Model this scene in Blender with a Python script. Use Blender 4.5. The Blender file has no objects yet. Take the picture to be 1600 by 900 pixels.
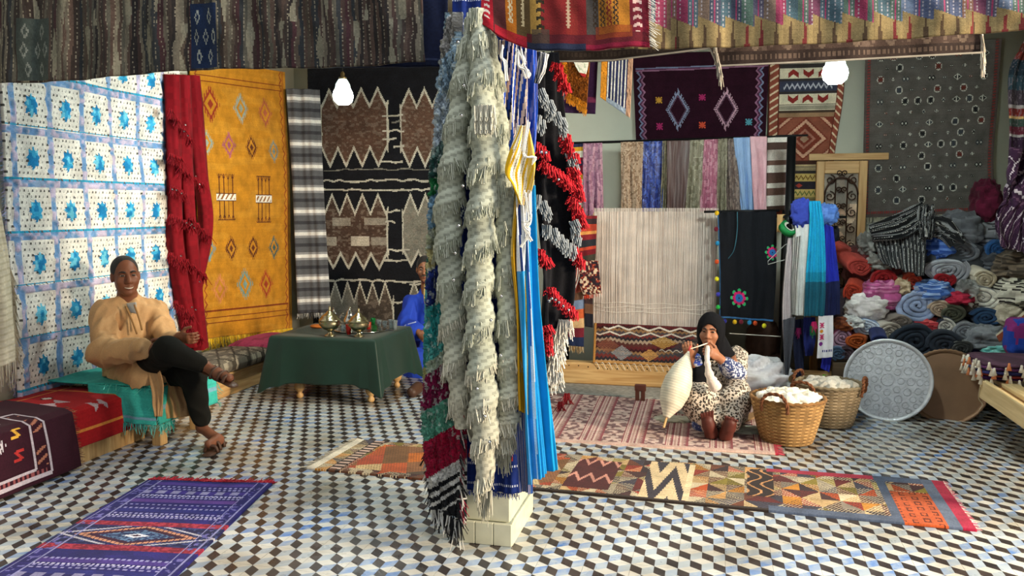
import bpy, math, random
import numpy as np
from math import sin, cos, pi, radians, atan, asin, sqrt

scene = bpy.context.scene
COL = scene.collection

# ---------------------------------------------------------------- camera
F_PX, CAM_H, HOR_Y, VP_X = 1290.0, 1.545, 326.0, 1113.0
_a, _b = (VP_X - 800) / F_PX, (450 - HOR_Y) / F_PX
PITCH = atan(_b)
YAW = asin(_a / sqrt(_a * _a + _b * _b + 1))
cam_data = bpy.data.cameras.new('camera')
cam_data.sensor_width = 36.0
cam_data.lens = F_PX / 1600 * 36.0
cam_data.clip_start = 0.05
cam = bpy.data.objects.new('camera', cam_data)
cam.location = (0, 0, CAM_H)
cam.rotation_euler = (pi / 2 - PITCH, 0, YAW)
COL.objects.link(cam)
scene.camera = cam

# ---------------------------------------------------------------- light
world = bpy.data.worlds.new('courtyard_sky')
scene.world = world
world.use_nodes = True
_bg = world.node_tree.nodes['Background']
_bg.inputs[0].default_value = (0.86, 0.94, 1.0, 1)
_bg.inputs[1].default_value = 0.32


def area_light(name, loc, target, size, size_y, power, color):
    d = bpy.data.lights.new(name, 'AREA')
    d.shape = 'RECTANGLE'
    d.size, d.size_y, d.energy, d.color = size, size_y, power, color
    o = bpy.data.objects.new(name, d)
    COL.objects.link(o)
    o.location = loc
    v = np.array(target, float) - np.array(loc, float)
    from mathutils import Vector
    o.rotation_euler = Vector(v).to_track_quat('-Z', 'Y').to_euler()
    return o


# daylight that falls in from the open courtyard behind and to the right of the viewer
area_light('courtyard_daylight', (0.6, 2.5, 5.8), (0.5, 4.4, 0.0), 4.0, 1.6, 190, (0.93, 0.97, 1.0))
area_light('warm_doorway_daylight', (6.2, 2.4, 2.5), (-3.6, 5.4, 0.9), 1.2, 1.2, 760, (1.0, 0.84, 0.62))

scene.view_settings.view_transform = 'Standard'
scene.view_settings.look = 'None'
scene.view_settings.gamma = 1.0
scene.view_settings.use_curve_mapping = False
scene.view_settings.exposure = 0.5
scene.cycles.max_bounces = 6
scene.cycles.caustics_reflective = False
scene.cycles.caustics_refractive = False
# ---------------------------------------------------------------- pixel -> place (1600 x 900 frame)
_r = np.array([cos(YAW), sin(YAW), 0.0])
_fh = np.array([-sin(YAW), cos(YAW), 0.0])
_f = _fh * cos(PITCH) + np.array([0, 0, -sin(PITCH)])
_u = np.cross(_r, _f)
CAM = np.array([0, 0, CAM_H])


def _ray(px, py):
    px, py = np.asarray(px, float), np.asarray(py, float)
    return _f + ((px - 800) / F_PX)[..., None] * _r + ((450 - py) / F_PX)[..., None] * _u


def onz(px, py, z=0.0):
    d = _ray(px, py)
    return CAM + d * ((z - CAM_H) / d[..., 2])[..., None]


def ony(px, py, y):
    d = _ray(px, py)
    return CAM + d * (y / d[..., 1])[..., None]


def onx(px, py, x):
    d = _ray(px, py)
    return CAM + d * (x / d[..., 0])[..., None]


def atd(px, py, dist):
    return CAM + _ray(px, py) * np.asarray(dist, float)[..., None]


# ---------------------------------------------------------------- colour and noise
rng = np.random.default_rng(7)
random.seed(7)


def lin(h):
    if not isinstance(h, str):
        return np.asarray(h, float)
    h = h.lstrip('#')
    c = np.array([int(h[i:i + 2], 16) / 255 for i in (0, 2, 4)])
    return np.where(c <= 0.04045, c / 12.92, ((c + 0.055) / 1.055) ** 2.4)


def _hash(i, j, k):
    n = (i * 73856093) ^ (j * 19349663) ^ (k * 83492791)
    n = (n ^ (n >> 13)) * 1274126177 & 0x7fffffff
    return (n & 0xffff) / 65535.0


def vnoise(x, y=0.0, z=0.0):
    x, y, z = np.broadcast_arrays(np.asarray(x, float), np.asarray(y, float), np.asarray(z, float))
    i, j, k = np.floor(x).astype(np.int64), np.floor(y).astype(np.int64), np.floor(z).astype(np.int64)
    u, v, w = x - i, y - j, z - k
    u, v, w = u * u * (3 - 2 * u), v * v * (3 - 2 * v), w * w * (3 - 2 * w)
    o = 0
    for a in (0, 1):
        for b in (0, 1):
            for c in (0, 1):
                o = o + _hash(i + a, j + b, k + c) * (u if a else 1 - u) * (v if b else 1 - v) * (w if c else 1 - w)
    return o * 2 - 1


# ---------------------------------------------------------------- objects
ORG = {}


def tag(o, label=None, cat=None, group=None, kind=None):
    if label: o['label'] = label
    if cat: o['category'] = cat
    if group: o['group'] = group
    if kind: o['kind'] = kind
    return o


def thing(name, label, cat, loc, group=None, kind=None):
    o = bpy.data.objects.new(name, None)
    o.empty_display_size = 0.1
    COL.objects.link(o)
    o.location = tuple(loc)
    ORG[o.name] = np.array(loc, float)
    return tag(o, label, cat, group, kind)


def build_mesh(name, V, Fc, fcol=None, smooth=False):
    me = bpy.data.meshes.new(name)
    V = np.asarray(V, float)
    if isinstance(Fc, np.ndarray):
        n, k = Fc.shape
        me.vertices.add(len(V)); me.vertices.foreach_set('co', V.astype(np.float32).ravel())
        me.loops.add(n * k); me.loops.foreach_set('vertex_index', Fc.astype(np.int32).ravel())
        me.polygons.add(n)
        me.polygons.foreach_set('loop_start', np.arange(0, n * k, k, dtype=np.int32))
        me.update(calc_edges=True)
    else:
        me.from_pydata([tuple(v) for v in V], [], [tuple(int(i) for i in f) for f in Fc])
        me.update()
    if smooth:
        me.polygons.foreach_set('use_smooth', np.ones(len(me.polygons), dtype=bool))
    if fcol is not None:
        a = me.attributes.new('Col', 'FLOAT_COLOR', 'FACE')
        c = np.ones((len(me.polygons), 4), np.float32)
        c[:, :3] = fcol
        a.data.foreach_set('color', c.ravel())
    return me


def mk(name, geo, mat, parent=None, smooth=False, fcol=None, label=None, cat=None, group=None, kind=None):
    if isinstance(geo, Geo):
        V, Fc, fcol = geo.arrays(fcol)
    else:
        V, Fc = geo
    V = np.asarray(V, float)
    if parent is None:
        org = np.array([(V[:, 0].min() + V[:, 0].max()) / 2, (V[:, 1].min() + V[:, 1].max()) / 2, V[:, 2].min()])
    else:
        org = ORG[parent.name]
    me = build_mesh(name, V - org, Fc, fcol, smooth)
    me.materials.append(mat)
    o = bpy.data.objects.new(name, me)
    COL.objects.link(o)
    if parent is None:
        o.location = tuple(org)
    else:
        o.parent = parent
    ORG[o.name] = org
    return tag(o, label, cat, group, kind)


class Geo:
    def __init__(self):
        self.V, self.F, self.C, self.n = [], [], [], 0

    def add(self, vf, col=None):
        V, Fc = vf
        V = np.asarray(V, float)
        self.V.append(V)
        if isinstance(Fc, np.ndarray):
            Fl = (Fc + self.n).tolist()
        else:
            Fl = [[i + self.n for i in f] for f in Fc]
        self.F += Fl
        c = lin(col) if col is not None else np.array([.5, .5, .5])
        if c.ndim == 1:
            c = np.tile(c, (len(Fl), 1))
        self.C.append(c)
        self.n += len(V)
        return self

    def arrays(self, fcol=None):
        V = np.vstack(self.V)
        Fc = self.F
        if len(set(map(len, Fc))) == 1:
            Fc = np.array(Fc)
        return V, Fc, (np.vstack(self.C) if fcol is None else fcol)


def box(x0, x1, y0, y1, z0, z1, bevel=0.0):
    if bevel <= 0:
        V = [(x, y, z) for x in (x0, x1) for y in (y0, y1) for z in (z0, z1)]
        return np.array(V, float), np.array([[0, 1, 3, 2], [4, 6, 7, 5], [0, 4, 5, 1], [2, 3, 7, 6], [0, 2, 6, 4], [1, 5, 7, 3]])
    b = min(bevel, (x1 - x0) / 2.01, (y1 - y0) / 2.01, (z1 - z0) / 2.01)
    V, Fc = [], []
    X = [(x0, x0 + b), (x1, x1 - b)]; Y = [(y0, y0 + b), (y1, y1 - b)]; Z = [(z0, z0 + b), (z1, z1 - b)]
    idx = {}
    for i in (0, 1):
        for j in (0, 1):
            for k in (0, 1):
                for ax in range(3):
                    V.append((X[i][0 if ax == 0 else 1], Y[j][0 if ax == 1 else 1], Z[k][0 if ax == 2 else 1]))
                    idx[i, j, k, ax] = len(V) - 1
    for s in (0, 1):
        q = [idx[s, 0, 0, 0], idx[s, 1, 0, 0], idx[s, 1, 1, 0], idx[s, 0, 1, 0]]; Fc.append(q if s else q[::-1])
        q = [idx[0, s, 0, 1], idx[1, s, 0, 1], idx[1, s, 1, 1], idx[0, s, 1, 1]]; Fc.append(q[::-1] if s else q)
        q = [idx[0, 0, s, 2], idx[1, 0, s, 2], idx[1, 1, s, 2], idx[0, 1, s, 2]]; Fc.append(q if s else q[::-1])
    for i in (0, 1):
        for j in (0, 1):
            q = [idx[i, j, 0, 0], idx[i, j, 1, 0], idx[i, j, 1, 1], idx[i, j, 0, 1]]; Fc.append(q if (i ^ j) else q[::-1])
            q = [idx[i, 0, j, 0], idx[i, 1, j, 0], idx[i, 1, j, 2], idx[i, 0, j, 2]]; Fc.append(q if not (i ^ j) else q[::-1])
            q = [idx[0, i, j, 1], idx[1, i, j, 1], idx[1, i, j, 2], idx[0, i, j, 2]]; Fc.append(q if (i ^ j) else q[::-1])
            for k in (0, 1):
                q = [idx[i, j, k, 0], idx[i, j, k, 1], idx[i, j, k, 2]]; Fc.append(q if (i ^ j ^ k) else q[::-1])
    return np.array(V, float), Fc


def beam(p, q, w, h, up=(0, 0, 1), bevel=0.0):
    """box of cross-section w x h laid from p to q"""
    p, q, up = np.array(p, float), np.array(q, float), np.array(up, float)
    L = np.linalg.norm(q - p); d = (q - p) / L
    s = np.cross(d, up); s /= np.linalg.norm(s); t = np.cross(s, d)
    V, Fc = box(0, L, -w / 2, w / 2, -h / 2, h / 2, bevel)
    # local (x,y,z) -> along d, -s, t (right-handed)
    return p + V[:, :1] * d - V[:, 1:2] * s + V[:, 2:3] * t, Fc


def frames(path):
    T = np.gradient(path, axis=0); T /= np.linalg.norm(T, axis=1)[:, None] + 1e-12
    ref = np.array([0, 0, 1.0]) if abs(T[:, 2]).mean() < 0.8 else np.array([1.0, 0, 0])
    N = np.cross(T, ref); N /= np.linalg.norm(N, axis=1)[:, None] + 1e-12
    return T, N, np.cross(T, N)


def tube(path, rad, n=8, cap=True):
    path = np.asarray(path, float); m = len(path)
    rad = np.broadcast_to(np.asarray(rad, float), (m,))
    T, N, B = frames(path)
    a = np.linspace(0, 2 * pi, n, endpoint=False)
    V = path[:, None, :] + rad[:, None, None] * (np.cos(a)[None, :, None] * N[:, None, :] + np.sin(a)[None, :, None] * B[:, None, :])
    V = V.reshape(-1, 3)
    i, j = np.meshgrid(np.arange(m - 1), np.arange(n), indexing='ij')
    Fc = np.stack([i * n + j, i * n + (j + 1) % n, (i + 1) * n + (j + 1) % n, (i + 1) * n + j], -1).reshape(-1, 4)
    if not cap:
        return V, Fc
    return V, Fc.tolist() + [list(range(n))[::-1], list(range((m - 1) * n, m * n))]


def lathe(profile, n=24, center=(0, 0, 0), axis=None):
    pr = np.asarray(profile, float); m = len(pr)
    a = np.linspace(0, 2 * pi, n, endpoint=False)
    V = np.stack([pr[:, :1] * np.cos(a), pr[:, :1] * np.sin(a), np.broadcast_to(pr[:, 1:2], (m, n))], -1).reshape(-1, 3)
    i, j = np.meshgrid(np.arange(m - 1), np.arange(n), indexing='ij')
    Fc = np.stack([i * n + j, i * n + (j + 1) % n, (i + 1) * n + (j + 1) % n, (i + 1) * n + j], -1).reshape(-1, 4)
    if axis is not None:
        z = np.array(axis, float); z /= np.linalg.norm(z)
        x = np.cross([0.0, 0, 1], z); x = x / np.linalg.norm(x) if np.linalg.norm(x) > 1e-6 else np.array([1.0, 0, 0])
        V = V @ np.array([x, np.cross(z, x), z])
    return V + np.array(center, float), Fc


def ball(c, r, n=12, m=8, R=None):
    t = np.linspace(0, pi, m + 1)
    V, Fc = lathe(np.stack([np.sin(t), -np.cos(t)], 1), n)
    V = V * np.broadcast_to(np.asarray(r, float), (3,))
    if R is not None: V = V @ np.asarray(R).T
    return V + np.array(c, float), Fc


# ---------------------------------------------------------------- textiles
class Cv:
    """a woven pattern: one colour for each cell, x to the right and y down, both 0..1"""

    def __init__(self, w, h, base='#888888'):
        self.w, self.h = w, h
        self.a = np.empty((h, w, 3)); self.a[:] = lin(base)
        self.X, self.Y = np.meshgrid((np.arange(w) + .5) / w, (np.arange(h) + .5) / h)

    def set(self, mask, c, k=1.0):
        self.a[mask] = self.a[mask] * (1 - k) + lin(c) * k
        return self

    def rect(self, x0, y0, x1, y1, c, k=1.0):
        return self.set((self.X >= x0) & (self.X < x1) & (self.Y >= y0) & (self.Y < y1), c, k)

    def dia(self, cx, cy, rx, ry, c, hole=0.0, k=1.0):
        d = np.abs(self.X - cx) / rx + np.abs(self.Y - cy) / ry
        return self.set((d <= 1) & (d >= hole), c, k)

    def ell(self, cx, cy, rx, ry, c, hole=0.0):
        d = np.hypot((self.X - cx) / rx, (self.Y - cy) / ry)
        return self.set((d <= 1) & (d >= hole), c)

    def zig(self, y, amp, per, th, c, x0=0.0, x1=1.0, ph=0.0):
        t = np.abs(((self.X + ph) / per) % 1 * 2 - 1)
        return self.set((np.abs(self.Y - (y + amp * (t * 2 - 1))) < th) & (self.X >= x0) & (self.X < x1), c)

    def vzig(self, x, amp, per, th, c, y0=0.0, y1=1.0, ph=0.0):
        t = np.abs(((self.Y + ph) / per) % 1 * 2 - 1)
        return self.set((np.abs(self.X - (x + amp * (t * 2 - 1))) < th) & (self.Y >= y0) & (self.Y < y1), c)

    def hst(self, items):
        y = 0; tot = sum(f for f, _ in items)
        for f, c in items:
            self.rect(0, y / tot, 1.01, (y + f) / tot + 1e-6, c); y += f
        return self

    def vst(self, items):
        x = 0; tot = sum(f for f, _ in items)
        for f, c in items:
            self.rect(x / tot, 0, (x + f) / tot + 1e-6, 1.01, c); x += f
        return self

    def grain(self, k=0.12, row=0.0, col=0.0):
        g = 1 + k * (rng.random((self.h, self.w)) * 2 - 1)
        g = g * (1 + row * (rng.random((self.h, 1)) * 2 - 1)) * (1 + col * (rng.random((1, self.w)) * 2 - 1))
        self.a = np.clip(self.a * g[..., None], 0, 1)
        return self

    def T(self):
        c = Cv(self.h, self.w); c.a = np.ascontiguousarray(self.a.transpose(1, 0, 2)); return c


def resample(pts, n):
    pts = np.asarray(pts, float)
    d = np.r_[0, np.cumsum(np.linalg.norm(np.diff(pts, axis=0), axis=1))]
    s = np.linspace(0, d[-1], n)
    return np.stack([np.interp(s, d, pts[:, i]) for i in range(pts.shape[1])], 1)


def smooth_path(pts, n):
    """Catmull-Rom through pts"""
    p = np.asarray(pts, float); p = np.vstack([2 * p[0] - p[1], p, 2 * p[-1] - p[-2]])
    m = len(p) - 3
    t = np.linspace(0, m - 1e-9, n); i = t.astype(int); t = (t - i)[:, None]
    a, b, c, d = p[i], p[i + 1], p[i + 2], p[i + 3]
    return .5 * ((2 * b) + (c - a) * t + (2 * a - 5 * b + 4 * c - d) * t ** 2 + (3 * b - a - 3 * c + d) * t ** 3)


def between(Lp, Rp, nx, ny, curve=True):
    """grid of points between a left and a right edge (both polylines of 3-D points, top to bottom)"""
    f = (lambda p: resample(smooth_path(p, 60), ny + 1) if curve and len(p) > 2 else resample(p, ny + 1))
    Lp, Rp = f(np.asarray(Lp, float)), f(np.asarray(Rp, float))
    t = np.linspace(0, 1, nx + 1)[None, :, None]
    return Lp[:, None, :] * (1 - t) + Rp[:, None, :] * t


def normals(P):
    du = np.gradient(P, axis=1); dv = np.gradient(P, axis=0)
    n = np.cross(du, dv)          # u right, v down -> towards the viewer is -(n) ; fixed below
    n = -n
    return n / (np.linalg.norm(n, axis=2, keepdims=True) + 1e-12)


def sheet(P, cv, thick=0.012, back=False, height=None):
    """a textile as geometry: front grid, a rim of the given thickness and, for one that hangs free, a back"""
    P = np.asarray(P, float)
    ny, nx = P.shape[0] - 1, P.shape[1] - 1
    N = normals(P)
    Fr = P if height is None else P + N * height[..., None]
    idx = np.arange((ny + 1) * (nx + 1)).reshape(ny + 1, nx + 1)
    q = np.stack([idx[:-1, :-1], idx[1:, :-1], idx[1:, 1:], idx[:-1, 1:]], -1).reshape(-1, 4)
    col = cv.a.reshape(-1, 3)
    ring = np.r_[idx[0, :], idx[1:, -1], idx[-1, -2::-1], idx[-2:0:-1, 0]]
    B = (P - N * thick).reshape(-1, 3)
    m = len(ring); base = (ny + 1) * (nx + 1)
    ca = cv.a
    rc = np.vstack([ca[0, :], ca[:, -1], ca[-1, ::-1], ca[::-1, 0]])[:m]
    V = [Fr.reshape(-1, 3)]; Fs = [q]; Cs = [col]
    if back:
        V.append(B)
        bq = q[:, ::-1] + base
        Fs.append(bq); Cs.append(col)
        r2 = ring + base
    else:
        V.append(B[ring]); r2 = base + np.arange(m)
    r3 = np.roll(ring, -1); r4 = np.roll(r2, -1)
    Fs.append(np.stack([ring, r3, r4, r2], -1)); Cs.append(rc)
    return np.vstack(V), np.vstack(Fs), np.vstack(Cs)


def textile(name, P, cv, mat, parent=None, thick=0.012, back=False, height=None, smooth=False, **kw):
    V, Fc, C = sheet(P, cv, thick, back, height)
    return mk(name, (V, Fc), mat, parent, smooth=smooth, fcol=C, **kw)


def waves(P, amp, count, ph=0.0, grow=None, jitter=0.35):
    """vertical folds pushed along the normal; grow: 0..1 profile down the cloth"""
    ny, nx = P.shape[0] - 1, P.shape[1] - 1
    u = np.linspace(0, 1, nx + 1)[None, :]; v = np.linspace(0, 1, ny + 1)[:, None]
    g = 1.0 if grow is None else grow(v)
    w = np.sin(2 * pi * (u * count + ph + jitter * vnoise(u * 3 + ph * 7, v * 2.2)))
    w = w + 0.4 * np.sin(2 * pi * (u * count * 2.3 + ph * 2 + 0.3 * vnoise(u * 2, v * 3 + 5)))
    return P + normals(P) * (amp * g * w)[..., None]


def sag(P, amp, sx=2.0, sy=2.0, seed=0.0):
    ny, nx = P.shape[0] - 1, P.shape[1] - 1
    u = np.linspace(0, sx, nx + 1)[None, :]; v = np.linspace(0, sy, ny + 1)[:, None]
    return P + normals(P) * (amp * vnoise(u + seed * 3.1, v + seed * 1.7, seed))[..., None]


def fringe(edge, n, length, cols, drop=(0, 0, -1), spread=0.25, rad=0.0022, segs=3, lay=0.0):
    """strands hanging (or lying) from an edge polyline"""
    E = resample(np.asarray(edge, float), n)
    drop = np.array(drop, float)
    E = E + (rng.random((n, 3)) - .5) * rad * 2
    L = length * (0.75 + 0.5 * rng.random(n))
    side = (rng.random((n, 3)) - .5) * spread
    g = Geo()
    V, Fc, C = [], [], []
    ring = np.array([[1, 0, 0], [-.5, .866, 0], [-.5, -.866, 0]])
    if abs(drop[2]) < 0.5:
        d = drop / np.linalg.norm(drop); s = np.cross(d, [0, 0, 1.0])
        ring = np.array([s, -.5 * s + [0, 0, .866], -.5 * s - np.array([0, 0, .866])])
    t = np.linspace(0, 1, segs + 1)
    P = E[:, None, :] + L[:, None, None] * t[None, :, None] * drop + (L[:, None] * t[None, :] ** 1.6)[..., None] * side[:, None, :]
    if lay: P[..., 2] = np.maximum(P[..., 2] - lay * t[None, :], 0.004)
    R = rad * (1 - 0.35 * t)
    VV = P[:, :, None, :] + R[None, :, None, None] * ring[None, None]
    VV = VV.reshape(-1, 3)
    k = segs + 1
    q = []
    for s in range(segs):
        for a in range(3):
            b = (a + 1) % 3
            q.append([s * 3 + a, s * 3 + b, (s + 1) * 3 + b, (s + 1) * 3 + a])
    q = np.array(q)
    Fc = (np.arange(n)[:, None, None] * (k * 3) + q[None]).reshape(-1, 4)
    cols = [lin(c) for c in (cols if isinstance(cols, (list, tuple)) else [cols])]
    pick = rng.integers(0, len(cols), n)
    C = np.array(cols)[pick] * (0.85 + 0.3 * rng.random((n, 1)))
    return VV, Fc, np.repeat(np.clip(C, 0, 1), len(q), 0)


def add_fringe(parent, name, mat, *a, **k):
    V, Fc, C = fringe(*a, **k)
    return mk(name, (V, Fc), mat, parent, fcol=C, kind=None)


# ---------------------------------------------------------------- materials
def _nt(name):
    m = bpy.data.materials.new(name); m.use_nodes = True
    nt = m.node_tree
    return m, nt, nt.nodes['Principled BSDF'], nt.nodes, nt.links


def cloth_mat(name, rough=0.95, sheen=0.06, bump=0.35, scale=260, spec=0.15, subs=0.0, metal=0.0, var=0.25):
    m, nt, b, N, L = _nt(name)
    at = N.new('ShaderNodeAttribute'); at.attribute_name = 'Col'
    tc = N.new('ShaderNodeTexCoord')
    no = N.new('ShaderNodeTexNoise'); no.inputs['Scale'].default_value = 9; no.inputs['Detail'].default_value = 4
    mr = N.new('ShaderNodeMapRange'); mr.inputs[1].default_value = .3; mr.inputs[2].default_value = .7
    mr.inputs[3].default_value = 1 - var; mr.inputs[4].default_value = 1 + var * .6
    mx = N.new('ShaderNodeMix'); mx.data_type = 'RGBA'; mx.blend_type = 'MULTIPLY'; mx.inputs[0].default_value = 1
    L.new(tc.outputs['Object'], no.inputs['Vector']); L.new(no.outputs['Fac'], mr.inputs[0])
    L.new(at.outputs['Color'], mx.inputs[6]); L.new(mr.outputs[0], mx.inputs[7])
    L.new(mx.outputs[2], b.inputs['Base Color'])
    n2 = N.new('ShaderNodeTexNoise'); n2.inputs['Scale'].default_value = scale; n2.inputs['Detail'].default_value = 2
    bp = N.new('ShaderNodeBump'); bp.inputs['Strength'].default_value = bump; bp.inputs['Distance'].default_value = 0.004
    L.new(tc.outputs['Object'], n2.inputs['Vector']); L.new(n2.outputs['Fac'], bp.inputs['Height']); L.new(bp.outputs[0], b.inputs['Normal'])
    b.inputs['Roughness'].default_value = rough
    b.inputs['Specular IOR Level'].default_value = spec
    b.inputs['Sheen Weight'].default_value = sheen
    b.inputs['Metallic'].default_value = metal
    return m


def plain(name, c, rough=0.6, metal=0.0, var=0.12, nscale=6.0, bump=0.0, bscale=60, spec=0.4):
    m, nt, b, N, L = _nt(name)
    tc = N.new('ShaderNodeTexCoord')
    no = N.new('ShaderNodeTexNoise'); no.inputs['Scale'].default_value = nscale; no.inputs['Detail'].default_value = 5
    cr = N.new('ShaderNodeValToRGB')
    c = lin(c)
    cr.color_ramp.elements[0].color = (*np.clip(c * (1 - var), 0, 1), 1); cr.color_ramp.elements[0].position = .3
    cr.color_ramp.elements[1].color = (*np.clip(c * (1 + var), 0, 1), 1); cr.color_ramp.elements[1].position = .7
    L.new(tc.outputs['Object'], no.inputs['Vector']); L.new(no.outputs['Fac'], cr.inputs[0]); L.new(cr.outputs[0], b.inputs['Base Color'])
    b.inputs['Roughness'].default_value = rough; b.inputs['Metallic'].default_value = metal
    b.inputs['Specular IOR Level'].default_value = spec
    if bump:
        n2 = N.new('ShaderNodeTexNoise'); n2.inputs['Scale'].default_value = bscale; n2.inputs['Detail'].default_value = 4
        bp = N.new('ShaderNodeBump'); bp.inputs['Strength'].default_value = bump; bp.inputs['Distance'].default_value = 0.01
        L.new(tc.outputs['Object'], n2.inputs['Vector']); L.new(n2.outputs['Fac'], bp.inputs['Height']); L.new(bp.outputs[0], b.inputs['Normal'])
    return m


def wood(name, c1, c2, axis=0, rough=0.55):
    m, nt, b, N, L = _nt(name)
    tc = N.new('ShaderNodeTexCoord'); mp = N.new('ShaderNodeMapping')
    s = [28.0, 28.0, 28.0]; s[axis] = 1.8
    mp.inputs['Scale'].default_value = s
    no = N.new('ShaderNodeTexNoise'); no.inputs['Scale'].default_value = 1.0; no.inputs['Detail'].default_value = 6; no.inputs['Distortion'].default_value = 1.2
    cr = N.new('ShaderNodeValToRGB')
    cr.color_ramp.elements[0].color = (*lin(c1), 1); cr.color_ramp.elements[0].position = .32
    cr.color_ramp.elements[1].color = (*lin(c2), 1); cr.color_ramp.elements[1].position = .68
    L.new(tc.outputs['Object'], mp.inputs[0]); L.new(mp.outputs[0], no.inputs['Vector']); L.new(no.outputs['Fac'], cr.inputs[0]); L.new(cr.outputs[0], b.inputs['Base Color'])
    bp = N.new('ShaderNodeBump'); bp.inputs['Strength'].default_value = .15; bp.inputs['Distance'].default_value = 0.005
    L.new(no.outputs['Fac'], bp.inputs['Height']); L.new(bp.outputs[0], b.inputs['Normal'])
    b.inputs['Roughness'].default_value = rough
    return m


WOOL = cloth_mat('wool')
COTTON = cloth_mat('cotton', rough=0.85, sheen=0.03, bump=0.15, scale=400, var=0.15)
SILK = cloth_mat('silk', rough=0.42, sheen=0.1, bump=0.06, scale=500, spec=0.5, var=0.12)
SHAG = cloth_mat('shag', rough=1.0, sheen=0.08, bump=0.9, scale=130, var=0.4)
PINE_X = wood('pine_along_x', '#b98a52', '#d9b27a', 0)
PINE_Y = wood('pine_along_y', '#b98a52', '#d9b27a', 1)
PINE_Z = wood('pine_upright', '#b98a52', '#d9b27a', 2)
# ================================================================= the room
XL, XR, YB, ZC = -4.3, 2.62, 8.05, 3.3
TX0, TY0, TP = -0.51, 3.70, 0.2


def floor_mat():
    m, nt, b, N, L = _nt('cement_tile_print')
    at = N.new('ShaderNodeAttribute'); at.attribute_name = 'Col'
    sp = N.new('ShaderNodeSeparateColor'); L.new(at.outputs['Color'], sp.inputs[0])
    ge = N.new('ShaderNodeNewGeometry')

    def noise(scale, det, lo, hi):
        n = N.new('ShaderNodeTexNoise'); n.inputs['Scale'].default_value = scale; n.inputs['Detail'].default_value = det
        L.new(ge.outputs['Position'], n.inputs['Vector'])
        r = N.new('ShaderNodeMapRange'); r.inputs[1].default_value = lo; r.inputs[2].default_value = hi
        L.new(n.outputs['Fac'], r.inputs[0])
        return r.outputs[0]

    def mix(fac, a, c, mode='MIX'):
        x = N.new('ShaderNodeMix'); x.data_type = 'RGBA'; x.blend_type = mode
        for s, v in ((0, fac), (6, a), (7, c)):
            if hasattr(v, 'links'): L.new(v, x.inputs[s])
            else: x.inputs[s].default_value = v if s == 0 else (*lin(v), 1)
        return x.outputs[2]
    mul = N.new('ShaderNodeMath'); mul.operation = 'MULTIPLY'
    L.new(noise(2.3, 3, .42, .66), mul.inputs[0]); L.new(noise(17, 3, .3, .62), mul.inputs[1])
    blue = mix(mul.outputs[0], '#adb6bc', '#4678bd')
    white = mix(noise(6, 5, .3, .75), '#d6d3ca', '#bfbbb0')
    dark = mix(noise(5, 4, .3, .7), '#2b2829', '#4a3f3b')
    c1 = mix(sp.outputs['Red'], blue, white)
    c2 = mix(sp.outputs['Blue'], dark, c1)
    dirt = mix(noise(2.1, 6, .45, .8), c2, '#b7a68c', 'MULTIPLY')
    L.new(dirt, b.inputs['Base Color'])
    rr = N.new('ShaderNodeMapRange'); rr.inputs[3].default_value = .2; rr.inputs[4].default_value = .42
    L.new(noise(8, 5, .3, .7), rr.inputs[0]); L.new(rr.outputs[0], b.inputs['Roughness'])
    b.inputs['Specular IOR Level'].default_value = 0.45
    return m


FLOOR_M = floor_mat()
GROUT = plain('grout', '#7d766c', 0.9)
floor = mk('floor', box(XL - .1, XR + .3, -4.0, YB + .1, -0.06, -0.003), GROUT, kind='structure')
# one printed tile: cubes seen from above, two across and two deep
_t, _h = 1 / 3, TP / 2
_polys = []
for k in (0, 1):
    _polys += [([(k, 0), (k + .5, _t), (k + 1, 0)], 'w'), ([(k, 2), (k + 1, 2), (k + .5, 2 - _t)], 'w'),
               ([(k, 0), (k, 2 * _t), (k + .5, 1), (k + .5, _t)], 'd'), ([(k + .5, _t), (k + .5, 1), (k + 1, 2 * _t), (k + 1, 0)], 'b'),
               ([(k + .5, 1), (k + .5, 5 * _t), (k + 1, 2), (k + 1, 4 * _t)], 'd')]
_polys += [([(.5, 1), (1, 4 * _t), (1.5, 1), (1, 2 * _t)], 'w'), ([(0, 2 * _t), (0, 4 * _t), (.5, 1)], 'w'), ([(2, 2 * _t), (1.5, 1), (2, 4 * _t)], 'w'),
           ([(1, 4 * _t), (1, 2), (1.5, 5 * _t), (1.5, 1)], 'b'), ([(0, 4 * _t), (0, 2), (.5, 5 * _t), (.5, 1)], 'b')]
_cc = {'w': (1, 1, 1), 'd': (0, 0, 0), 'b': (0, 0, 1)}
TV, TF, TC = [], [], []
_s = 1 - 0.006
for pts, c in _polys:
    i0 = len(TV)
    for (u, v) in pts:                       # v runs towards the viewer
        TV.append(((u - 1) * _h * _s, -(v - 1) * _h * _s, 0.0))
    TF.append(list(range(i0, len(TV)))); TC.append(_cc[c])
_e = _h * _s
i0 = len(TV)
TV += [(-_e, -_e, 0), (_e, -_e, 0), (_e, _e, 0), (-_e, _e, 0), (-_e, -_e, -.006), (_e, -_e, -.006), (_e, _e, -.006), (-_e, _e, -.006)]
for a in range(4):
    bb = (a + 1) % 4
    TF.append([i0 + a, i0 + 4 + a, i0 + 4 + bb, i0 + bb]); TC.append((.5, .5, .5))
TV, TC = np.array(TV), np.array(TC, float)
tile_me = build_mesh('tile', TV, TF, TC)
tile_me.materials.append(FLOOR_M)
_cells = []
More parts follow.
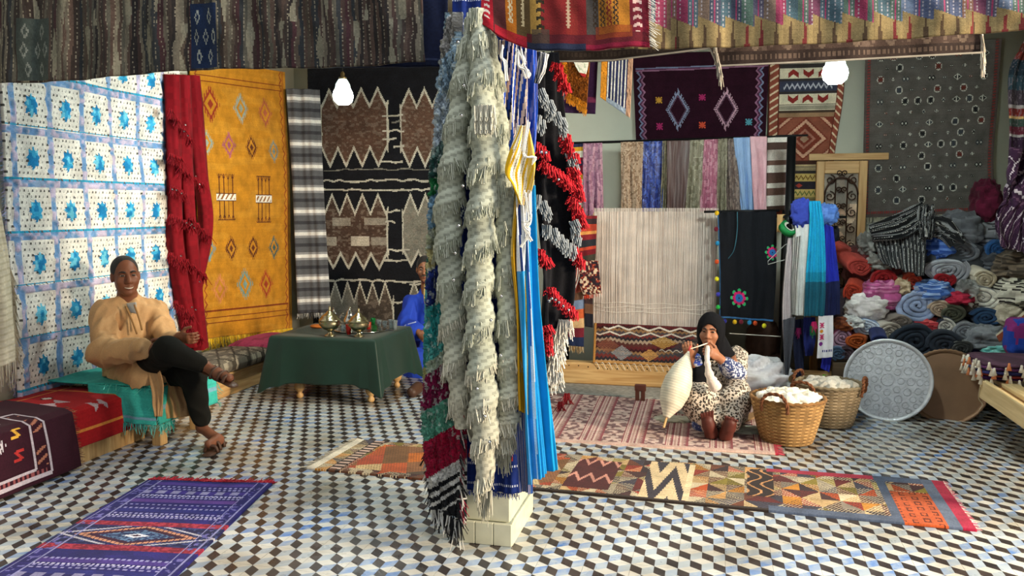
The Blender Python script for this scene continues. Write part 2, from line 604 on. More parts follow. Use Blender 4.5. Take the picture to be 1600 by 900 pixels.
for i in range(-19, 16):
    for j in range(-7, 22):
        cx, cy = TX0 + (i + .5) * TP, TY0 + (j + .5) * TP
        if cx - .1 < XL or cx + .1 > XR + .2 or cy + .1 > YB + .05: continue
        v = np.array([cx, cy, 0]) - CAM
        zc = v @ _f; px = 800 + F_PX * (v @ _r) / zc; py = 450 - F_PX * (v @ _u) / zc
        seen = -60 < px < 1660 and py < 960
        _cells.append((0 if seen else 1, zc, cx, cy))
_cells.sort()
for s, zc, cx, cy in _cells[:300]:
    o = bpy.data.objects.new('tile', tile_me); COL.objects.link(o)
    o.parent = floor; o.location = tuple(np.array([cx, cy, 0]) - ORG['floor'])
g = Geo()
for s, zc, cx, cy in _cells[300:]:
    g.add((TV + np.array([cx, cy, 0]), TF), TC)
mk('tile_field', g, FLOOR_M, floor, kind='stuff')

PLASTER = plain('cream_plaster', '#d5d6c6', 0.9, var=.06, nscale=2.2, bump=.12, bscale=25)
mk('wall_left', box(XL - .15, XL, -0.5, YB + .15, 0, ZC), PLASTER, kind='structure')
mk('wall_back', box(XL, XR, YB, YB + .15, 0, ZC), PLASTER, kind='structure')
mk('wall_right', box(XR, XR + .15, 4.9, YB + .15, 0, ZC), PLASTER, kind='structure')
DARKWOOD = wood('dark_ceiling_wood', '#2a2420', '#453a31', 0)
mk('ceiling', box(XL - .15, XR + .15, 3.45, YB + .15, ZC, ZC + .1), plain('ceiling_paint', '#8d8370', .9), kind='structure')
mk('trim_1', box(XL, XR + 2.0, 3.62, 4.02, 2.72, 3.3, .01), DARKWOOD, kind='structure')
mk('trim_2', box(XL, XR, YB - .05, YB, 3.16, ZC, .005), PINE_X, kind='structure')

# the pillar in the middle, its foot clad in glazed cream tiles
CREAM_T = plain('cream_glazed_tile', '#d8d6bd', 0.3, var=.12, nscale=9)
pil = mk('pillar', box(-1.10, -0.90, 3.64, 3.98, 0.0, 2.75, .01), PLASTER, kind='structure')
for k in range(3):
    mk('tile', box(-1.12 + .0875 * k, -1.12 + .0875 * k + .0855, 3.548, 3.56, 0.0, 0.105, .003), CREAM_T, pil)
for k in range(5):
    mk('tile', box(-.868, -.857, 3.56 + .09 * k, 3.56 + .09 * k + .088, 0.0, 0.105, .003), CREAM_T, pil)
    mk('tile', box(-1.122, -1.11, 3.56 + .09 * k, 3.56 + .09 * k + .088, 0.0, 0.105, .003), CREAM_T, pil)
mk('plinth', box(-1.112, -.866, 3.558, 4.0, 0.0, 0.100, .002), PLASTER, pil)
mk('foot_tile', box(-1.09, -.875, 3.575, 3.59, 0.105, 0.30, .003), CREAM_T, pil)
mk('foot_tile', box(-.887, -.873, 3.591, 3.79, 0.105, 0.30, .003), CREAM_T, pil)
mk('foot_tile', box(-.887, -.873, 3.792, 3.98, 0.105, 0.30, .003), CREAM_T, pil)
mk('shaft_cladding', box(-1.085, -.888, 3.591, 3.985, 0.1, 0.6, .003), CREAM_T, pil)

# ---------------------------------------------------------------- pendant lamps
GLASS_LIT = bpy.data.materials.new('lit_frosted_glass'); GLASS_LIT.use_nodes = True
_b2 = GLASS_LIT.node_tree.nodes['Principled BSDF']
_b2.inputs['Base Color'].default_value = (.95, 1, .98, 1)
_b2.inputs['Emission Color'].default_value = (.86, 1.0, .95, 1)
_b2.inputs['Emission Strength'].default_value = 335
GLASS_DIM = bpy.data.materials.new('lamp_neck_glass'); GLASS_DIM.use_nodes = True
_b3 = GLASS_DIM.node_tree.nodes['Principled BSDF']
_b3.inputs['Base Color'].default_value = (.75, .82, .8, 1); _b3.inputs['Roughness'].default_value = .25
_b3.inputs['Emission Color'].default_value = (.8, 1.0, .93, 1); _b3.inputs['Emission Strength'].default_value = .9
BRASS_D = plain('aged_brass', '#8a7a55', .4, .9)
BLACK_M = plain('black_metal', '#17181a', .4, .6)


def pendant(c, label):
    t = thing('pendant_lamp', label, 'lamp', c, 'lit glass pendant lamps')
    c = np.array(c)
    pr = [(.004, -.075), (.04, -.07), (.064, -.045), (.072, -.01), (.066, .02), (.052, .045)]
    V, Fc = lathe(pr, 32); a = np.arctan2(V[:, 1], V[:, 0]); V[:, :2] *= (1 + .05 * np.cos(a * 12))[:, None]
    mk('globe', (V + c, Fc), GLASS_LIT, t, smooth=True)
    pr = [(.056, .043), (.05, .075), (.036, .10), (.026, .115)]
    V, Fc = lathe(pr, 32); a = np.arctan2(V[:, 1], V[:, 0]); V[:, :2] *= (1 + .06 * np.cos(a * 12))[:, None]
    mk('neck', (V + c, Fc), GLASS_DIM, t, smooth=True)
    mk('cap', lathe([(.0, .112), (.03, .112), (.028, .125), (.014, .132), (.016, .15), (.008, .165), (.0, .168)], 16, c), BRASS_D, t, smooth=True)
    mk('cord', tube([c + (0, 0, .16), c + (0, 0, ZC - c[2])], .004, 6), BLACK_M, t)
    return t


pendant(ony(536, 148, 5.7), 'lit ribbed glass pendant lamp hanging before the black and brown carpet')
pendant(ony(1305, 112, 5.4), 'glaring lit glass pendant lamp hanging before the red and cream kilim')
# ================================================================= left wall
def wallx(x, y0, y1, z0, z1, nx, ny):
    """grid on the left wall: u runs away from the viewer, v down"""
    return between([(x, y0, z1), (x, y0, z0)], [(x, y1, z1), (x, y1, z0)], nx, ny)


# white wedding blanket with blue bands and rosettes
nc, nr = 6, 8
y0, y1 = 4.27, 6.06
ztop, zbot = 2.78, 0.30
cvn_w, cvn_h = 240, 330
cv = Cv(cvn_w, cvn_h, '#ece7dd')
Yw = y0 + cv.X * (y1 - y0); Zw = ztop - cv.Y * (ztop - zbot)
cu = (Yw - 4.483) / 0.297 + .5; ru = (2.208 - Zw) / 0.336 + .5        # cell coordinates
fu, fv = cu % 1, ru % 1
hgt = np.zeros((cvn_h, cvn_w))
nz = vnoise(cv.X * 60, cv.Y * 80)
band = (fu < .085) | (fu > .915) | (fv < .07) | (fv > .935)
cv.set(band, '#8fa9cc'); cv.set(band & (nz > .05), '#b0afce'); cv.set(band & (nz > .35), '#c9bcd4'); cv.set(band & (nz < -.3), '#6f97c6')
cv.set((fv > .895) & (fv < .93), '#2f9fc4')
hgt[band] = .012 * (nz[band] + .6)
sp = (~band) & (((ru * 9) % 1) < .40) & (((cu * 9 + np.floor(ru * 9) * .37) % 1) < .34)
cv.set(sp, '#5c5a55'); hgt[sp] = .004
ang = np.arctan2(fv - .5, (fu - .5)); rr = np.hypot((fu - .5) / .2, (fv - .52) / .23)
flo = (rr < .86 + .14 * np.cos(ang * 8))
cv.set(flo, '#3ba4d3'); cv.set(flo & (nz > .1), '#1f7fb8'); cv.set(flo & (nz < -.35), '#74cbe6')
hgt[flo] = .018 * (1 - .5 * rr[flo])
cv.grain(.10)
P = sag(wallx(XL + .05, y0, y1, zbot, ztop, cvn_w, cvn_h), .022, 5, 6, 2)
H = np.zeros((cvn_h + 1, cvn_w + 1)); H[:-1, :-1] = hgt
wb = textile('wedding_blanket', P, cv, WOOL, thick=.02, height=H, label='white sequined blanket with blue bands and turquoise rosettes behind the seated man', cat='blanket')
g = Geo()
for k in range(420):
    yy, zz = rng.uniform(y0 + .05, y1 - .03), rng.uniform(zbot + .05, ztop)
    c = np.array([XL + .05 + .01 * rng.random(), yy, zz])
    r = rng.uniform(.004, .008)
    g.add(lathe([(0, .001), (r, 0), (0, -.001)], 6, c, axis=(1, rng.uniform(-.5, .5), rng.uniform(-.6, .5))))
SEQ = plain('silver_sequin', '#dcdcdc', .12, 1.0)
mk('sequins', g, SEQ, wb, kind='stuff')
add_fringe(wb, 'fringe', WOOL, [(XL + .04, y0, 2.4), (XL + .04, y0 - .01, .35)], 260, .035, ['#7fa3cf', '#a9a6cf', '#c7b3d2'], drop=(0.1, -1, -.4), spread=.9)

# cream shawl with a long fringe at the edge of the picture
cv = Cv(40, 90, '#d9cdb4'); cv.set((cv.Y * 30 % 1) < .2, '#c9bb9e'); cv.grain(.08)
P = waves(between([(XL + .06, 3.75, 1.75), (XL + .08, 3.7, 1.2), (XL + .12, 3.72, .50)], [(XL + .06, 4.17, 1.75), (XL + .09, 4.24, 1.2), (XL + .12, 4.22, .62)], 40, 90), .02, 3)
cs = textile('cream_shawl', P, cv, WOOL, back=True, label='cream wool shawl with a long fringe beside the white sequined blanket', cat='shawl')
add_fringe(cs, 'fringe', WOOL, P[-1], 90, .14, ['#d9cdb4', '#b9a98a', '#e5dcc8'], spread=.3)
add_fringe(cs, 'fringe', WOOL, P[45:, -1], 70, .10, ['#d9cdb4', '#b9a98a'], drop=(0, .35, -1), spread=.3)

# dark red strip along the top of the white blanket
cv = Cv(60, 8, '#5a1020').grain(.2)
textile('maroon_throw', sag(between([(XL + .07, 4.0, 2.42), (XL + .07, 4.0, 2.30)], [(XL + .07, 4.75, 2.52), (XL + .07, 4.75, 2.47)], 60, 8), .01), cv, WOOL, back=True,
        label='folded dark maroon throw over the top of the white sequined blanket', cat='throw')

# red tasselled hanging: a bunched cloth in three rolls with tassel rows
RED, REDD = '#7d0e19', '#5c0a12'
t = thing('tasselled_hanging', 'crimson gathered hanging with sequined tassel rows beside the mustard rug', 'hanging', (XL + .15, 5.98, .35))
cols3 = [((268, 118), (272, 300), (278, 420), (300, 540)), ((284, 118), (290, 260), (298, 400), (312, 545)), ((300, 118), (312, 260), (322, 350), (304, 440), (300, 500))]
for q, pts in enumerate(cols3):
    path = smooth_path(np.array([onx(px, py, XL + .10 + .03 * (q % 2)) for px, py in pts]), 60)
    n = 16
    V, Fc = tube(path, np.linspace(.055, .062, 60), n, cap=False)
    a = (np.arange(len(V)) % n) / n * 2 * pi
    V = V + (V - np.repeat(path, n, 0)) * (.22 * np.sin(a * 5 + np.repeat(np.arange(60), n) * .12))[:, None]
    mk('gathered_cloth', (V, Fc), COTTON, t, smooth=True, fcol=np.tile(lin(RED), (len(Fc), 1)) * (0.8 + .3 * rng.random((len(Fc), 1))))
tas_me = {}


def tassel_mesh(key, cols, n=14, length=.06, rad=.0028, spread=.9):
    V, Fc, C = fringe([(-.02, 0, 0), (.02, 0, 0)], n, length, cols, spread=spread, rad=rad)
    me = build_mesh('tassel', V, Fc, C); me.materials.append(WOOL)
    tas_me[key] = me
    return me


def put_tassel(key, p, parent, rot=(0, 0, 0), s=1.0, name='tassel'):
    o = bpy.data.objects.new(name, tas_me[key]); COL.objects.link(o)
    o.parent = parent; o.location = tuple(np.array(p) - ORG[parent.name]); o.rotation_euler = rot; o.scale = (s, s, s)
    return o


tassel_mesh('red', ['#8f111c', '#700c16', '#a82030'], 22, .055, .004, 1.3)
for (px, py), (qx, qy) in [((268, 170), (297, 215)), ((268, 240), (282, 245)), ((283, 260), (316, 285)), ((270, 290), (290, 300)), ((268, 335), (300, 348)), ((300, 340), (326, 365)), ((268, 395), (290, 410)), ((292, 405), (320, 428)), ((275, 470), (300, 490)), ((290, 500), (315, 525))]:
    for s in np.linspace(0, 1, 4):
        put_tassel('red', onx(px + (qx - px) * s, py + (qy - py) * s, XL + .19), t, (rng.uniform(-.2, .2), 0, pi / 2), 1.0)
g = Geo()
for px, py in [(276, 297), (284, 302), (292, 348), (298, 352), (304, 356), (288, 205), (294, 212), (290, 195), (283, 400), (300, 350), (312, 288), (306, 275), (300, 480), (306, 484), (312, 440), (270, 296)]:
    g.add(lathe([(0, .001), (.008, 0), (0, -.001)], 8, onx(px, py, XL + .245), axis=(1, -.6, rng.uniform(-.4, .6))))
mk('sequins', g, SEQ, t, kind='stuff')

# mustard rug
W, Hh = 200, 300
cv = Cv(W, Hh, '#b87c1c')
cv.set(vnoise(cv.X * 5, cv.Y * 40) > .2, '#c08728', .6)
OX, DK, BL = '#7a3313', '#5a2a16', '#7e8f86'


def kil_dia(cx, cy, rx, ry, c, fill=None):
    d = np.abs(cv.X - cx) / rx + np.abs(cv.Y - cy) / ry
    st = (np.abs(((cv.X - cx) / rx * 4) % 1 - .5) < .22)
    cv.set((d < .95) & (d > .72), c); cv.set((d < 1.25) & (d >= .95) & st, c)
    cv.set((d < .35), fill or c)


def yz(px, py):
    p = onx(px, py, XL + .03)
    return (p[1] - 6.21) / (7.81 - 6.21), (2.86 - p[2]) / (2.86 - .35)


for (px, py), c, s in [((326, 158), '#8c2f1c', 1.25), ((375, 170), '#8d9a8f', 1.1), ((413, 181), '#a6583c', 1.1), ((319, 220), '#8d9a8f', .9), ((354, 226), '#a0526a', .9), ((389, 232), DK, .9), ((424, 240), '#6f7f7c', .9),
                       ((322, 393), '#5f8f9a', .9), ((358, 391), DK, .9), ((393, 388), DK, .9), ((425, 386), '#3d5a5c', .9), ((340, 457), '#c47a4a', 1.1), ((380, 446), '#6f8d86', 1.2), ((413, 443), '#a03c22', 1.1)]:
    u, v = yz(px, py); kil_dia(u, v, .062 * s, .045 * s, c)
for (ax, ay), (bx, by) in [((334, 270), (364, 346)), ((395, 276), (420, 348))]:
    u0, v0 = yz(ax, ay); u1, v1 = yz(bx, by)
    vm = (v0 + v1) / 2
    inn = (cv.X > u0) & (cv.X < u1) & (cv.Y > v0) & (cv.Y < v1)
    fx = ((cv.X - u0) / (u1 - u0) * 4) % 1
    fy = (cv.Y - v0) / (v1 - v0)
    cv.set(inn & (np.abs(fx - .5) < .10), DK)
    tri = np.abs(fx - .5) * 2
    cv.set(inn & (tri < 1 - fy / .16) & (tri > .75 - fy / .16) & (fy < .16), DK)
    cv.set(inn & (tri < 1 - (1 - fy) / .16) & (fy > .84) & (tri > .75 - (1 - fy) / .16), DK)
    cv.set(inn & (fy < .015) | inn & (fy > .985), DK)
    cv.set((cv.X > u0 - .01) & (cv.X < u1 + .01) & (np.abs(fy - .5) < .075), '#e5dfd0')
    cv.set((cv.X > u0) & (cv.X < u1) & (np.abs(fy - .5) < .06) & ((fx + fy * 6) % 1 < .4), '#8d5a2a')
    cv.set((cv.X > u0 - .01) & (cv.X < u1 + .01) & (np.abs(np.abs(fy - .5) - .082) < .01), DK)
for x in (.045, .93): cv.vzig(x, .012, .035, .006, '#8c3d1c')
for y in (.055, .075, .925, .945, .90): cv.set((np.abs(cv.Y - y) < .003) & (cv.X > .03) & (cv.X < .95), OX)
cv.set(np.abs(cv.X - .96) < .01, '#a2561b', .7)
cv.grain(.10, .05)
P = between([(XL + .05, 6.21, 2.80), (XL + .05, 6.225, .42)], [(XL + .05, 7.80, 2.93), (XL + .05, 7.80, .30)], W, Hh, False)
mr = textile('mustard_rug', sag(P, .02, 3, 3, 4), cv, WOOL, label='mustard yellow wool rug with small diamond motifs on the left wall', cat='rug')
add_fringe(mr, 'fringe', WOOL, P[-1], 300, .10, ['#e0b32a', '#d8a61e', '#edc64a'], spread=.5, rad=.003)

# ================================================================= far corner and back wall, left half
items = []
for k in range(10):
    items += [(1.0, '#55565a'), (.5, '#8a8a8c'), (.45, '#d8d6d2'), (.5, '#8a8a8c'), (1.0, '#55565a'), (.6, '#3a3a3f')]
cv = Cv(60, 200).hst(items).grain(.08)
P = between([ony(447, 138, 7.72), ony(457, 300, 7.70), ony(465, 490, 7.68)], [ony(499, 140, 7.86), ony(506, 300, 7.82), ony(517, 488, 7.80)], 60, 200)
gs = textile('striped_blanket', waves(P, .012, 2.0), cv, COTTON, back=True, label='grey, white and charcoal striped blanket hanging in the far left corner', cat='blanket')
add_fringe(gs, 'fringe', WOOL, P[-1], 80, .05, ['#2a2a2c', '#d8d6d2', '#55565a'], spread=.5)

# the large black and brown carpet
W, Hh = 230, 330
cv = Cv(W, Hh, '#15161b')
x0w, x1w, z0w, z1w = -4.12, -2.05, .30, 3.05


def bxz(px, py):
    p = ony(px, py, 8.0)
    return (p[0] - x0w) / (x1w - x0w), (z1w - p[2]) / (z1w - z0w)


CRM = '#b9b4a6'


def toothed(pxl, pxr, pt, ptt, pb, pbb, n, fill, side='both'):
    """block with a sawtooth top and bottom: teeth from pt (valleys) to ptt (peaks)"""
    u0, vt = bxz(pxl, pt); u1, vp = bxz(pxr, ptt); _, vb = bxz(pxl, pb); _, vbb = bxz(pxr, pbb)
    f = (cv.X - u0) / (u1 - u0)
    jag = .012 * vnoise(cv.Y * 45, 3.3)
    tri = np.abs((f * n) % 1 * 2 - 1)
    top = vp + (vt - vp) * tri; bot = vbb - (vbb - vb) * tri
    ins = (f + jag > 0) & (f + jag < 1) & (cv.Y > top) & (cv.Y < bot)
    out = (f + jag > -.03) & (f + jag < 1.03) & (cv.Y > top - .018) & (cv.Y < bot + .018)
    cv.set(out, CRM); cv.set(ins, fill)
    cv.set(ins & (vnoise(cv.X * 70, cv.Y * 150) > .25), '#8d7f72', .35)
    return ins


toothed(502, 603, 172, 142, 228, 255, 4, '#5b4438')
toothed(627, 700, 172, 142, 228, 255, 3, '#5b4438')
i1 = toothed(508, 603, 338, 308, 392, 416, 4, '#4a382f')
fu = (cv.X - bxz(508, 300)[0]) / (bxz(603, 300)[0] - bxz(508, 300)[0])
for (a, b_, c_, d_, col) in [(.12, .42, 340, 353, '#8d8478'), (.65, 1, 340, 352, '#8d8478'), (0, .18, 370, 383, '#9a9184'), (.42, .72, 369, 384, '#b8ae9e'), (.75, 1, 370, 382, '#8d8478')]:
    cv.set(i1 & (fu > a) & (fu < b_) & (cv.Y > bxz(510, c_)[1]) & (cv.Y < bxz(510, d_)[1]), col)
toothed(630, 700, 338, 308, 388, 412, 3, '#77746a')
i3 = toothed(515, 612, 475, 446, 560, 580, 5, '#4c423a'); cv.set(i3 & (cv.X < bxz(560, 500)[0]), '#7d7a70')
toothed(637, 700, 475, 446, 560, 580, 3, '#6a655b')
for py, a, b_ in [(283, 505, 690), (297, 505, 690), (266, 505, 690), (437, 505, 690), (444, 640, 690), (181, 598, 630), (205, 598, 632), (218, 598, 620), (190, 612, 634), (229, 615, 632), (253, 592, 630), (330, 604, 625), (347, 602, 618), (358, 600, 608), (391, 604, 640), (407, 600, 636), (472, 612, 640)]:
    u0, v0 = bxz(a, py); u1, _ = bxz(b_, py)
    w = v0 + .004 * vnoise(cv.X * 30, py)
    cv.set((np.abs(cv.Y - w) < (.0035 if py != 266 else .002)) & (cv.X > u0) & (cv.X < u1), CRM, 1 if py not in (266, 190, 358) else .4)
cv.grain(.22, .06)
P = between([(x0w, 8.0, z1w), (x0w, 8.0, z0w)], [(x1w, 8.0, z1w), (x1w, 8.0, z0w)], W, Hh)
Hk = .006 * rng.random((Hh + 1, W + 1))
textile('black_carpet', sag(P, .01, 3, 3), cv, WOOL, thick=.03, height=Hk, label='large black carpet with toothed brown blocks and cream lines on the back wall', cat='carpet')

# ================================================================= benches along the left wall
t = thing('plank_bench', 'low pine platform bench under the red and maroon kilims', 'bench', (XL + .3, 4.1, 0))
for k in range(9):
    mk('plank', box(-3.715, -3.695, 3.2 + .17 * k, 3.2 + .17 * k + .168, 0.0, .30, .003), PINE_Z, t)
mk('seat_board', box(XL + .02, -3.69, 3.2, 4.74, .30, .335, .005), PINE_Y, t)
mk('back_rail', box(XL + .02, XL + .06, 3.2, 4.74, 0, .30), PINE_Y, t)
t = thing('stool', 'pine stool with square legs under the seated man', 'stool', (-3.68, 4.85, 0))
for lx in (-3.90, -3.50):
    for ly in (4.62, 5.02):
        mk('leg', box(lx - .035, lx + .035, ly - .035, ly + .035, 0, .36, .005), PINE_Z, t)
mk('seat', box(-3.95, -3.45, 4.57, 5.08, .36, .395, .006), PINE_Y, t)
mk('apron', box(-3.50, -3.47, 4.64, 5.0, .28, .36, .003), PINE_Y, t)
mk('apron', box(-3.88, -3.52, 4.6, 4.63, .28, .36, .003), PINE_X, t)
mk('bench_box', Geo().add(box(XL + .02, -3.86, 5.25, 7.3, 0, .17, .008)).add(box(XL + .02, -3.84, 5.25, 7.3, .17, .195, .005)), PINE_Y, label='low pine ledge under the grey brocade cushion', cat='bench')


def drape(pts_xz, y0, y1, nx, ny, y0b=None, y1b=None):
    """a cloth laid over a bench: profile (x,z) from the wall outwards, from y0 to y1; u along y, v along the profile"""
    pr = resample(np.array(pts_xz, float), ny + 1)
    ys = np.linspace(0, 1, nx + 1)
    y0b = y0 if y0b is None else y0b; y1b = y1 if y1b is None else y1b
    s = np.linspace(0, 1, ny + 1)
    P = np.empty((ny + 1, nx + 1, 3))
    for i in range(ny + 1):
        P[i, :, 0] = pr[i, 0]; P[i, :, 2] = pr[i, 1]
        a, b_ = y0 + (y0b - y0) * s[i], y1 + (y1b - y1) * s[i]
        P[i, :, 1] = a + (b_ - a) * ys
    return P


# red kilim over the bench
W, Hh = 130, 90
cv = Cv(W, Hh, '#a91a1e')
cv.set(np.abs(cv.Y - .88) < .012, '#d8863c'); cv.set((np.abs(cv.X - .90) < .006) & (cv.Y < .89), '#d8863c'); cv.set(np.abs(cv.Y - .12) < .01, '#d8863c')
for cx, cy in [(.5, .68), (.34, .3), (.72, .28), (.12, .35)]:
    cv.dia(cx, cy, .035, .06, '#5a1114'); cv.dia(cx, cy, .024, .045, '#e3d6c8')
for cx, cy in [(.75, .70), (.55, .30), (.66, .44), (.2, .7)]:
    dx, dy = np.abs(cv.X - cx), np.abs(cv.Y - cy)
    cv.set((dx < .045) & (dy < dx * 1.7), '#b9a3a6')
for cx, cy in [(.90, .885), (.42, .885), (.15, .885)]: cv.dia(cx, cy, .02, .03, '#e09a4a'); cv.dia(cx, cy, .009, .013, '#a91a1e')
cv.grain(.10, .06)
P = drape([(XL + .06, .36), (-3.72, .352), (-3.672, .33), (-3.66, .115)], 3.3, 4.60, W, Hh, 3.35, 4.64)
rk = textile('red_kilim', sag(P, .012, 5, 3, 3), cv, COTTON, thick=.012, back=True, label='red kilim with white butterfly motifs draped over the pine bench', cat='kilim')
add_fringe(rk, 'fringe', WOOL, P[:, -1], 110, .03, ['#7a1014', '#a91a1e'], drop=(0.1, 1, -.3), spread=.6)
# maroon kilim over the red one, nearest the viewer
cv = Cv(110, 100, '#33101c')
for a, b_, c in [(.20, .965, '#b9aab0')]:
    for (x0, x1, yb) in ((-.1, .62, .90), (-.1, .74, .955)):
        cv.set((np.abs(cv.Y - yb) < .012) & (cv.X < x1), c); cv.set((np.abs(cv.X - x1) < .010) & (cv.Y < yb) & (cv.Y > .32), c); cv.set((np.abs(cv.Y - .32) < .01) & (cv.X < x1), c)
cv.set((cv.X > .64) & (cv.X < .72) & (cv.Y > .36) & (cv.Y < .93) & ((cv.X * 8 + cv.Y * 14) % 1 < .35) & ((cv.Y * 4) % 1 < .55), '#a86a52')
cv.set((cv.Y > .91) & (cv.Y < .945) & (cv.X < .7) & ((cv.X * 26) % 1 < .5), '#8d4a4a')
kil_dia(.30, .66, .09, .09, '#c9bfc4', '#7a1a22')
for cx, cy, c in [(.50, .60, '#d8a23c'), (.50, .76, '#b3302c'), (.46, .42, '#c9bfc4'), (.12, .60, '#b3302c'), (.12, .77, '#d8a23c')]:
    cv.set((np.abs(cv.X - cx + (cv.Y - cy) * .4) < .035) & (np.abs(np.abs(cv.Y - cy) - .028) < .011), c); cv.set((np.abs(cv.X - cx - (cv.Y - cy) * .9) < .014) & (np.abs(cv.Y - cy) < .03), c)
cv.grain(.12, .06)
P = drape([(XL + .2, .40), (-3.70, .375), (-3.648, .35), (-3.615, .02)], 3.25, 4.02, 110, 100, 3.2, 4.06)
mk2 = textile('maroon_kilim', sag(P, .008, 4, 3, 8), cv, COTTON, thick=.014, back=True, label='dark maroon kilim with white framed border hanging over the near bench end', cat='kilim')
add_fringe(mk2, 'fringe', WOOL, P[50:, -1], 60, .02, ['#8d5a3a', '#5a1420'], drop=(0.2, 1, -.2), spread=.6)
# turquoise blanket over the stool
cv = Cv(90, 70, '#3fb3a6'); cv.set(np.abs(cv.Y - .90) < .02, '#8d9ac0', .6); cv.grain(.10, .08)
P = drape([(XL + .06, .42), (-3.50, .412), (-3.435, .39), (-3.42, .16)], 4.50, 5.22, 90, 70, 4.52, 5.16)
tb = textile('turquoise_blanket', sag(P, .012, 4, 3, 5), cv, COTTON, thick=.012, back=True, label='turquoise fringed blanket spread over the stool under the seated man', cat='blanket')
add_fringe(tb, 'fringe', WOOL, P[-1, :22], 40, .05, ['#3fb3a6', '#6fd0c2'], spread=.9, rad=.003)
add_fringe(tb, 'fringe', WOOL, P[30:, -1], 60, .045, ['#3fb3a6', '#6fd0c2'], drop=(0.1, 1, -.7), spread=.9, rad=.003)
add_fringe(tb, 'fringe', WOOL, P[30:, 0], 40, .04, ['#3fb3a6', '#6fd0c2'], drop=(0.1, -1, -.7), spread=.9, rad=.003)


Ps = between([(-3.93, 4.492, .41), (-3.93, 4.475, .19)], [(-3.435, 4.495, .40), (-3.425, 4.48, .165)], 60, 40)
cvs = Cv(60, 40, '#3fb3a6'); cvs.set(np.abs(cvs.Y - .84) < .03, '#8d9ac0', .6); cvs.grain(.10, .08)
textile('side_fall', waves(Ps, .010, 2), cvs, COTTON, tb, thick=.008, back=True)
add_fringe(tb, 'fringe', WOOL, Ps[-1], 70, .05, ['#3fb3a6', '#6fd0c2'], spread=.9, rad=.003)


def cushion(name, x0, x1, y0, y1, z0, z1, cv, mat, pw=.35, **kw):
    nx, ny = cv.w, cv.h
    u = np.linspace(-1, 1, nx + 1)[None, :]; v = np.linspace(-1, 1, ny + 1)[:, None]
    th = np.clip((1 - np.abs(u) ** 4) * (1 - np.abs(v) ** 4), 0, 1) ** pw
    th = th * (1 + .10 * vnoise(u * 2 + 3, v * 2))
    g = Geo()
    for s in (1, -1):
        P = np.empty((ny + 1, nx + 1, 3))
        P[..., 0] = (x0 + x1) / 2 + v * (x1 - x0) / 2; P[..., 1] = (y0 + y1) / 2 + u * (y1 - y0) / 2
        P[..., 2] = (z0 + z1) / 2 + s * th * (z1 - z0) / 2
        i = np.arange((ny + 1) * (nx + 1)).reshape(ny + 1, nx + 1)
        q = np.stack([i[:-1, :-1], i[1:, :-1], i[1:, 1:], i[:-1, 1:]], -1).reshape(-1, 4)
        g.add((P.reshape(-1, 3), q if s > 0 else q[:, ::-1]), cv.a.reshape(-1, 3))
    return mk(name, g, mat, smooth=True, **kw)


cv = Cv(90, 40, '#6b6256'); nzz = vnoise(cv.X * 26, cv.Y * 13); cv.set(nzz > .1, '#9a8f7d'); cv.set((((cv.X * 6 + cv.Y * 3) % 1 < .14) | ((cv.X * 6 - cv.Y * 3) % 1 < .14)), '#3f382f'); cv.grain(.15)
cushion('brocade_cushion', XL + .05, -3.78, 5.28, 6.62, .19, .34, cv, COTTON, label='grey brocade seat cushion on the low ledge beside the mustard rug', cat='cushion')
cv = Cv(40, 30, '#b8476a'); cv.set(vnoise(cv.X * 9, cv.Y * 9) > .3, '#9a3a55'); cv.grain(.1)
cushion('pink_cushion', XL + .05, -3.78, 6.55, 7.3, .19, .36, cv, COTTON, label='pink cushion at the far end of the ledge', cat='cushion')

# ================================================================= tea table
TFL, TFR = ony(425, 524, 5.96), ony(585, 532, 5.96)
tz = float((TFL[2] + TFR[2]) / 2)
tx0, tx1, ty0, ty1 = float(TFL[0]), float(TFR[0]), 5.96, 6.72
t = thing('tea_table', 'low pine table with turned feet under the green cloth', 'table', ((tx0 + tx1) / 2, (ty0 + ty1) / 2, 0))
mk('table_top', box(tx0 + .02, tx1 - .02, ty0 + .02, ty1 - .02, tz - .045, tz - .012, .005), PINE_X, t)
prof = [(.0, .0), (.018, 0), (.028, .012), (.028, .03), (.018, .045), (.022, .055), (.04, .075), (.045, .105), (.032, .13), (.04, .15), (.042, .2), (.042, tz - .05)]
for lx in (tx0 + .18, tx1 - .08):
    for ly in (ty0 + .1, ty1 - .1):
        mk('leg', lathe(prof, 16, (lx, ly, 0)), PINE_Z, t, smooth=True)
mk('rail', beam((tx1 - .06, ty0 + .1, .17), (tx1 - .06, ty1 - .1, .17), .035, .07, bevel=.004), PINE_Y, t)
mk('rail', beam((tx0 + .16, ty0 + .1, .17), (tx0 + .16, ty1 - .1, .17), .035, .07, bevel=.004), PINE_Y, t)
# cloth: top and falling skirt as one sheet wrapped round a rounded rectangle
nA, nS = 220, 34
cx, cy = (tx0 + tx1) / 2, (ty0 + ty1) / 2
per = np.linspace(0, 1, nA, endpoint=False)
hx, hy = (tx1 - tx0) / 2 + .006, (ty1 - ty0) / 2 + .006
Lp = 4 * (hx + hy); s = per * Lp
pts = []
for q in s:
    if q < 2 * hx: pts.append((-hx + q, -hy, 0, -1))
    elif q < 2 * hx + 2 * hy: pts.append((hx, -hy + q - 2 * hx, 1, 0))
    elif q < 4 * hx + 2 * hy: pts.append((hx - (q - 2 * hx - 2 * hy), hy, 0, 1))
    else: pts.append((-hx, hy - (q - 4 * hx - 2 * hy), -1, 0))
pts = np.array(pts)
cd = np.minimum.reduce([np.hypot(pts[:, 0] - a * hx, pts[:, 1] - b_ * hy) for a in (-1, 1) for b_ in (-1, 1)])
corner = np.exp(-(cd / .10) ** 2)
g = Geo()
rings = []
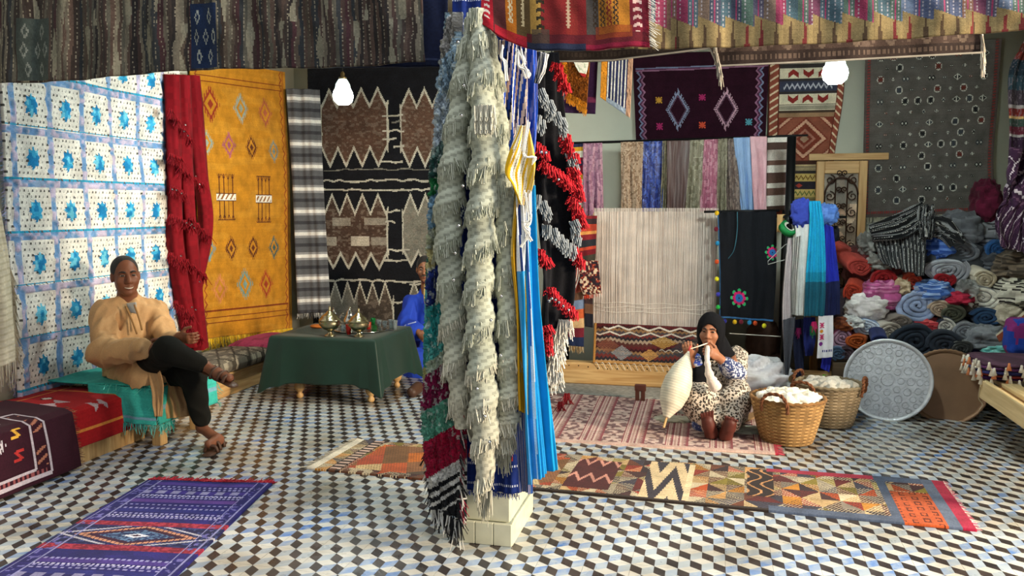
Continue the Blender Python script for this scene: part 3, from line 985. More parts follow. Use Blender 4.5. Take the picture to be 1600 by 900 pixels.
for k in range(8):
    f_ = k / 7
    rings.append(np.column_stack([cx + pts[:, 0] * f_, cy + pts[:, 1] * f_, np.full(nA, tz + .002)]))
for k in range(1, nS + 1):
    f_ = k / nS
    drop = (.355 + .10 * corner + .012 * np.sin(s * 5)) * f_
    outn = np.column_stack([np.sign(pts[:, 0]) * (np.abs(pts[:, 0]) > hx - .12), np.sign(pts[:, 1]) * (np.abs(pts[:, 1]) > hy - .12)])
    push = (.012 + .05 * f_ + .055 * corner * f_ + .014 * f_ * np.sin(s * 13 + 1.5 * np.sin(s * 3)))
    nrm = np.where(corner[:, None] > .35, outn * .75, pts[:, 2:4])
    xy = pts[:, :2] + nrm * push[:, None]
    rings.append(np.column_stack([cx + xy[:, 0], cy + xy[:, 1], tz - drop]))
V = np.vstack(rings); m = len(rings)
i, j = np.meshgrid(np.arange(m - 1), np.arange(nA), indexing='ij')
Fc = np.stack([i * nA + j, (i + 1) * nA + j, (i + 1) * nA + (j + 1) % nA, i * nA + (j + 1) % nA], -1).reshape(-1, 4)
tc_ = mk('tablecloth', (V, Fc), cloth_mat('green_satin', .5, .1, .05, 300, .35, var=.12), smooth=True, fcol=np.tile(lin('#122e24'), (len(Fc), 1)), label='dark green satin cloth draped over the low tea table', cat='tablecloth')
sm = tc_.modifiers.new('thickness', 'SOLIDIFY'); sm.thickness = .003

SILVER = plain('tarnished_silver', '#b3a988', .22, 1.0, var=.2, nscale=30, bump=.25, bscale=120)
SILVER2 = plain('bright_silver', '#c9c9c4', .15, 1.0, var=.1)


def on_table(px, py): return onz(px, py, tz + .004)


def tureen(px, py, s, label):
    c = on_table(px, py)
    t = thing('tureen', label, 'tureen', c, 'silver tureens on the tea table')
    mk('foot', lathe(np.array([(.0, 0), (.045, 0), (.043, .008), (.02, .02), (.016, .035), (.024, .045)]) * s, 24, c), SILVER, t, smooth=True)
    pr = np.array([(.024, .045), (.055, .06), (.078, .085), (.084, .11), (.080, .125), (.086, .13)]) * s
    bo = mk('bowl', lathe(pr, 28, c), SILVER, t, smooth=True)
    li = mk('lid', lathe(np.array([(.088, .131), (.086, .137), (.070, .150), (.066, .160), (.05, .175), (.03, .187), (.022, .200), (.012, .206), (.0, .207)]) * s, 28, c), SILVER, t, smooth=True)
    mk('finial', lathe(np.array([(.006, .203), (.012, .213), (.006, .222), (.010, .231), (.006, .240), (0, .246)]) * s, 12, c), SILVER, li, smooth=True)
    for sg in (-1, 1):
        pth = [c + np.array([sg * (.078 + .02 * sin(a)) * s, 0, (.105 + .022 * cos(a)) * s]) for a in np.linspace(0, pi, 9)]
        mk('handle', tube(pth, .004 * s, 6), SILVER, bo, smooth=True)
    return t


tureen(516, 525, 1.0, 'lidded silver tureen at the left of the tea table')
tureen(561, 526, .95, 'lidded silver tureen at the right, in front of the tea tray')


def teapot(px, py, s, label):
    c = on_table(px, py)
    t = thing('teapot', label, 'teapot', c, 'silver teapots on the tea table')
    bo = mk('body', lathe(np.array([(.0, 0), (.035, 0), (.04, .01), (.055, .04), (.056, .07), (.045, .1), (.028, .125), (.03, .13)]) * s, 24, c), SILVER2, t, smooth=True)
    li = mk('lid', lathe(np.array([(.031, .13), (.028, .14), (.014, .165), (.01, .172), (.0, .174)]) * s, 20, c), SILVER2, t, smooth=True)
    mk('knob', ball(c + np.array([0, 0, .182 * s]), .009 * s, 10, 6), SILVER2, li, smooth=True)
    mk('spout', tube(smooth_path([c + np.array(p) * s for p in [(.05, 0, .05), (.085, 0, .075), (.095, 0, .115), (.112, 0, .13)]], 12), np.linspace(.012, .005, 12) * s, 8), SILVER2, t, smooth=True)
    mk('handle', tube(smooth_path([c + np.array(p) * s for p in [(-.05, 0, .1), (-.09, 0, .11), (-.095, 0, .07), (-.055, 0, .035)]], 14), .005 * s, 6), SILVER2, t, smooth=True)


c0 = on_table(566, 516)
tr = thing('tea_tray', 'round silver tray holding glasses on the green cloth', 'tray', c0)
mk('plate', lathe([(0, .004), (.20, .004), (.215, .012), (.235, .016), (.237, .012), (.21, .0), (0, 0)], 40, c0), SILVER2, tr, smooth=True)
teapot(547, 512, .95, 'tall silver teapot behind the two tureens')
teapot(522, 507, .8, 'small silver teapot behind the left tureen')


def glass_mat(name, c, alpha):
    m, nt, b, N, L = _nt(name)
    b.inputs['Base Color'].default_value = (*lin(c), 1); b.inputs['Roughness'].default_value = .06
    b.inputs['Transmission Weight'].default_value = alpha; b.inputs['IOR'].default_value = 1.25
    return m


G_CLEAR, G_RED, G_GREEN = glass_mat('clear_glass', '#dfe8ea', .85), glass_mat('red_glass', '#c8372c', .5), glass_mat('green_glass', '#1f7a3c', .6)
for px, py, gm, nm in [(576, 516, G_RED, 'red tea glass on the silver tray'), (583, 509, G_GREEN, 'green tea glass at the back of the silver tray'), (592, 512, G_CLEAR, 'clear tea glass on the silver tray beside the green glass'), (601, 514, G_CLEAR, 'clear tea glass at the right edge of the silver tray'),
                       (611, 516, G_CLEAR, 'tall clear glass standing by itself near the right table corner'), (617, 517, G_CLEAR, 'outermost clear glass at the right table corner'), (536, 521, G_CLEAR, 'small clear glass between the two tureens'), (545, 524, G_RED, 'dark red tea glass in front of the tall teapot')]:
    c = on_table(px, py) + np.array([0, 0, .006])
    pr = [(0, .001), (.016, .001), (.018, .02), (.024, .062), (.022, .062), (.016, .02), (.013, .006), (0, .006)]
    if 'tall' in nm or 'outermost' in nm: pr = [(r * 1.05, z * 1.35) for r, z in pr]
    mk('tea_glass', lathe(pr, 16, c), gm, smooth=True, label=nm, cat='glass', group='tea glasses')
c = on_table(497, 513)
g = Geo()
g.add(ball(c + np.array([0, 0, .018]), (.07, .05, .018), 20, 10))
mk('bread_loaf', g, plain('orange_crust', '#b9621c', .7, bump=.3), smooth=True, label='flat orange loaf lying behind the left tureen', cat='bread')
# ================================================================= textiles over the gallery beam
def ypts(pts, Y): return [ony(x, y, Y) for x, y in pts]


# long brown striped kilim on the left
W, Hh = 420, 60
cv = Cv(W, Hh, '#4a3f3a')
wob = cv.X + .004 * vnoise(cv.X * 40, cv.Y * 5)
stripe_cols = ['#3a302c', '#5b4a42', '#4a2f33', '#6b6458', '#35383c', '#5a4f45', '#443a36', '#7d7566', '#4b3a36', '#2f2a2a', '#52433c', '#5d5a50']
k = np.floor(wob * 150).astype(int)
ha = _hash(k, k * 0 + 3, k * 0)
for q, c in enumerate(stripe_cols):
    cv.set((ha * 12).astype(int) == q, c)
fl = (np.abs((wob * 14 + .3 * np.floor(cv.Y * 2)) % 1 - .5) < .10 * (1 - np.abs((cv.Y * 1.8 + np.floor(wob * 14) * .37) % 1 * 2 - 1)))
cv.set(fl, '#8b8674'); cv.set((np.abs((wob * 75) % 1 - .5) < .07) & ((cv.Y * 22 + np.floor(wob * 75) * .4) % 1 < .5), '#a39a86', .7)


def tv(px): return (px + 60) / 722.0


for a, b_, y0_, c in [(324, 368, .30, '#1c2f52'), (40, 95, .42, '#47504c')]:
    m = (cv.X > tv(a)) & (cv.X < tv(b_)) & (cv.Y > y0_) & (cv.Y < .99)
    cv.set(m, c)
    lx = (cv.X - tv(a)) / (tv(b_) - tv(a)); ly = (cv.Y - y0_) / (1 - y0_)
    for cx, cy in [(.25, .2), (.7, .2), (.2, .5), (.55, .5), (.85, .5), (.3, .8), (.7, .8)]:
        d = np.abs(lx - cx) / .10 + np.abs(ly - cy) / .13
        cv.set(m & (d < 1) & (d > .55), '#b9bdb4', .9 if c == '#1c2f52' else .4)
cv.grain(.16); cv.a *= .62
P = between(ypts([(-60, -40), (-60, 124)], 3.50), ypts([(655, -40), (662, 98)], 3.50), W, Hh, False)
bot = np.linspace(0, 1, W + 1)
P[..., 2] -= (np.linspace(0, 1, Hh + 1) ** 2)[:, None] * (.012 * np.sin(bot * 9) + .015 * np.sin(bot * 3.1 + 1))[None, :]
textile('brown_kilim', waves(P, .012, 9), cv, WOOL, thick=.012, back=True, label='long brown striped kilim with an indigo patch hanging along the top left', cat='kilim')
# dark indigo blanket behind it
cv = Cv(60, 50, '#131a33'); cv.set(np.abs(cv.Y - .93) < .012, '#2d3550'); cv.grain(.2)
P = between(ypts([(470, -60), (470, 106)], 3.60), ypts([(700, -60), (694, 104)], 3.60), 60, 50, False)
textile('indigo_blanket', waves(P, .008, 4), cv, COTTON, thick=.01, back=True, label='dark indigo blanket hanging behind the brown striped kilim', cat='blanket')

# banded red kilim over the sawtooth one
W, Hh = 150, 60
cv = Cv(W, Hh)
cv.vst([(.05, '#b21b2c'), (.05, '#5b2a2a'), (.045, '#b86a1c'), (.06, '#5a4526'), (.045, '#a8823e'), (.10, '#7a1d1f'), (.05, '#7d2420'), (.035, '#7a1d1f'), (.05, '#4b443f'), (.13, '#a86d1f'), (.06, '#6a1426'), (.02, '#6a1426')])


def chain(x, n, c, w=.012, y1=.72):
    f = (cv.Y * n) % 1
    cv.set((np.abs(np.abs(cv.X - x) - w * np.sin(f * pi)) < .0045) & (cv.Y < y1), c)


def fern(x, n, c, w=.022, y1=.82):
    f = (cv.Y * n - np.abs(cv.X - x) * 9) % 1
    cv.set((np.abs(cv.X - x) < w) & (f < .42) & (cv.Y < y1), c)


fern(.035, 9, '#e3d3c6', .018); fern(.355, 9, '#2d2618', .024); fern(.935, 9, '#c9a9a0', .026)
for x, c in [(.63, '#3a2a1c'), (.675, '#4a3520'), (.715, '#7a2a1c'), (.755, '#2a2018')]: chain(x + .05, 14, c)
chain(.175, 11, '#d8c49a', .008); chain(.52, 20, '#b59a80', .006); chain(.245, 16, '#c9b48a', .005)
cv.rect(.27, .80, 1.0, 1.0, '#5a1620'); cv.rect(.68, .70, .9, .86, '#8a3a1a', .7); cv.rect(.30, .74, .41, .92, '#4a4038', .8); cv.rect(.2, .92, .62, 1.01, '#232a42')
cv.rect(.08, .85, .27, 1.0, '#b21b2c', .9)
cv.set((cv.Y > .93) & (cv.X > .62), '#7a1430')
cv.grain(.12, .05); cv.a *= .78
P = between(ypts([(748, -40), (752, 20), (756, 40)], 3.36), ypts([(1010, -40), (1012, 30), (1014, 70)], 3.30), W, Hh, False)
tb_ = np.linspace(0, 1, W + 1)
low = np.interp(tb_, [0, .10, .20, .32, .6, 1], [38, 55, 68, 79, 78, 71])
top = ony(np.full(W + 1, 880.), np.full(W + 1, -40.), 3.33)
for j_ in range(W + 1):
    xa = 750 + 262 * tb_[j_]
    yy = 3.40 - .03 * np.sin(tb_[j_] * pi) - .04 * tb_[j_]
    a = ony(xa, -40., yy); b_ = ony(xa + 3, low[j_], yy - .05)
    P[:, j_] = a + (b_ - a) * np.linspace(0, 1, Hh + 1)[:, None]
bk = textile('banded_kilim', waves(P, .008, 3), cv, WOOL, thick=.012, back=True, label='red, ochre and olive banded kilim hanging in front of the pillar top', cat='kilim')
add_fringe(bk, 'fringe', WOOL, P[20:, -1], 50, .03, '#d8d4c8', drop=(1, 0, -.6), spread=.4)

# sawtooth kilim to the right
W, Hh = 330, 60
cv = Cv(W, Hh, '#7d6c4a')
pal = ['#3a4152', '#5b3348', '#47506a', '#6a5a50', '#3f5560', '#7a2f4a', '#4e4a5c', '#57647a', '#6b4f44', '#455a52']
k = np.floor(cv.X * 44).astype(int); ha = _hash(k, k * 0 + 9, k * 0 + 2)
f = (cv.X * 44) % 1
edge = .60 + .16 * ((cv.X * 17) % 1)
upper = cv.Y < edge
for q, c in enumerate(pal): cv.set(upper & ((ha * 10).astype(int) == q), c)
cv.set(upper & (np.abs((cv.X * 88) % 1 - .5) < .10) & ((cv.Y * 18 + k * .3) % 1 < .55), '#a8a3aa', .6)
cv.set(upper & (np.abs((cv.X * 22 + .25) % 1 - .5) < .03), '#8a3a5a')
tooth = (~upper) & (np.abs((cv.X * 34) % 1 - .5) < .16 * np.clip((cv.Y - .62) / .36, 0, 1))
cv.set(tooth, '#4a3a2a'); cv.set(tooth & (ha > .6), '#6a2a2a')
cv.set((~upper) & ((cv.X * 17) % 1 > .85), '#8a7852')
cv.grain(.14, .05, .05)
P = between(ypts([(880, -45), (880, 78)], 3.55), ypts([(1660, -45), (1660, 42)], 3.60), W, Hh, False)
P[..., 2] -= (np.linspace(0, 1, Hh + 1) ** 2)[:, None] * (.02 * np.sin(np.linspace(0, pi, W + 1)))[None, :]
textile('sawtooth_kilim', waves(P, .010, 7), cv, WOOL, thick=.012, back=True, label='long blue and sand kilim with a sawtooth edge hanging along the top right', cat='kilim')
# brown medallion carpet hung behind, with two white fringes
W, Hh = 260, 50
cv = Cv(W, Hh, '#5d4c46')
lx = (cv.X * 13) % 1; ly = (cv.Y - .45) / .5
d = np.abs(lx - .5) * 2 + np.abs(ly)
cv.set((d < .9) & (d > .72), '#8d7a6c'); cv.set(d < .35, '#7a5a50'); cv.set((np.abs(lx - .5) > .44) & ((cv.Y * 12) % 1 < .5), '#7d6a5f')
cv.set(vnoise(cv.X * 90, cv.Y * 14) > .45, '#8a776c', .5)
cv.rect(0, .85, 1, 1.01, '#463a37'); cv.set((cv.Y > .88) & (cv.Y < .95) & ((cv.X * 90) % 1 < .5), '#77655b')
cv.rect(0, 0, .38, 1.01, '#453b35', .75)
cv.grain(.12)
P = between(ypts([(862, -20), (866, 97)], 3.95), ypts([(1532, -30), (1534, 83)], 3.95), W, Hh, False)
P[..., 2] += (np.linspace(0, 1, Hh + 1) ** 2)[:, None] * (np.interp(np.linspace(0, 1, W + 1), [0, .15, .39, .41, .7, 1], [0, .0, .045, -.035, -.02, 0]))[None, :]
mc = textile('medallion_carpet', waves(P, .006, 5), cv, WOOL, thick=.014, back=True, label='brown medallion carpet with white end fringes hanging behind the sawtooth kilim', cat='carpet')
add_fringe(mc, 'fringe', WOOL, P[-22:, -1], 70, .10, ['#d9d0c2', '#c4b8a6'], drop=(.12, 0, -1), spread=.2, rad=.003)
xq = int(W * .40)
add_fringe(mc, 'fringe', WOOL, [P[-16, xq] - (0, .02, 0), P[-1, xq + 4] - (0, .02, 0)], 60, .09, ['#d9d0c2', '#c4b8a6'], drop=(.12, 0, -1), spread=.25, rad=.003)
g = Geo(); g.add(tube(P[-1] - (0, .016, 0), .004, 5), '#c9c0b2'); mk('selvedge', g, WOOL, mc)

# ================================================================= textiles on the pillar
def panel(Lpx, Rpx, Y, nx, ny, YR=None):
    return between(ypts(Lpx, Y), ypts(Rpx, Y if YR is None else YR), nx, ny)


# blue blanket against the pillar
W, Hh = 60, 220
cv = Cv(W, Hh, '#15296b')
for y in (.03, .075, .86, .90, .945, .985): cv.set((np.abs(cv.Y - y) < .002) & ((cv.X * 30) % 1 < .7), '#c3c9dc')
for y in (.2, .44, .12): cv.set((np.abs(cv.Y - y) < .012) & (np.abs(cv.X - .18) < .10) & ((cv.X * 14 + cv.Y * 60) % 1 < .4), '#e0e2ea')
cv.set((np.abs(cv.Y - .92) < .01) & ((cv.X * 6) % 1 < .5) & (np.abs(((cv.X * 18) % 1) - .5 + (cv.Y - .92) * 30) < .25), '#b3403a')
cv.grain(.12, .06)
P = panel([(706, -25), (708, 300), (714, 640), (717, 765)], [(812, -25), (812, 300), (810, 640), (810, 772)], 3.53, W, Hh)
bb = textile('blue_blanket', waves(P, .008, 3), cv, COTTON, thick=.02, back=True, label='royal blue blanket with white dashes wrapped round the pillar', cat='blanket')
add_fringe(bb, 'fringe', WOOL, P[-1], 90, .02, ['#15296b', '#3a4a90'], spread=.6)

# multicoloured rag strip at the left of the pillar
W, Hh = 60, 330
cv = Cv(W, Hh, '#7d93a0')
dv = cv.Y + (cv.X - .5) * .07
bands = [(.0, '#8d8a86'), (.07, '#7f97a8'), (.15, '#9aa6b0'), (.24, '#566f6a'), (.28, '#1c6a3a'), (.335, '#6f93ad'), (.40, '#5d8fa6'), (.44, '#9a9a86'), (.485, '#1f2f70'), (.555, '#2d8584'), (.63, '#4fa39c'), (.665, '#9aa892'), (.69, '#6a1138'), (.765, '#4f8a74'), (.83, '#8e1030'), (.905, '#bdbab4'), (.93, '#1a1a1c'), (.94, '#d5d2cc'), (.95, '#1a1a1c'), (.96, '#d5d2cc'), (.968, '#1a1a1c'), (.985, '#cfccc6'), (.99, '#1a1a1c')]
for y, c in bands: cv.set(dv >= y, c)
cv.set((cv.X < .34) & (dv > .26) & (dv < .30), '#1f3f3a'); cv.set((cv.X > .6) & (dv > .28) & (dv < .34), '#1c7a3a'); cv.set((cv.X < .35) & (dv > .40) & (dv < .48), '#b3a45a', .6)
cv.set((vnoise(cv.X * 24, cv.Y * 130) > .42) & (cv.Y < .83), '#b9c0b8', .5); cv.set(vnoise(cv.X * 30, cv.Y * 170, 4) > .5, '#20242c', .4)
cv.grain(.22)
P = between([ony(697, 20, 3.50), ony(680, 200, 3.47), ony(671, 400, 3.46), ony(669, 560, 3.46), ony(665, 660, 3.46), ony(676, 790, 3.45)],
            [ony(716, 20, 3.44), ony(712, 200, 3.42), ony(702, 400, 3.41), ony(708, 520, 3.41), ony(718, 620, 3.41), ony(719, 815, 3.42)], W, Hh)
Hk = .016 * rng.random((Hh + 1, W + 1)) + .012 * vnoise(np.linspace(0, 12, W + 1)[None, :], np.linspace(0, 70, Hh + 1)[:, None])
rs = textile('rag_rug', waves(P, .012, 1.3), cv, SHAG, thick=.03, back=True, height=Hk, label='narrow multicoloured rag rug hanging on the left of the pillar', cat='rug')
add_fringe(rs, 'fringe', WOOL, P[-1], 90, .09, ['#1a1a1c', '#1a1a1c', '#cfccc6'], spread=.5, rad=.004)
add_fringe(rs, 'fringe', WOOL, P[215:, -1], 110, .05, ['#26262a', '#cfccc6', '#8e1030'], drop=(.5, -.2, -1), spread=.5, rad=.003)
add_fringe(rs, 'fringe', WOOL, P[290:, 0], 50, .05, ['#1a1a1c', '#cfccc6'], drop=(-.3, -.2, -1), spread=.5, rad=.004)
W, Hh = 14, 200
cv = Cv(W, Hh, '#3a6a66')
for y, c in [(.3, '#1c5a4a'), (.45, '#4a93a0'), (.55, '#2f7f78'), (.7, '#8f8f5a'), (.75, '#7a1438'), (.9, '#3a4a70'), (.95, '#2a2f50')]: cv.set(cv.Y > y, c)
cv.grain(.35)
P = between([ony(678, 230, 3.54), ony(667, 420, 3.54), ony(662, 600, 3.54), ony(664, 715, 3.54)], [ony(692, 230, 3.48), ony(680, 420, 3.48), ony(676, 600, 3.48), ony(678, 720, 3.48)], W, Hh)
textile('rag_runner', P, cv, SHAG, thick=.02, back=True, height=.01 * rng.random((Hh + 1, W + 1)), label='thin teal and plum rag strip behind the left edge of the rag rug', cat='rug')

# grey-green tasselled wedding blanket, twisted into three ropes
SG = ['#a3a693', '#8f937f', '#b3b5a3']
t = thing('twisted_blanket', 'sage grey tasselled blanket twisted into three ropes down the pillar front', 'blanket', ony(757, 812, 3.36))
tassel_mesh('sage', ['#b5b8a6', '#9b9f8c', '#c6c8b8', '#a9ad9a'], 22, .055, .0034, .30)
tassel_mesh('cream', ['#c9c4b2', '#b3af9c', '#d8d3c2'], 22, .060, .0034, .30)
ropes = [[(742, 22), (727, 110), (712, 230), (700, 340), (704, 450), (712, 560), (722, 668)],
         [(748, 15), (752, 110), (757, 230), (752, 340), (748, 450), (752, 560), (757, 660), (757, 765)],
         [(757, 20), (768, 110), (780, 230), (790, 340), (792, 450), (797, 560), (795, 640), (786, 690)]]
rad_px = [[10, 18, 21, 22, 20, 20, 13], [11, 19, 22, 23, 22, 22, 23, 12], [8, 15, 17, 19, 18, 20, 22, 12]]
Yd = [3.42, 3.37, 3.43]
for q in range(3):
    m = 150; n = 28
    path = smooth_path(np.array([ony(x, y, Yd[q]) for x, y in ropes[q]]), m)
    rad = np.interp(np.linspace(0, 1, m), np.linspace(0, 1, len(rad_px[q])), rad_px[q]) * 3.5 / F_PX
    V, Fc = tube(path, rad, n, cap=False)
    ii = np.repeat(np.arange(m), n); aa = np.tile(np.arange(n) / n, m)
    L = np.linalg.norm(np.diff(path, axis=0), axis=1).sum()
    pitch = .165
    ph = (ii / m * L / pitch - aa * 1.0)
    V = V + (V - np.repeat(path, n, 0)) * (.13 * np.cos(ph * 2 * pi) + .05 * np.cos(ph * 8 * pi))[:, None]
    fi, fa = np.meshgrid(np.arange(m - 1), np.arange(n), indexing='ij')
    fp = ((fi + .5) / m * L / pitch - (fa + .5) / n).ravel()
    C = np.tile(lin('#b0b4a3'), (len(Fc), 1))
    low = np.clip((fi.ravel() / m - .72) * 4, 0, 1)[:, None]
    C = C * (1 - low) + lin('#c3bda9') * low
    C[((fp * 5) % 1) < .35] *= .70
    C *= .95 + .1 * rng.random((len(C), 1))
    mk('rope', (V, Fc), WOOL, t, smooth=True, fcol=C)
    # tassel rows follow the twist
    nt_ = int(L / pitch * 9.5)
    for k in range(nt_):
        s = (k + .5) / nt_
        i = min(int(s * m), m - 1)
        ang = (s * L / pitch) * 2 * pi + .3 * rng.random()
        T_, N_, B_ = frames(path)
        dv_ = cos(ang) * N_[i] + sin(ang) * B_[i]
        if dv_[1] > .35: continue
        p = path[i] + dv_ * rad[i] * 1.02
        put_tassel('cream' if s > .68 else 'sage', p, t, (rng.uniform(-.15, .15), rng.uniform(-.2, .2), np.arctan2(dv_[1], dv_[0]) + pi / 2), rng.uniform(.8, 1.1))
for q in (1, 2):
    e = ony(*ropes[q][-1], Yd[q])
    V, Fc, C = fringe([e + (-.03, 0, 0), e + (.03, 0, 0)], 40, .12, ['#c9c4b2', '#b3af9c'], spread=.25, rad=.003)
    mk('end_fringe', (V, Fc), WOOL, t, fcol=C)
for s_ in ((757, 165), (757, 185)):
    for k in range(3): put_tassel('cream', ony(s_[0] - 8 + 8 * k, s_[1], 3.27), t, (0, 0, 0), 1.0)
g = Geo()
for px, py in [(709, 437), (767, 500), (723, 290), (711, 395), (782, 555), (757, 650), (745, 607), (783, 462), (716, 352), (725, 133), (715, 65), (765, 690), (721, 180)]:
    g.add(lathe([(0, .0015), (.008, 0), (0, -.0015)], 8, ony(px, py, 3.29), axis=(rng.uniform(-.4, .4), -1, .3)))
mk('sequins', g, SEQ, t, kind='stuff')


def striped(w, h, base, stripes, n, skew=0.0, grain=.08):
    cv = Cv(w, h, base)
    f = ((cv.X + skew * cv.Y) * n) % 1
    x = 0
    for wd, c in stripes:
        cv.set((f >= x) & (f < x + wd), c); x += wd
    return cv.grain(grain)


def hanging(name, Lpx, Rpx, Y, cv, mat, amp, cnt, label, cat, YR=None, fr=None, group=None, thick=.006, ph=0.0):
    P = panel(Lpx, Rpx, Y, cv.w, cv.h, YR)
    P = waves(P, amp, cnt, ph)
    o = textile(name, P, cv, mat, thick=thick, back=True, smooth=True, label=label, cat=cat, group=group)
    if fr: add_fringe(o, 'fringe', WOOL, P[-1], fr[0], fr[1], fr[2], spread=.3, rad=fr[3] if len(fr) > 3 else .002)
    return o


# striped scarves knotted on the right of the pillar
cv = striped(70, 170, '#1c3f9a', [(.16, '#d3c3b8'), (.12, '#141c44'), (.14, '#c9b0a4'), (.14, '#1c3f9a'), (.08, '#12183a'), (.14, '#e2dad2'), (.1, '#2450b8')], 4, .35)
cv.rect(.80, 0, 1, .9, '#1f4bb5', .85)
hanging('striped_scarf', [(783, 62), (781, 180), (790, 280), (802, 330)], [(836, 62), (838, 180), (832, 260), (820, 330)], 3.45, cv, COTTON, .015, 3.5, 'royal blue scarf with thin pale stripes at the top right of the pillar', 'scarf', YR=3.56)
t = thing('yellow_scarf', 'mustard and white striped scarf hanging below the knot on the pillar', 'scarf', ony(814, 645, 3.4))
cv = striped(50, 90, '#d9a91e', [(.34, '#f0ead8'), (.10, '#7a7260'), (.22, '#efe6cc')], 4, .55); cv.rect(.74, .1, 1, .8, '#e0b528', .8); cv.set((cv.X < .14) & (cv.Y > .3), '#d9a91e')
textile('knotted_top', waves(panel([(811, 196), (789, 262), (800, 290), (810, 318)], [(826, 196), (836, 246), (834, 280), (824, 322)], 3.33, 50, 90, 3.36), .008, 1.5), cv, COTTON, t, thick=.006, back=True, smooth=True)
cv = striped(30, 160, '#c9971c', [(.12, '#7a6a3a'), (.1, '#e0c070')], 2, .2); cv.rect(0, .3, .8, 1, '#c9971c', .9)
textile('tail', waves(panel([(806, 296), (799, 390), (806, 480), (808, 580), (810, 640)], [(826, 296), (820, 390), (822, 480), (823, 580), (824, 648)], 3.37, 30, 160, 3.40), .010, 1.6), cv, COTTON, t, thick=.006, back=True, smooth=True)
cv = striped(80, 260, '#1f93d0', [(.06, '#e3e6ea'), (.05, '#22356e'), (.06, '#dfe3e8'), (.05, '#1c2a5a'), (.06, '#c9a9a6'), (.08, '#2f62b0'), (.05, '#e3e6ea')], 1, .10)
cv.rect(.0, .28, .30, 1, '#1b8fd0', .92); cv.rect(.68, .1, 1, 1, '#1296d2', .92)
hanging('turquoise_scarf', [(812, 290), (812, 400), (815, 520), (818, 660), (824, 757)], [(834, 290), (840, 400), (850, 520), (866, 660), (874, 730)], 3.36, cv, COTTON, .018, 3.0, 'bright turquoise scarf with white and navy stripes down the right of the pillar', 'scarf', YR=3.47)
cv = striped(40, 120, '#24407e', [(.15, '#c9bfc0'), (.15, '#151d40'), (.2, '#3a62a8'), (.12, '#a99aa0')], 6, .0)
hanging('navy_scarf', [(806, 560), (806, 650), (812, 768)], [(826, 560), (830, 650), (832, 772)], 3.41, cv, COTTON, .01, 2, 'narrow navy striped scarf beneath the yellow one', 'scarf')
cv = striped(20, 40, '#e6e4e0', [(.5, '#2a3550')], 6, .0)
hanging('striped_cord_scarf', [(842, 80), (838, 110), (836, 130)], [(856, 84), (852, 110), (842, 130)], 3.50, cv, COTTON, .008, 2, 'short white and navy striped end beside the black hanging', 'scarf')
# knotted white fringe cords
KN = [[(788, 70), (786, 90), (792, 100), (790, 125)], [(812, 78), (818, 95), (816, 105), (826, 112), (824, 122)], [(808, 82), (812, 100), (820, 108), (822, 120)], [(822, 300), (826, 340), (818, 350), (828, 375)], [(818, 320), (816, 350), (824, 362), (812, 385)], [(824, 190), (820, 240), (834, 245), (830, 255)], [(826, 300), (830, 345), (820, 355)]]
g = Geo()
for kk in KN:
    for d in range(3):
        pth = smooth_path(np.array([ony(x + rng.uniform(-4, 4), y + rng.uniform(-3, 3), 3.31 + .01 * d) for x, y in kk]), 22)
        g.add(tube(pth, .0035, 5), '#e8e6e0')
mk('knotted_cords', g, COTTON, kind='stuff', label='knotted white cords tied round the scarves on the pillar', cat='cord')

# black hanging with red and grey tassel rows
W, Hh = 70, 220
cv = Cv(W, Hh, '#15151a').grain(.25)
Lp_, Rp_ = [(838, 80), (838, 250), (843, 420), (846, 560)], [(868, 84), (882, 200), (891, 330), (894, 450), (874, 545), (848, 610)]
P = between(ypts(Lp_, 3.62), ypts(Rp_, 3.78), W, Hh)
P = waves(P, .025, 1.6)
bh = textile('black_hanging', P, cv, WOOL, thick=.012, back=True, label='black wool hanging with red and grey tassel rows right of the pillar', cat='hanging')
tassel_mesh('scarlet', ['#b51c28', '#96121d', '#c83038'], 30, .036, .0046, .8)
tassel_mesh('greyt', ['#8d949a', '#6f777d', '#a9afb3'], 24, .05, .0036, .5)
tassel_mesh('whitet', ['#e3ddd2', '#cfc8bb', '#efeae0'], 22, .07, .0036, .6)
rows = [('greyt', (842, 140), (880, 195), 7), ('scarlet', (838, 222), (850, 236), 3), ('scarlet', (852, 255), (888, 285), 7), ('greyt', (840, 305), (852, 325), 3), ('greyt', (856, 352), (893, 385), 7), ('scarlet', (843, 390), (852, 405), 3), ('scarlet', (858, 450), (893, 485), 7), ('scarlet', (852, 510), (856, 540), 3),
        ('greyt', (838, 180), (846, 188), 2), ('scarlet', (870, 100), (880, 130), 3), ('scarlet', (884, 210), (894, 240), 4), ('greyt', (892, 240), (900, 262), 3), ('scarlet', (892, 262), (902, 300), 5), ('scarlet', (896, 310), (904, 345), 5), ('greyt', (896, 345), (902, 370), 3), ('scarlet', (895, 385), (905, 405), 3)]
for key, a, b_, n in rows:
    for s in np.linspace(0, 1, n):
        px, py = a[0] + (b_[0] - a[0]) * s, a[1] + (b_[1] - a[1]) * s
        yy = 3.57 + (px - 838) / 60 * .15
        put_tassel(key, ony(px + rng.uniform(-2, 2), py, yy), bh, (0, rng.uniform(-.3, .3), .2), 1.05)
for px, py, n in [(866, 515, 3), (874, 530, 4), (868, 548, 4), (862, 565, 4), (866, 582, 4), (884, 500, 3)]:
    for k in range(n): put_tassel('whitet', ony(px + rng.uniform(-8, 8), py, 3.74), bh, (0, rng.uniform(-.2, .2), .2), rng.uniform(.8, 1.1))
g = Geo()
for px, py in [(846, 237), (853, 238), (868, 468), (873, 472), (880, 478), (888, 484), (862, 466), (872, 280), (858, 470)]:
    g.add(lathe([(0, .0015), (.008, 0), (0, -.0015)], 8, ony(px, py, 3.53 + (px - 838) / 60 * .15), axis=(rng.uniform(-.4, .4), -1, .3)))
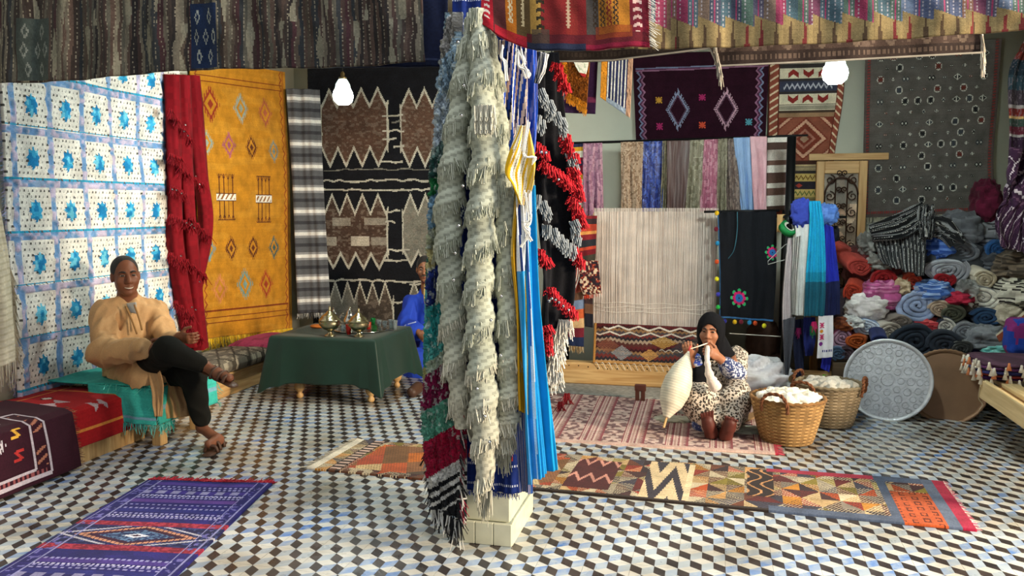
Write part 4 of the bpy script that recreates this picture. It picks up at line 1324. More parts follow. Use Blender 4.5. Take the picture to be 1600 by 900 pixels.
mk('sequins', g, SEQ, bh, kind='stuff')
# ================================================================= right half, back wall
def backgrid(pTL, pTR, pBL, pBR, Y, W, Hh):
    return between([ony(*pTL, Y), ony(*pBL, Y)], [ony(*pTR, Y), ony(*pBR, Y)], W, Hh, False)


def star(cv, cx, cy, r, c, asp=1.0):
    dx, dy = np.abs(cv.X - cx) / r, np.abs(cv.Y - cy) / (r * asp)
    cv.set(((np.abs(dx - dy) < .3) | (dx < .18) | (dy < .18)) & (np.maximum(dx, dy) < 1), c)


# maroon embroidered rug
W, Hh = 200, 130
cv = Cv(W, Hh, '#2c0e1e')
for k, (c, o) in enumerate([('#7f88a8', .0), ('#5a3350', .014), ('#9a6a86', .028)]):
    cv.vzig(.045 + o, .012, .085, .0065, c, .18); cv.vzig(.955 - o, .012, .085, .0065, c, .18)
    cv.set((np.abs(cv.Y - (.17 + o * .9 - .03 * cv.X)) < .007) & (cv.X > .02), c)
for cx, c in [(.335, '#8d93b0'), (.70, '#c9a0b2')]:
    d = np.abs(cv.X - cx) / .095 + np.abs(cv.Y - .62) / .24
    th = ((np.arctan2(cv.Y - .62, cv.X - cx) * 7) % 1) < .5
    cv.set((d < .82) & (d > .70), c); cv.set((d < 1) & (d > .82) & th, c); cv.set((d > .60) & (d < .66), '#6a4a62')
for cx, cy, c in [(.19, .51, '#d09a3a'), (.52, .49, '#b0306a'), (.19, .80, '#b0306a'), (.52, .79, '#d8553a'), (.87, .76, '#5aa0b4')]: star(cv, cx, cy, .025, c, 1.4)
cv.grain(.14, .05)
P = backgrid((988, 84), (1202, 78), (994, 226), (1196, 226), 7.98, W, Hh)
textile('maroon_rug', sag(P, .012, 3, 3, 6), cv, WOOL, label='dark maroon rug with two embroidered diamonds above the scarf rail', cat='rug')

# red and cream banded kilim
W, Hh = 130, 260
cv = Cv(W, Hh, '#7a3a2c')
body = (cv.X > .16) & (cv.X < .9)
rows = [(0, .03, '#c9bfa8'), (.03, .055, '#3a3434'), (.055, .12, '#ddd2b8'), (.12, .135, '#3a3434'), (.135, .20, '#3b3f52'), (.20, .215, '#3a3434'), (.215, .28, '#ddd2b8'), (.28, .32, '#c9bfa8'), (.32, .335, '#4a3a30'), (.335, .36, '#9a7a5c'), (.36, .64, '#7d3b2d'), (.64, .66, '#4a2f28'), (.66, .70, '#c9b489'), (.70, .72, '#3a3434'), (.72, .77, '#c9b06a'), (.77, .82, '#2f2c34'), (.82, .87, '#c9b06a'), (.87, .90, '#8d8050'), (.90, .95, '#c9b489'), (.95, 1.01, '#7a3a2c')]
for a, b_, c in rows: cv.set((cv.Y >= a) & (cv.Y < b_), c)
cv.set(((cv.Y < .03) | ((cv.Y > .28) & (cv.Y < .32)) | ((cv.Y > .67) & (cv.Y < .70)) | ((cv.Y > .875) & (cv.Y < .9))) & ((cv.Y * 110) % 1 < .4), '#4a4440')
for cy in (.0875, .2475):
    for cx in (.33, .53, .73):
        dx = np.abs(cv.X - cx); sgn = 1 if (cy < .1) ^ (abs(cx - .53) < .05) else -1
        cv.set((dx < .07) & (np.abs(cv.Y - cy - sgn * (dx - .035) * .35) < .016), '#8d2f2c')
cv.zig(.167, .014, .07, .008, '#b9b9c4', .2, .85)
cv.zig(.745, .012, .07, .006, '#7a5a2a', .2, .8); cv.zig(.845, .012, .07, .006, '#5a6a3a', .2, .8); cv.dia(.5, .795, .06, .015, '#b0483a')
d = np.abs(cv.X - .53) / .33 + np.abs(cv.Y - .50) / .13
med = (cv.Y > .365) & (cv.Y < .635) & body
jag = .05 * ((cv.Y * 90) % 1)
cv.set(med & (d + jag < .98) & (d + jag > .80), '#d3a58a'); cv.set(med & (d < .50) & (d > .36), '#a87260'); cv.set(med & (d < .2), '#a88a72')
d2 = np.minimum(np.abs(cv.X - .16), np.abs(cv.X - .9)) / .33 + np.minimum(np.abs(cv.Y - .365), np.abs(cv.Y - .635)) / .13
cv.set(med & (d2 + jag < .55) & (d2 + jag > .40), '#d3a58a'); cv.set(med & (d > 1.05) & (d2 > .6), '#8d5240')
side = (cv.X < .145) | (cv.X > .905)
sx = np.where(cv.X < .5, cv.X / .145, (1 - cv.X) / .095)
cv.set(side, '#8d4a3a'); cv.set(side & (np.abs(((cv.Y * 22) % 1) - .5 + (sx - .5) * .9) < .14), '#d8c4a4'); cv.set(side & ((sx < .08) | (sx > .92)), '#5a2a20')
cv.grain(.12, .05)
P = between([ony(1202, 94, 7.97), ony(1198, 340, 7.97)], [ony(1320, 90, 7.97), ony(1318, 150, 7.97), ony(1306, 230, 7.97), ony(1292, 340, 7.97)], W, Hh)
textile('red_cream_kilim', sag(P, .015, 2, 3, 9), cv, WOOL, label='brick red and cream banded kilim with a stepped diamond behind the lamp', cat='kilim')

# grey carpet with scattered small motifs
W, Hh = 220, 270
cv = Cv(W, Hh, '#5f5b57')
cv.set(vnoise(cv.X * 3, cv.Y * 30) > .1, '#655f5a', .6)
for r_ in range(14):
    for c_ in range(9):
        cx = .12 + c_ * .096 + (.048 if r_ % 2 else 0); cy = .075 + r_ * .064
        if cx > .9: continue
        h1 = float(_hash(np.int64(r_), np.int64(c_), np.int64(5))); h2 = float(_hash(np.int64(r_ + 9), np.int64(c_), np.int64(2)))
        big = (r_ % 2 == 0 and c_ % 2 == 0) or h1 > .75
        r = .027 if big else .013
        col = '#1f2024' if h2 < .55 else ('#6b2f28' if h2 < .72 else '#3b4048')
        if h1 < .33:
            cv.dia(cx, cy, r * 1.15, r * .72, '#c9c6bd'); cv.dia(cx, cy, r * .9, r * .55, col)
            cv.set((np.abs(cv.X - cx) < .004) & (np.abs(cv.Y - cy) < r * .6), '#c9c6bd')
        elif h1 < .66:
            cv.dia(cx - r * .5, cy, r * .6, r * .6, col); cv.dia(cx + r * .5, cy, r * .6, r * .6, col); cv.dia(cx - r * .5, cy, r * .28, r * .28, '#c9c6bd'); cv.dia(cx + r * .5, cy, r * .28, r * .28, '#c9c6bd')
        else:
            cv.ell(cx, cy, r, r * .85, '#c9c6bd', .72) if big else cv.dia(cx, cy, r, r * 1.1, '#b9b6ad', .45)
            star(cv, cx, cy, r * .7, col, .85)
bx = np.minimum(cv.X, 1 - cv.X)
cv.set(bx < .045, '#5a4f4c'); cv.set(np.abs(bx - .03) < .013, '#8a3a38', .9); cv.set((np.abs(bx - .03) < .013) & ((cv.Y * 60 + cv.X * 8) % 1 < .4), '#4f4745')
cv.set(cv.Y > .965, '#5a4f4c'); cv.set((np.abs(cv.Y - .975) < .008) & ((cv.X * 60) % 1 < .6), '#8a3a38')
cv.grain(.12, .06)
P = between([ony(1353, 70, 7.97), ony(1350, 200, 7.97), ony(1347, 340, 7.97)], [ony(1566, 60, 7.97), ony(1560, 160, 7.97), ony(1552, 250, 7.97), ony(1556, 332, 7.97)], W, Hh)
gc = textile('grey_carpet', sag(P, .02, 2, 2, 12), cv, WOOL, label='grey carpet scattered with small diamond motifs on the back wall', cat='carpet')
add_fringe(gc, 'fringe', WOOL, P[-1], 220, .05, ['#d3cdb8', '#bdb69f'], spread=.4, rad=.003)

# shaggy rugs hung on the rail by the pillar
W, Hh = 40, 60
hr0, hr1 = ony(862, 88, 6.4), ony(1005, 84, 6.4)
rail = thing('hanging_rail', 'black rail carrying the orange and blue striped shag rugs', 'rail', hr0)
mk('rod', tube([hr0, hr1], .014, 8), BLACK_M, rail)
for q in (hr0, hr1): mk('hanger', tube([q, (q[0], q[1], ZC)], .006, 6), BLACK_M, rail)
cv = Cv(W, Hh, '#8a4a12'); cv.set((cv.X < .25) | (cv.Y > .86), '#d9861c'); cv.set(vnoise(cv.X * 30, cv.Y * 30) > .2, '#5f330f', .6); cv.rect(0, 0, .08, 1, '#c83c30'); cv.grain(.25)
P = backgrid((873, 88), (922, 88), (884, 150), (916, 172), 6.388, W, Hh)
o = textile('orange_shag_rug', P, cv, SHAG, thick=.02, back=True, height=.02 * rng.random((Hh + 1, W + 1)), label='orange and brown shaggy rug hanging from the black rail', cat='rug')
add_fringe(o, 'fringe', WOOL, P[-1], 60, .04, ['#e0962a', '#d9861c'], spread=.5, rad=.004)
cv = striped(50, 60, '#2a2f55', [(.38, '#d9d6cf')], 9, .0, .12); cv.rect(0, 0, .2, 1, '#d98f2a'); cv.rect(.86, 0, 1, 1, '#b08a72'); cv.rect(.2, .90, .86, 1.01, '#9aa6b8')
P = backgrid((940, 88), (989, 86), (938, 152), (984, 184), 6.388, 50, 60)
o = textile('blue_striped_rug', P, cv, WOOL, thick=.03, back=True, height=.012 * rng.random((61, 51)), label='small navy and white striped rug with an orange edge on the black rail', cat='rug')
cv = Cv(20, 24, '#e5dfd0'); cv.set(vnoise(cv.X * 8, cv.Y * 8) > .25, '#b9c0a6'); cv.set(cv.Y > .85, '#b02a2a'); cv.grain(.1)
P = between([ony(893, 88, 6.355), ony(900, 105, 6.355), ony(908, 118, 6.355)], [ony(920, 88, 6.355), ony(918, 105, 6.355), ony(914, 121, 6.355)], 20, 24)
textile('white_bag', P, cv, COTTON, thick=.02, back=True, label='small white pointed bag with a red tassel over the orange shag rug', cat='bag')
tassel_mesh('redbag', ['#b3242a'], 14, .05, .004, .5)
cv = Cv(30, 40, '#2f1636'); cv.rect(0, .7, 1, .8, '#6a2a4a'); cv.grain(.2)
P = backgrid((885, 90), (934, 90), (880, 176), (930, 178), 6.415, 30, 40)
textile('plum_rug', P, cv, WOOL, thick=.015, back=True, label='dark plum rug hanging behind the orange shag rug', cat='rug')

# ---------------------------------------------------------------- scarves over a rail
SR = 7.5
za = ony(884, 224, SR); zb = ony(1240, 213, SR)
t = thing('scarf_rail', 'thin black rail that the row of scarves hangs from', 'rail', (float((za[0] + zb[0]) / 2), SR, 0))
mk('rod', tube([za, zb], .012, 8), BLACK_M, t)
for q in (za + (.03, 0, 0), zb - (.06, 0, 0)): mk('upright', tube([q - (0, 0, .01), (q[0], SR, 0)], .014, 8), BLACK_M, t)


def paisley(base, alt, dark, W=40, Hh=80, s=1.0):
    cv = Cv(W, Hh, base)
    n = vnoise(cv.X * 11 * s, cv.Y * 26 * s, len(base)); cv.set(n > .12, alt); cv.set(np.abs(n - .05) < .06, dark); return cv.grain(.12)


def multi(cols, W=30, Hh=90):
    cv = Cv(W, Hh); cv.hst([(1 + .6 * (k % 3), c) for k, c in enumerate(cols)]); return cv.grain(.12)


pc = ['#2a2c4a', '#c9962a', '#d8d2c2', '#7a1a30', '#2a2c4a', '#7a1a30', '#4a1a2a', '#c9962a', '#d8d2c2', '#2a2c4a', '#7a1a30', '#8d1a34', '#2a2030', '#d8d2c2', '#c9962a', '#7a1a30']
scarves = [('striped_scarf', (884, 226), (913, 224), (882, 338), (910, 338), multi(pc), 'wine, ochre and navy cross-striped scarf at the left end of the rail'),
           ('paisley_scarf', (911, 224), (941, 223), (911, 337), (943, 336), paisley('#8d5a78', '#a8788f', '#6a3f5c'), 'mauve paisley scarf second on the rail beside the bare wall'),
           ('patterned_scarf', (970, 222), (1005, 221), (971, 334), (1002, 333), paisley('#b39a84', '#8d735e', '#c9b49e', s=1.6), 'beige small-patterned scarf right of the bare wall'),
           ('paisley_scarf', (1003, 221), (1040, 220), (1003, 333), (1034, 332), paisley('#22307e', '#3f58b0', '#10163c', s=1.4), 'deep blue paisley scarf on the rail'),
           ('patterned_scarf', (1036, 220), (1046, 220), (1032, 332), (1042, 332), paisley('#8d8670', '#6f6956', '#a49c84'), 'narrow olive scarf between the blue and the brown ones'),
           ('satin_scarf', (1042, 220), (1078, 219), (1042, 332), (1072, 331), Cv(36, 70, '#5c4442').grain(.06), 'plain taupe brown satin scarf on the rail'),
           ('paisley_scarf', (1076, 219), (1101, 218), (1068, 331), (1096, 331), paisley('#9a927c', '#7d765f', '#b5ad96', s=.7), 'wide olive grey paisley scarf hanging before the maroon rug'),
           ('paisley_scarf', (1101, 218), (1124, 217), (1092, 331), (1120, 330), paisley('#b0637d', '#c98a9c', '#8d4660', s=.8), 'rose pink paisley scarf above the loom warp'),
           ('paisley_scarf', (1122, 217), (1136, 216), (1119, 330), (1134, 330), paisley('#7d7660', '#9a927c', '#5f5946'), 'narrow dark olive paisley scarf right of the rose pink one'),
           ('paisley_scarf', (1131, 217), (1151, 216), (1132, 330), (1158, 330), paisley('#6a5750', '#8d7a70', '#463a36'), 'brown grey paisley scarf beside the light blue one'),
           ('satin_scarf', (1146, 215), (1180, 214), (1158, 330), (1180, 329), Cv(36, 70, '#88a9d6').grain(.05), 'plain light blue satin scarf on the rail'),
           ('satin_scarf', (1172, 213), (1198, 213), (1178, 329), (1197, 328), Cv(30, 70, '#d6a3ad').grain(.05), 'plain pale pink satin scarf on the rail')]
for k, (nm, a, b_, c, d, cv, lb) in enumerate(scarves):
    P = backgrid(a, b_, c, d, SR - .045 - .012 * (k % 3), cv.w, cv.h)
    P = waves(P, .016, 2.2 if cv.w > 31 else 1.2, k * .37, grow=lambda v: .3 + .7 * v)
    textile(nm, P, cv, SILK if 'satin' in nm or 'paisley' in nm else COTTON, thick=.006, back=True, smooth=True, label=lb, cat='scarf', group='scarves on the rail')
cv = multi(['#d8d2ca', '#4a3832', '#bfb6ae', '#6a4f47', '#d8d2ca', '#5a433c', '#cfc7be', '#6a4f47', '#d8d2ca', '#4a3832'], 30, 90)
P = backgrid((1199, 215), (1236, 214), (1197, 330), (1232, 328), SR - .06, 30, 90)
textile('striped_scarf', waves(P, .006, 1), cv, COTTON, thick=.006, back=True, label='brown and cream cross-striped scarf at the right end of the rail', cat='scarf', group='scarves on the rail')

# ---------------------------------------------------------------- the loom
LY = 7.15
t = thing('loom', 'upright pine loom with a half woven kilim and pale warp threads', 'loom', (-.35, LY, 0))
lb0, lb1 = ony(858, 590, 7.08), ony(1268, 606, 7.08)
mk('cloth_beam', beam((float(lb0[0]), LY, .105), (1.0, LY, .105), .13, .19, bevel=.01), PINE_X, t)
mk('warp_beam', beam((-1.0, LY, 1.485), (0.05, LY, 1.485), .06, .06, bevel=.01), PINE_X, t)
for x in (-1.38, 0.0): mk('upright', beam((x, LY + .06, 0), (x, LY + .06, 1.50), .08, .08, up=(0, 1, 0), bevel=.006), PINE_Z, t)
g = Geo()
for k in range(26):
    g.add(lathe([(0, 0), (.006, .001), (0, .002)], 6, (-1.28 + .085 * k, LY - .066, .165 + .01 * sin(k)), axis=(0, -1, 0)), '#2a1d14')
mk('peg_holes', g, COTTON, t, kind='stuff')
wz0, wz1 = .545, 1.52
g = Geo()
N_ = 150
for k in range(N_):
    x = -.985 + 1.03 * k / (N_ - 1) + rng.uniform(-.002, .002)
    yb_ = LY - .055 + rng.uniform(-.004, .004)
    g.add(tube([(x, yb_, wz1 + .03), (x + rng.uniform(-.003, .003), yb_, .98), (x, yb_, wz0 - .05)], .0021, 4, cap=False), ['#e8dbd2', '#dccfc6', '#f0e6de', '#d0c4bc'][k % 4])
mk('warp_threads', g, COTTON, t, kind='stuff')
cv = Cv(120, 90, '#e0d2c8'); cv.set(cv.Y < .22, '#ecdcd0'); cv.set((cv.X * 120 % 3) < 1, '#cbbdb3'); cv.set((cv.X * 17 % 1) < .06, '#8d7d74'); cv.grain(.05, 0, .06)  # paler top band: light on the upper warp is painted into the colour
P = between([(-.985, LY - .035, wz1), (-.985, LY - .035, wz0)], [(.045, LY - .035, wz1), (.045, LY - .035, wz0)], 120, 90)
textile('back_warp', P, cv, COTTON, t, thick=.004, back=True)
g = Geo()
for z in (.66, .70, .735): g.add(tube([(-.98 + .1 * i, LY - .066, z + .008 * sin(i * 1.7 + z * 40)) for i in range(11)], .0022, 4), '#efe7dd')
mk('heddle_string', g, COTTON, t, kind='stuff')
# woven part
W, Hh = 200, 80
cv = Cv(W, Hh, '#4a1f22')
q = np.floor(cv.X * 7).astype(int)
zz = (cv.Y * 15 + np.abs((cv.X * 28) % 1 - .5) * 1.4 + .8 * vnoise(cv.X * 7, cv.Y * 3))
pal = ['#5a2326', '#3a1c20', '#8d6a4a', '#4a4448', '#6b2f2c', '#2f2a30', '#a08a78', '#55302c']
for k, c in enumerate(pal): cv.set((np.floor(zz) % 8) == k, c)
for cx, cy, rx, ry, c in [(.24, .72, .09, .2, '#8d8d90'), (.58, .42, .12, .16, '#b08a4a'), (.47, .75, .08, .16, '#b8894f'), (.12, .55, .1, .2, '#7a4a3a'), (.75, .6, .12, .25, '#3c3c42'), (.9, .35, .1, .2, '#44403f')]:
    dd = np.abs(cv.X - cx) / rx + np.abs(cv.Y - cy) / ry
    cv.set((dd < 1) & ((cv.Y * 24 + np.abs((cv.X * 40) % 1 - .5)) % 1 < .75), c)
cv.zig(.09, .045, .17, .022, '#d8cfc4', .08, .98, .05); cv.zig(.24, .045, .17, .020, '#d0c6ba', .02, .98, .12); cv.zig(.62, .03, .06, .012, '#b9b0a6', .55, 1)
cv.rect(0, .93, 1, 1.01, '#b98a52'); cv.rect(0, 0, .018, 1, '#c08a4a')
cv.grain(.16)
P = between([(-.975, LY - .062, .555), (-.985, LY - .066, .205)], [(.05, LY - .062, .545), (.05, LY - .066, .205)], W, Hh, False)
textile('woven_kilim', P, cv, WOOL, t, thick=.012, back=True)
g = Geo()
for k in range(17):
    xa = -.95 + .055 * k
    g.add(tube(smooth_path([(xa - .02, LY - .075, .20), (xa, LY - .085, .215), (xa + .022, LY - .08, .17), (xa + .03, LY - .075, .155)], 8), .003, 4), '#e6dccb')
mk('lacing_cord', g, COTTON, t, kind='stuff')
mk('grey_mat', textile.__globals__['sheet'](np.array(between([(-1.25, 7.15, .012), (-1.25, 6.72, .012)], [(-.25, 7.15, .012), (-.25, 6.72, .012)], 60, 30)), (lambda c: (c.set(((c.X * 12 + np.floor(c.Y * 8) * .5) % 1) < .5, '#5c5a56'), c.grain(.15))[1])(Cv(60, 30, '#a8a49c')), .01)[:2], plain('grey_woven_mat', '#8d8a84', .95, var=.3, nscale=30), label='grey woven mat on the floor under the loom beam', cat='mat')
lc = onz(1001, 628, 0.0)
mk('loom_peg', Geo().add(box(lc[0] - .045, lc[0] - .012, lc[1], lc[1] + .03, .0, .10, .006)).add(box(lc[0] + .0, lc[0] + .033, lc[1], lc[1] + .03, .0, .10, .006)).add(box(lc[0] - .05, lc[0] + .04, lc[1] + .0, lc[1] + .034, .085, .14, .006)), plain('reddish_wood', '#6b3a2c', .6), label='small reddish wooden comb standing on the pink rug before the loom', cat='comb')

# striped strips and bags left of the loom
cv = multi(['#7a2228', '#3a2a2c', '#b0402c', '#c98a4a', '#7a2228', '#2a2a30', '#b0402c', '#6a1a22', '#3f3a30', '#a8442e', '#7a2228', '#2c2a30'], 26, 80)
hanging('red_striped_runner', [(898, 337), (898, 400), (902, 440)], [(933, 337), (930, 400), (928, 430)], 7.0, cv, WOOL, .008, 1, 'red, orange and black striped runner hanging left of the loom', 'runner')
items = [(1, '#7a2a2a'), (1, '#d8cfc2'), (1.2, '#2a3050'), (1, '#9a4a3a'), (1.1, '#6a4a38'), (1.3, '#6f7f9c'), (1.2, '#c05a34'), (1.3, '#c9a478'), (1.3, '#6a1f2c'), (1.3, '#1f2a4a')]
cv = Cv(30, 100).hst(items); cv.zig(.14, .04, .3, .02, '#e0d8ca'); cv.grain(.12)
o = hanging('banded_strip', [(886, 415), (887, 500), (889, 540)], [(917, 405), (913, 500), (912, 542)], 6.996, cv, WOOL, .005, .8, 'narrow banded kilim strip in red, blue, orange and sand left of the loom', 'kilim', fr=(40, .05, ['#c9b08a', '#8d6a3a']))
cv = multi(['#2a3050', '#7a2228', '#b0402c', '#3a2a2c', '#6a4a38', '#1f1f28'], 16, 60)
hanging('dark_banded_strip', [(911, 420), (914, 510)], [(926, 420), (927, 512)], 6.995, cv, WOOL, .004, .6, 'dark red and navy strip partly behind the banded one', 'kilim')
cv = Cv(40, 40, '#8d2f2c'); cv.set((cv.X * 7 % 1) < .4, '#d8cfc2'); cv.set((cv.X * 7 % 1 > .5) & (cv.X * 7 % 1 < .65), '#2a2a30'); cv.grain(.12)
o = hanging('fringed_pouch', [(886, 408), (884, 440), (886, 462)], [(908, 420), (905, 440), (892, 468)], 6.97, cv, WOOL, .006, 1, 'striped red and white pouch with pale tassels beside the black hanging', 'pouch', fr=(30, .05, ['#e3ddd2']))
cv = Cv(40, 60, '#5a1a22'); nz = vnoise(cv.X * 12, cv.Y * 16); cv.set(nz > .25, '#c9b49a'); cv.set(nz < -.3, '#2a2228'); cv.set(np.abs(nz) < .05, '#b0542e'); cv.grain(.12)
o = hanging('kilim_bag', [(906, 405), (905, 440), (912, 462)], [(934, 408), (938, 440), (940, 458)], 6.965, cv, WOOL, .008, .8, 'dark red patterned kilim bag hanging beside the warp threads', 'bag', fr=(30, .03, ['#c8442e', '#e3ddd2']))

# black shawl with embroidered flowers and pompoms
W, Hh = 110, 200
cv = Cv(W, Hh, '#15171d')
for cx, cy, r in [(.36, .80, .14), (.93, .37, .11)]:
    for k in range(8):
        a = k * pi / 4
        for rr_, c, w in [(.95, '#2fae6a', .22), (.62, '#c9246a', .25), (.3, '#2a6ab0', .22)]:
            cv.ell(cx + r * rr_ * cos(a), cy + r * rr_ * sin(a) * .55, r * w, r * w * .55, c)
cv.set(np.abs(cv.Y - .988) < .006, '#3a6a9a'); cv.set(np.abs(cv.X - .012) < .01, '#3a6a9a', .8); cv.grain(.15)
P = between([ony(1121, 331, 6.95), ony(1124, 420, 6.95), ony(1124, 497, 6.95)], [ony(1213, 330, 6.95), ony(1213, 420, 6.95), ony(1208, 503, 6.95)], W, Hh)
P = waves(P, .012, 2.5)
sh = textile('black_shawl', P, cv, COTTON, thick=.008, back=True, label='black shawl with embroidered pink and green flowers and coloured pompoms beside the loom', cat='shawl')
pom = ['#e0b422', '#6a2030', '#2a8ac0', '#d8552a', '#d8cf2a', '#3a3aa0', '#2fae4a', '#c83a4a']
for k, (px, py) in enumerate([(1120, 333), (1119, 358), (1121, 380), (1120, 409), (1120, 436), (1122, 460), (1122, 480), (1122, 495), (1148, 503), (1158, 503), (1171, 504), (1180, 505), (1194, 509), (1132, 502)]):
    mk('pompom', ball(ony(px, py, 6.92), (.018, .016, .02), 8, 6), cloth_mat('pompom_wool_%d' % k, bump=.8, scale=200), sh, smooth=True, fcol=np.tile(lin(pom[k % 8]), (48, 1)))
mk('cord', tube(smooth_path([ony(x, y, 6.92) for x, y in [(1152, 331), (1152, 360), (1147, 390), (1138, 404)]], 16), .003, 5), cloth_mat('teal_cord'), sh, fcol=np.tile(lin('#3a6a7a'), (77, 1)))
tagx = Geo().add(beam(ony(1100, 331, 6.97), ony(1218, 329, 6.97), .02, .02)); mk('shawl_rod', tagx, BLACK_M, label='thin dark rod that the black shawl hangs over', cat='rod')

# ---------------------------------------------------------------- clothes rack
t = thing('clothes_rack', 'black metal post with a cross arm carrying scarves and robes', 'rack', ony(1238, 590, 6.9))
pt = ony(1237, 214, 6.9); pb = ony(1238, 590, 6.9)
mk('post', tube([(pt[0], 6.9, 0), (pt[0], 6.9, pt[2])], .035, 14), BLACK_M, t, smooth=True)
mk('arm', beam((pt[0] - .12, 6.9, pt[2] + .01), (pt[0] + .12, 6.9, pt[2] + .01), .015, .015), BLACK_M, t)
mk('arm', beam((pt[0] - .05, 6.85, 1.48), (pt[0] + .42, 6.85, 1.48), .02, .02), BLACK_M, t)
mk('bracket', box(pt[0] - .09, pt[0] - .03, 6.87, 6.93, 1.36, 1.50, .004), PINE_Z, t)
mk('clamp', tube([(pt[0] - .02, 6.82, 1.50), (pt[0] + .0, 6.82, 1.38)], .028, 10), BLACK_M, t, smooth=True)
c = ony(1231, 357, 6.78)
V, Fc = lathe([(.045, -.025), (.068, -.025), (.068, .025), (.045, .025), (.045, -.025)], 28, c, axis=(.55, -.6, .75))
tp = thing('tape_roll', 'roll of bright green tape on the clothes rack', 'tape', c)
mk('tape', (V, Fc), plain('green_tape', '#0f7a3c', .35), tp, smooth=False)
mk('core', lathe([(.036, -.026), (.045, -.026), (.045, .026), (.036, .026), (.036, -.026)], 24, c, axis=(.55, -.6, .75)), plain('cardboard_core', '#d8d6c8', .8), tp)
mk('wire_hanger', tube([ony(x, y, 6.8) for x, y in [(1236, 378), (1226, 383), (1200, 408), (1200, 413), (1226, 406)]], .0032, 6), plain('white_wire', '#c9c9c9', .3, .5), label='bent white wire hanger sticking out left of the robes', cat='hanger')

RB = [('grey_robe', [(1232, 372), (1226, 420), (1222, 490), (1226, 580)], [(1246, 372), (1240, 430), (1238, 500), (1236, 520)], striped(24, 120, '#c9bfc2', [(.5, '#b3a9ac')], 5), 'pale lilac grey robe at the left of the rack', 6.74, .012, 2),
      ('striped_shawl', [(1238, 372), (1236, 440), (1236, 492)], [(1252, 368), (1246, 440), (1243, 492)], striped(24, 100, '#c9c6c0', [(.25, '#2a2a2c'), (.1, '#8d8a86'), (.2, '#3a3a3c')], 4), 'black and white striped shawl between the grey and white ones', 6.72, .01, 1.5),
      ('white_shawl', [(1243, 352), (1246, 430), (1243, 493)], [(1266, 350), (1264, 430), (1262, 494)], Cv(24, 100, '#dcdcda').grain(.05), 'plain white shawl hanging beside the turquoise scarf', 6.73, .012, 1.5),
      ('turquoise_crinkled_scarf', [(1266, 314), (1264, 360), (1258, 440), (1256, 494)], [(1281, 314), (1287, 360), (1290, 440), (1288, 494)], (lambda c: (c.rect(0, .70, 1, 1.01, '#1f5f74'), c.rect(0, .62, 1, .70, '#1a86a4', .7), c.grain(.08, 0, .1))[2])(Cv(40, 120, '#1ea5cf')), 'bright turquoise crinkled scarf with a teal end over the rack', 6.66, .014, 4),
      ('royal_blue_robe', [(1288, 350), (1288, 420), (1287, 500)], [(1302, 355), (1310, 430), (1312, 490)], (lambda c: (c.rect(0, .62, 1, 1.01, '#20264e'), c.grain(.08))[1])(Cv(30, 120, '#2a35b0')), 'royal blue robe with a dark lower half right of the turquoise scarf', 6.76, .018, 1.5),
      ('navy_trousers', [(1256, 496), (1255, 530), (1258, 556)], [(1274, 496), (1274, 530), (1270, 556)], Cv(20, 50, '#272f72').grain(.1), 'dark blue trousers hanging below the turquoise scarf', 6.8, .01, 1),
      ('embroidered_scarf', [(1279, 494), (1278, 530), (1276, 560)], [(1302, 493), (1302, 530), (1301, 558)], (lambda c: (star(c, .25, .22, .14, '#c8336a', .5), star(c, .25, .5, .14, '#c8336a', .5), c.ell(.22, .36, .12, .04, '#e0902a'), c.ell(.2, .66, .12, .05, '#7a2a8a'), c.set((np.abs(c.Y - .84) < .03) & (c.X > .3) & ((c.X * 9) % 1 < .6), '#2a3a7a'), c.grain(.04))[-1])(Cv(40, 90, '#e9e7ee')), 'white scarf with embroidered pink and orange motifs at the foot of the rack', 6.66, .006, 1),
      ('blue_skirt', [(1285, 556), (1282, 575)], [(1300, 554), (1296, 582)], Cv(20, 30, '#2a2fa0').grain(.1), 'bright blue cloth end below the embroidered white scarf', 6.7, .006, 1),
      ('charcoal_drape', [(1224, 500), (1224, 540), (1228, 590)], [(1243, 495), (1240, 525), (1230, 592)], Cv(24, 80, '#4a4c55').grain(.12), 'charcoal grey scarf hanging low at the left of the rack', 6.7, .01, 1.5),
      ('navy_robe', [(1238, 500), (1240, 550), (1244, 590)], [(1256, 498), (1256, 550), (1256, 585)], Cv(20, 50, '#20243c').grain(.1), 'very dark navy robe in the shadow below the white shawl', 6.86, .008, 1)]
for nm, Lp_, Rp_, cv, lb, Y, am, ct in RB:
    hanging(nm, Lp_, Rp_, Y, cv, COTTON, am, ct, lb, 'clothing', thick=.006)


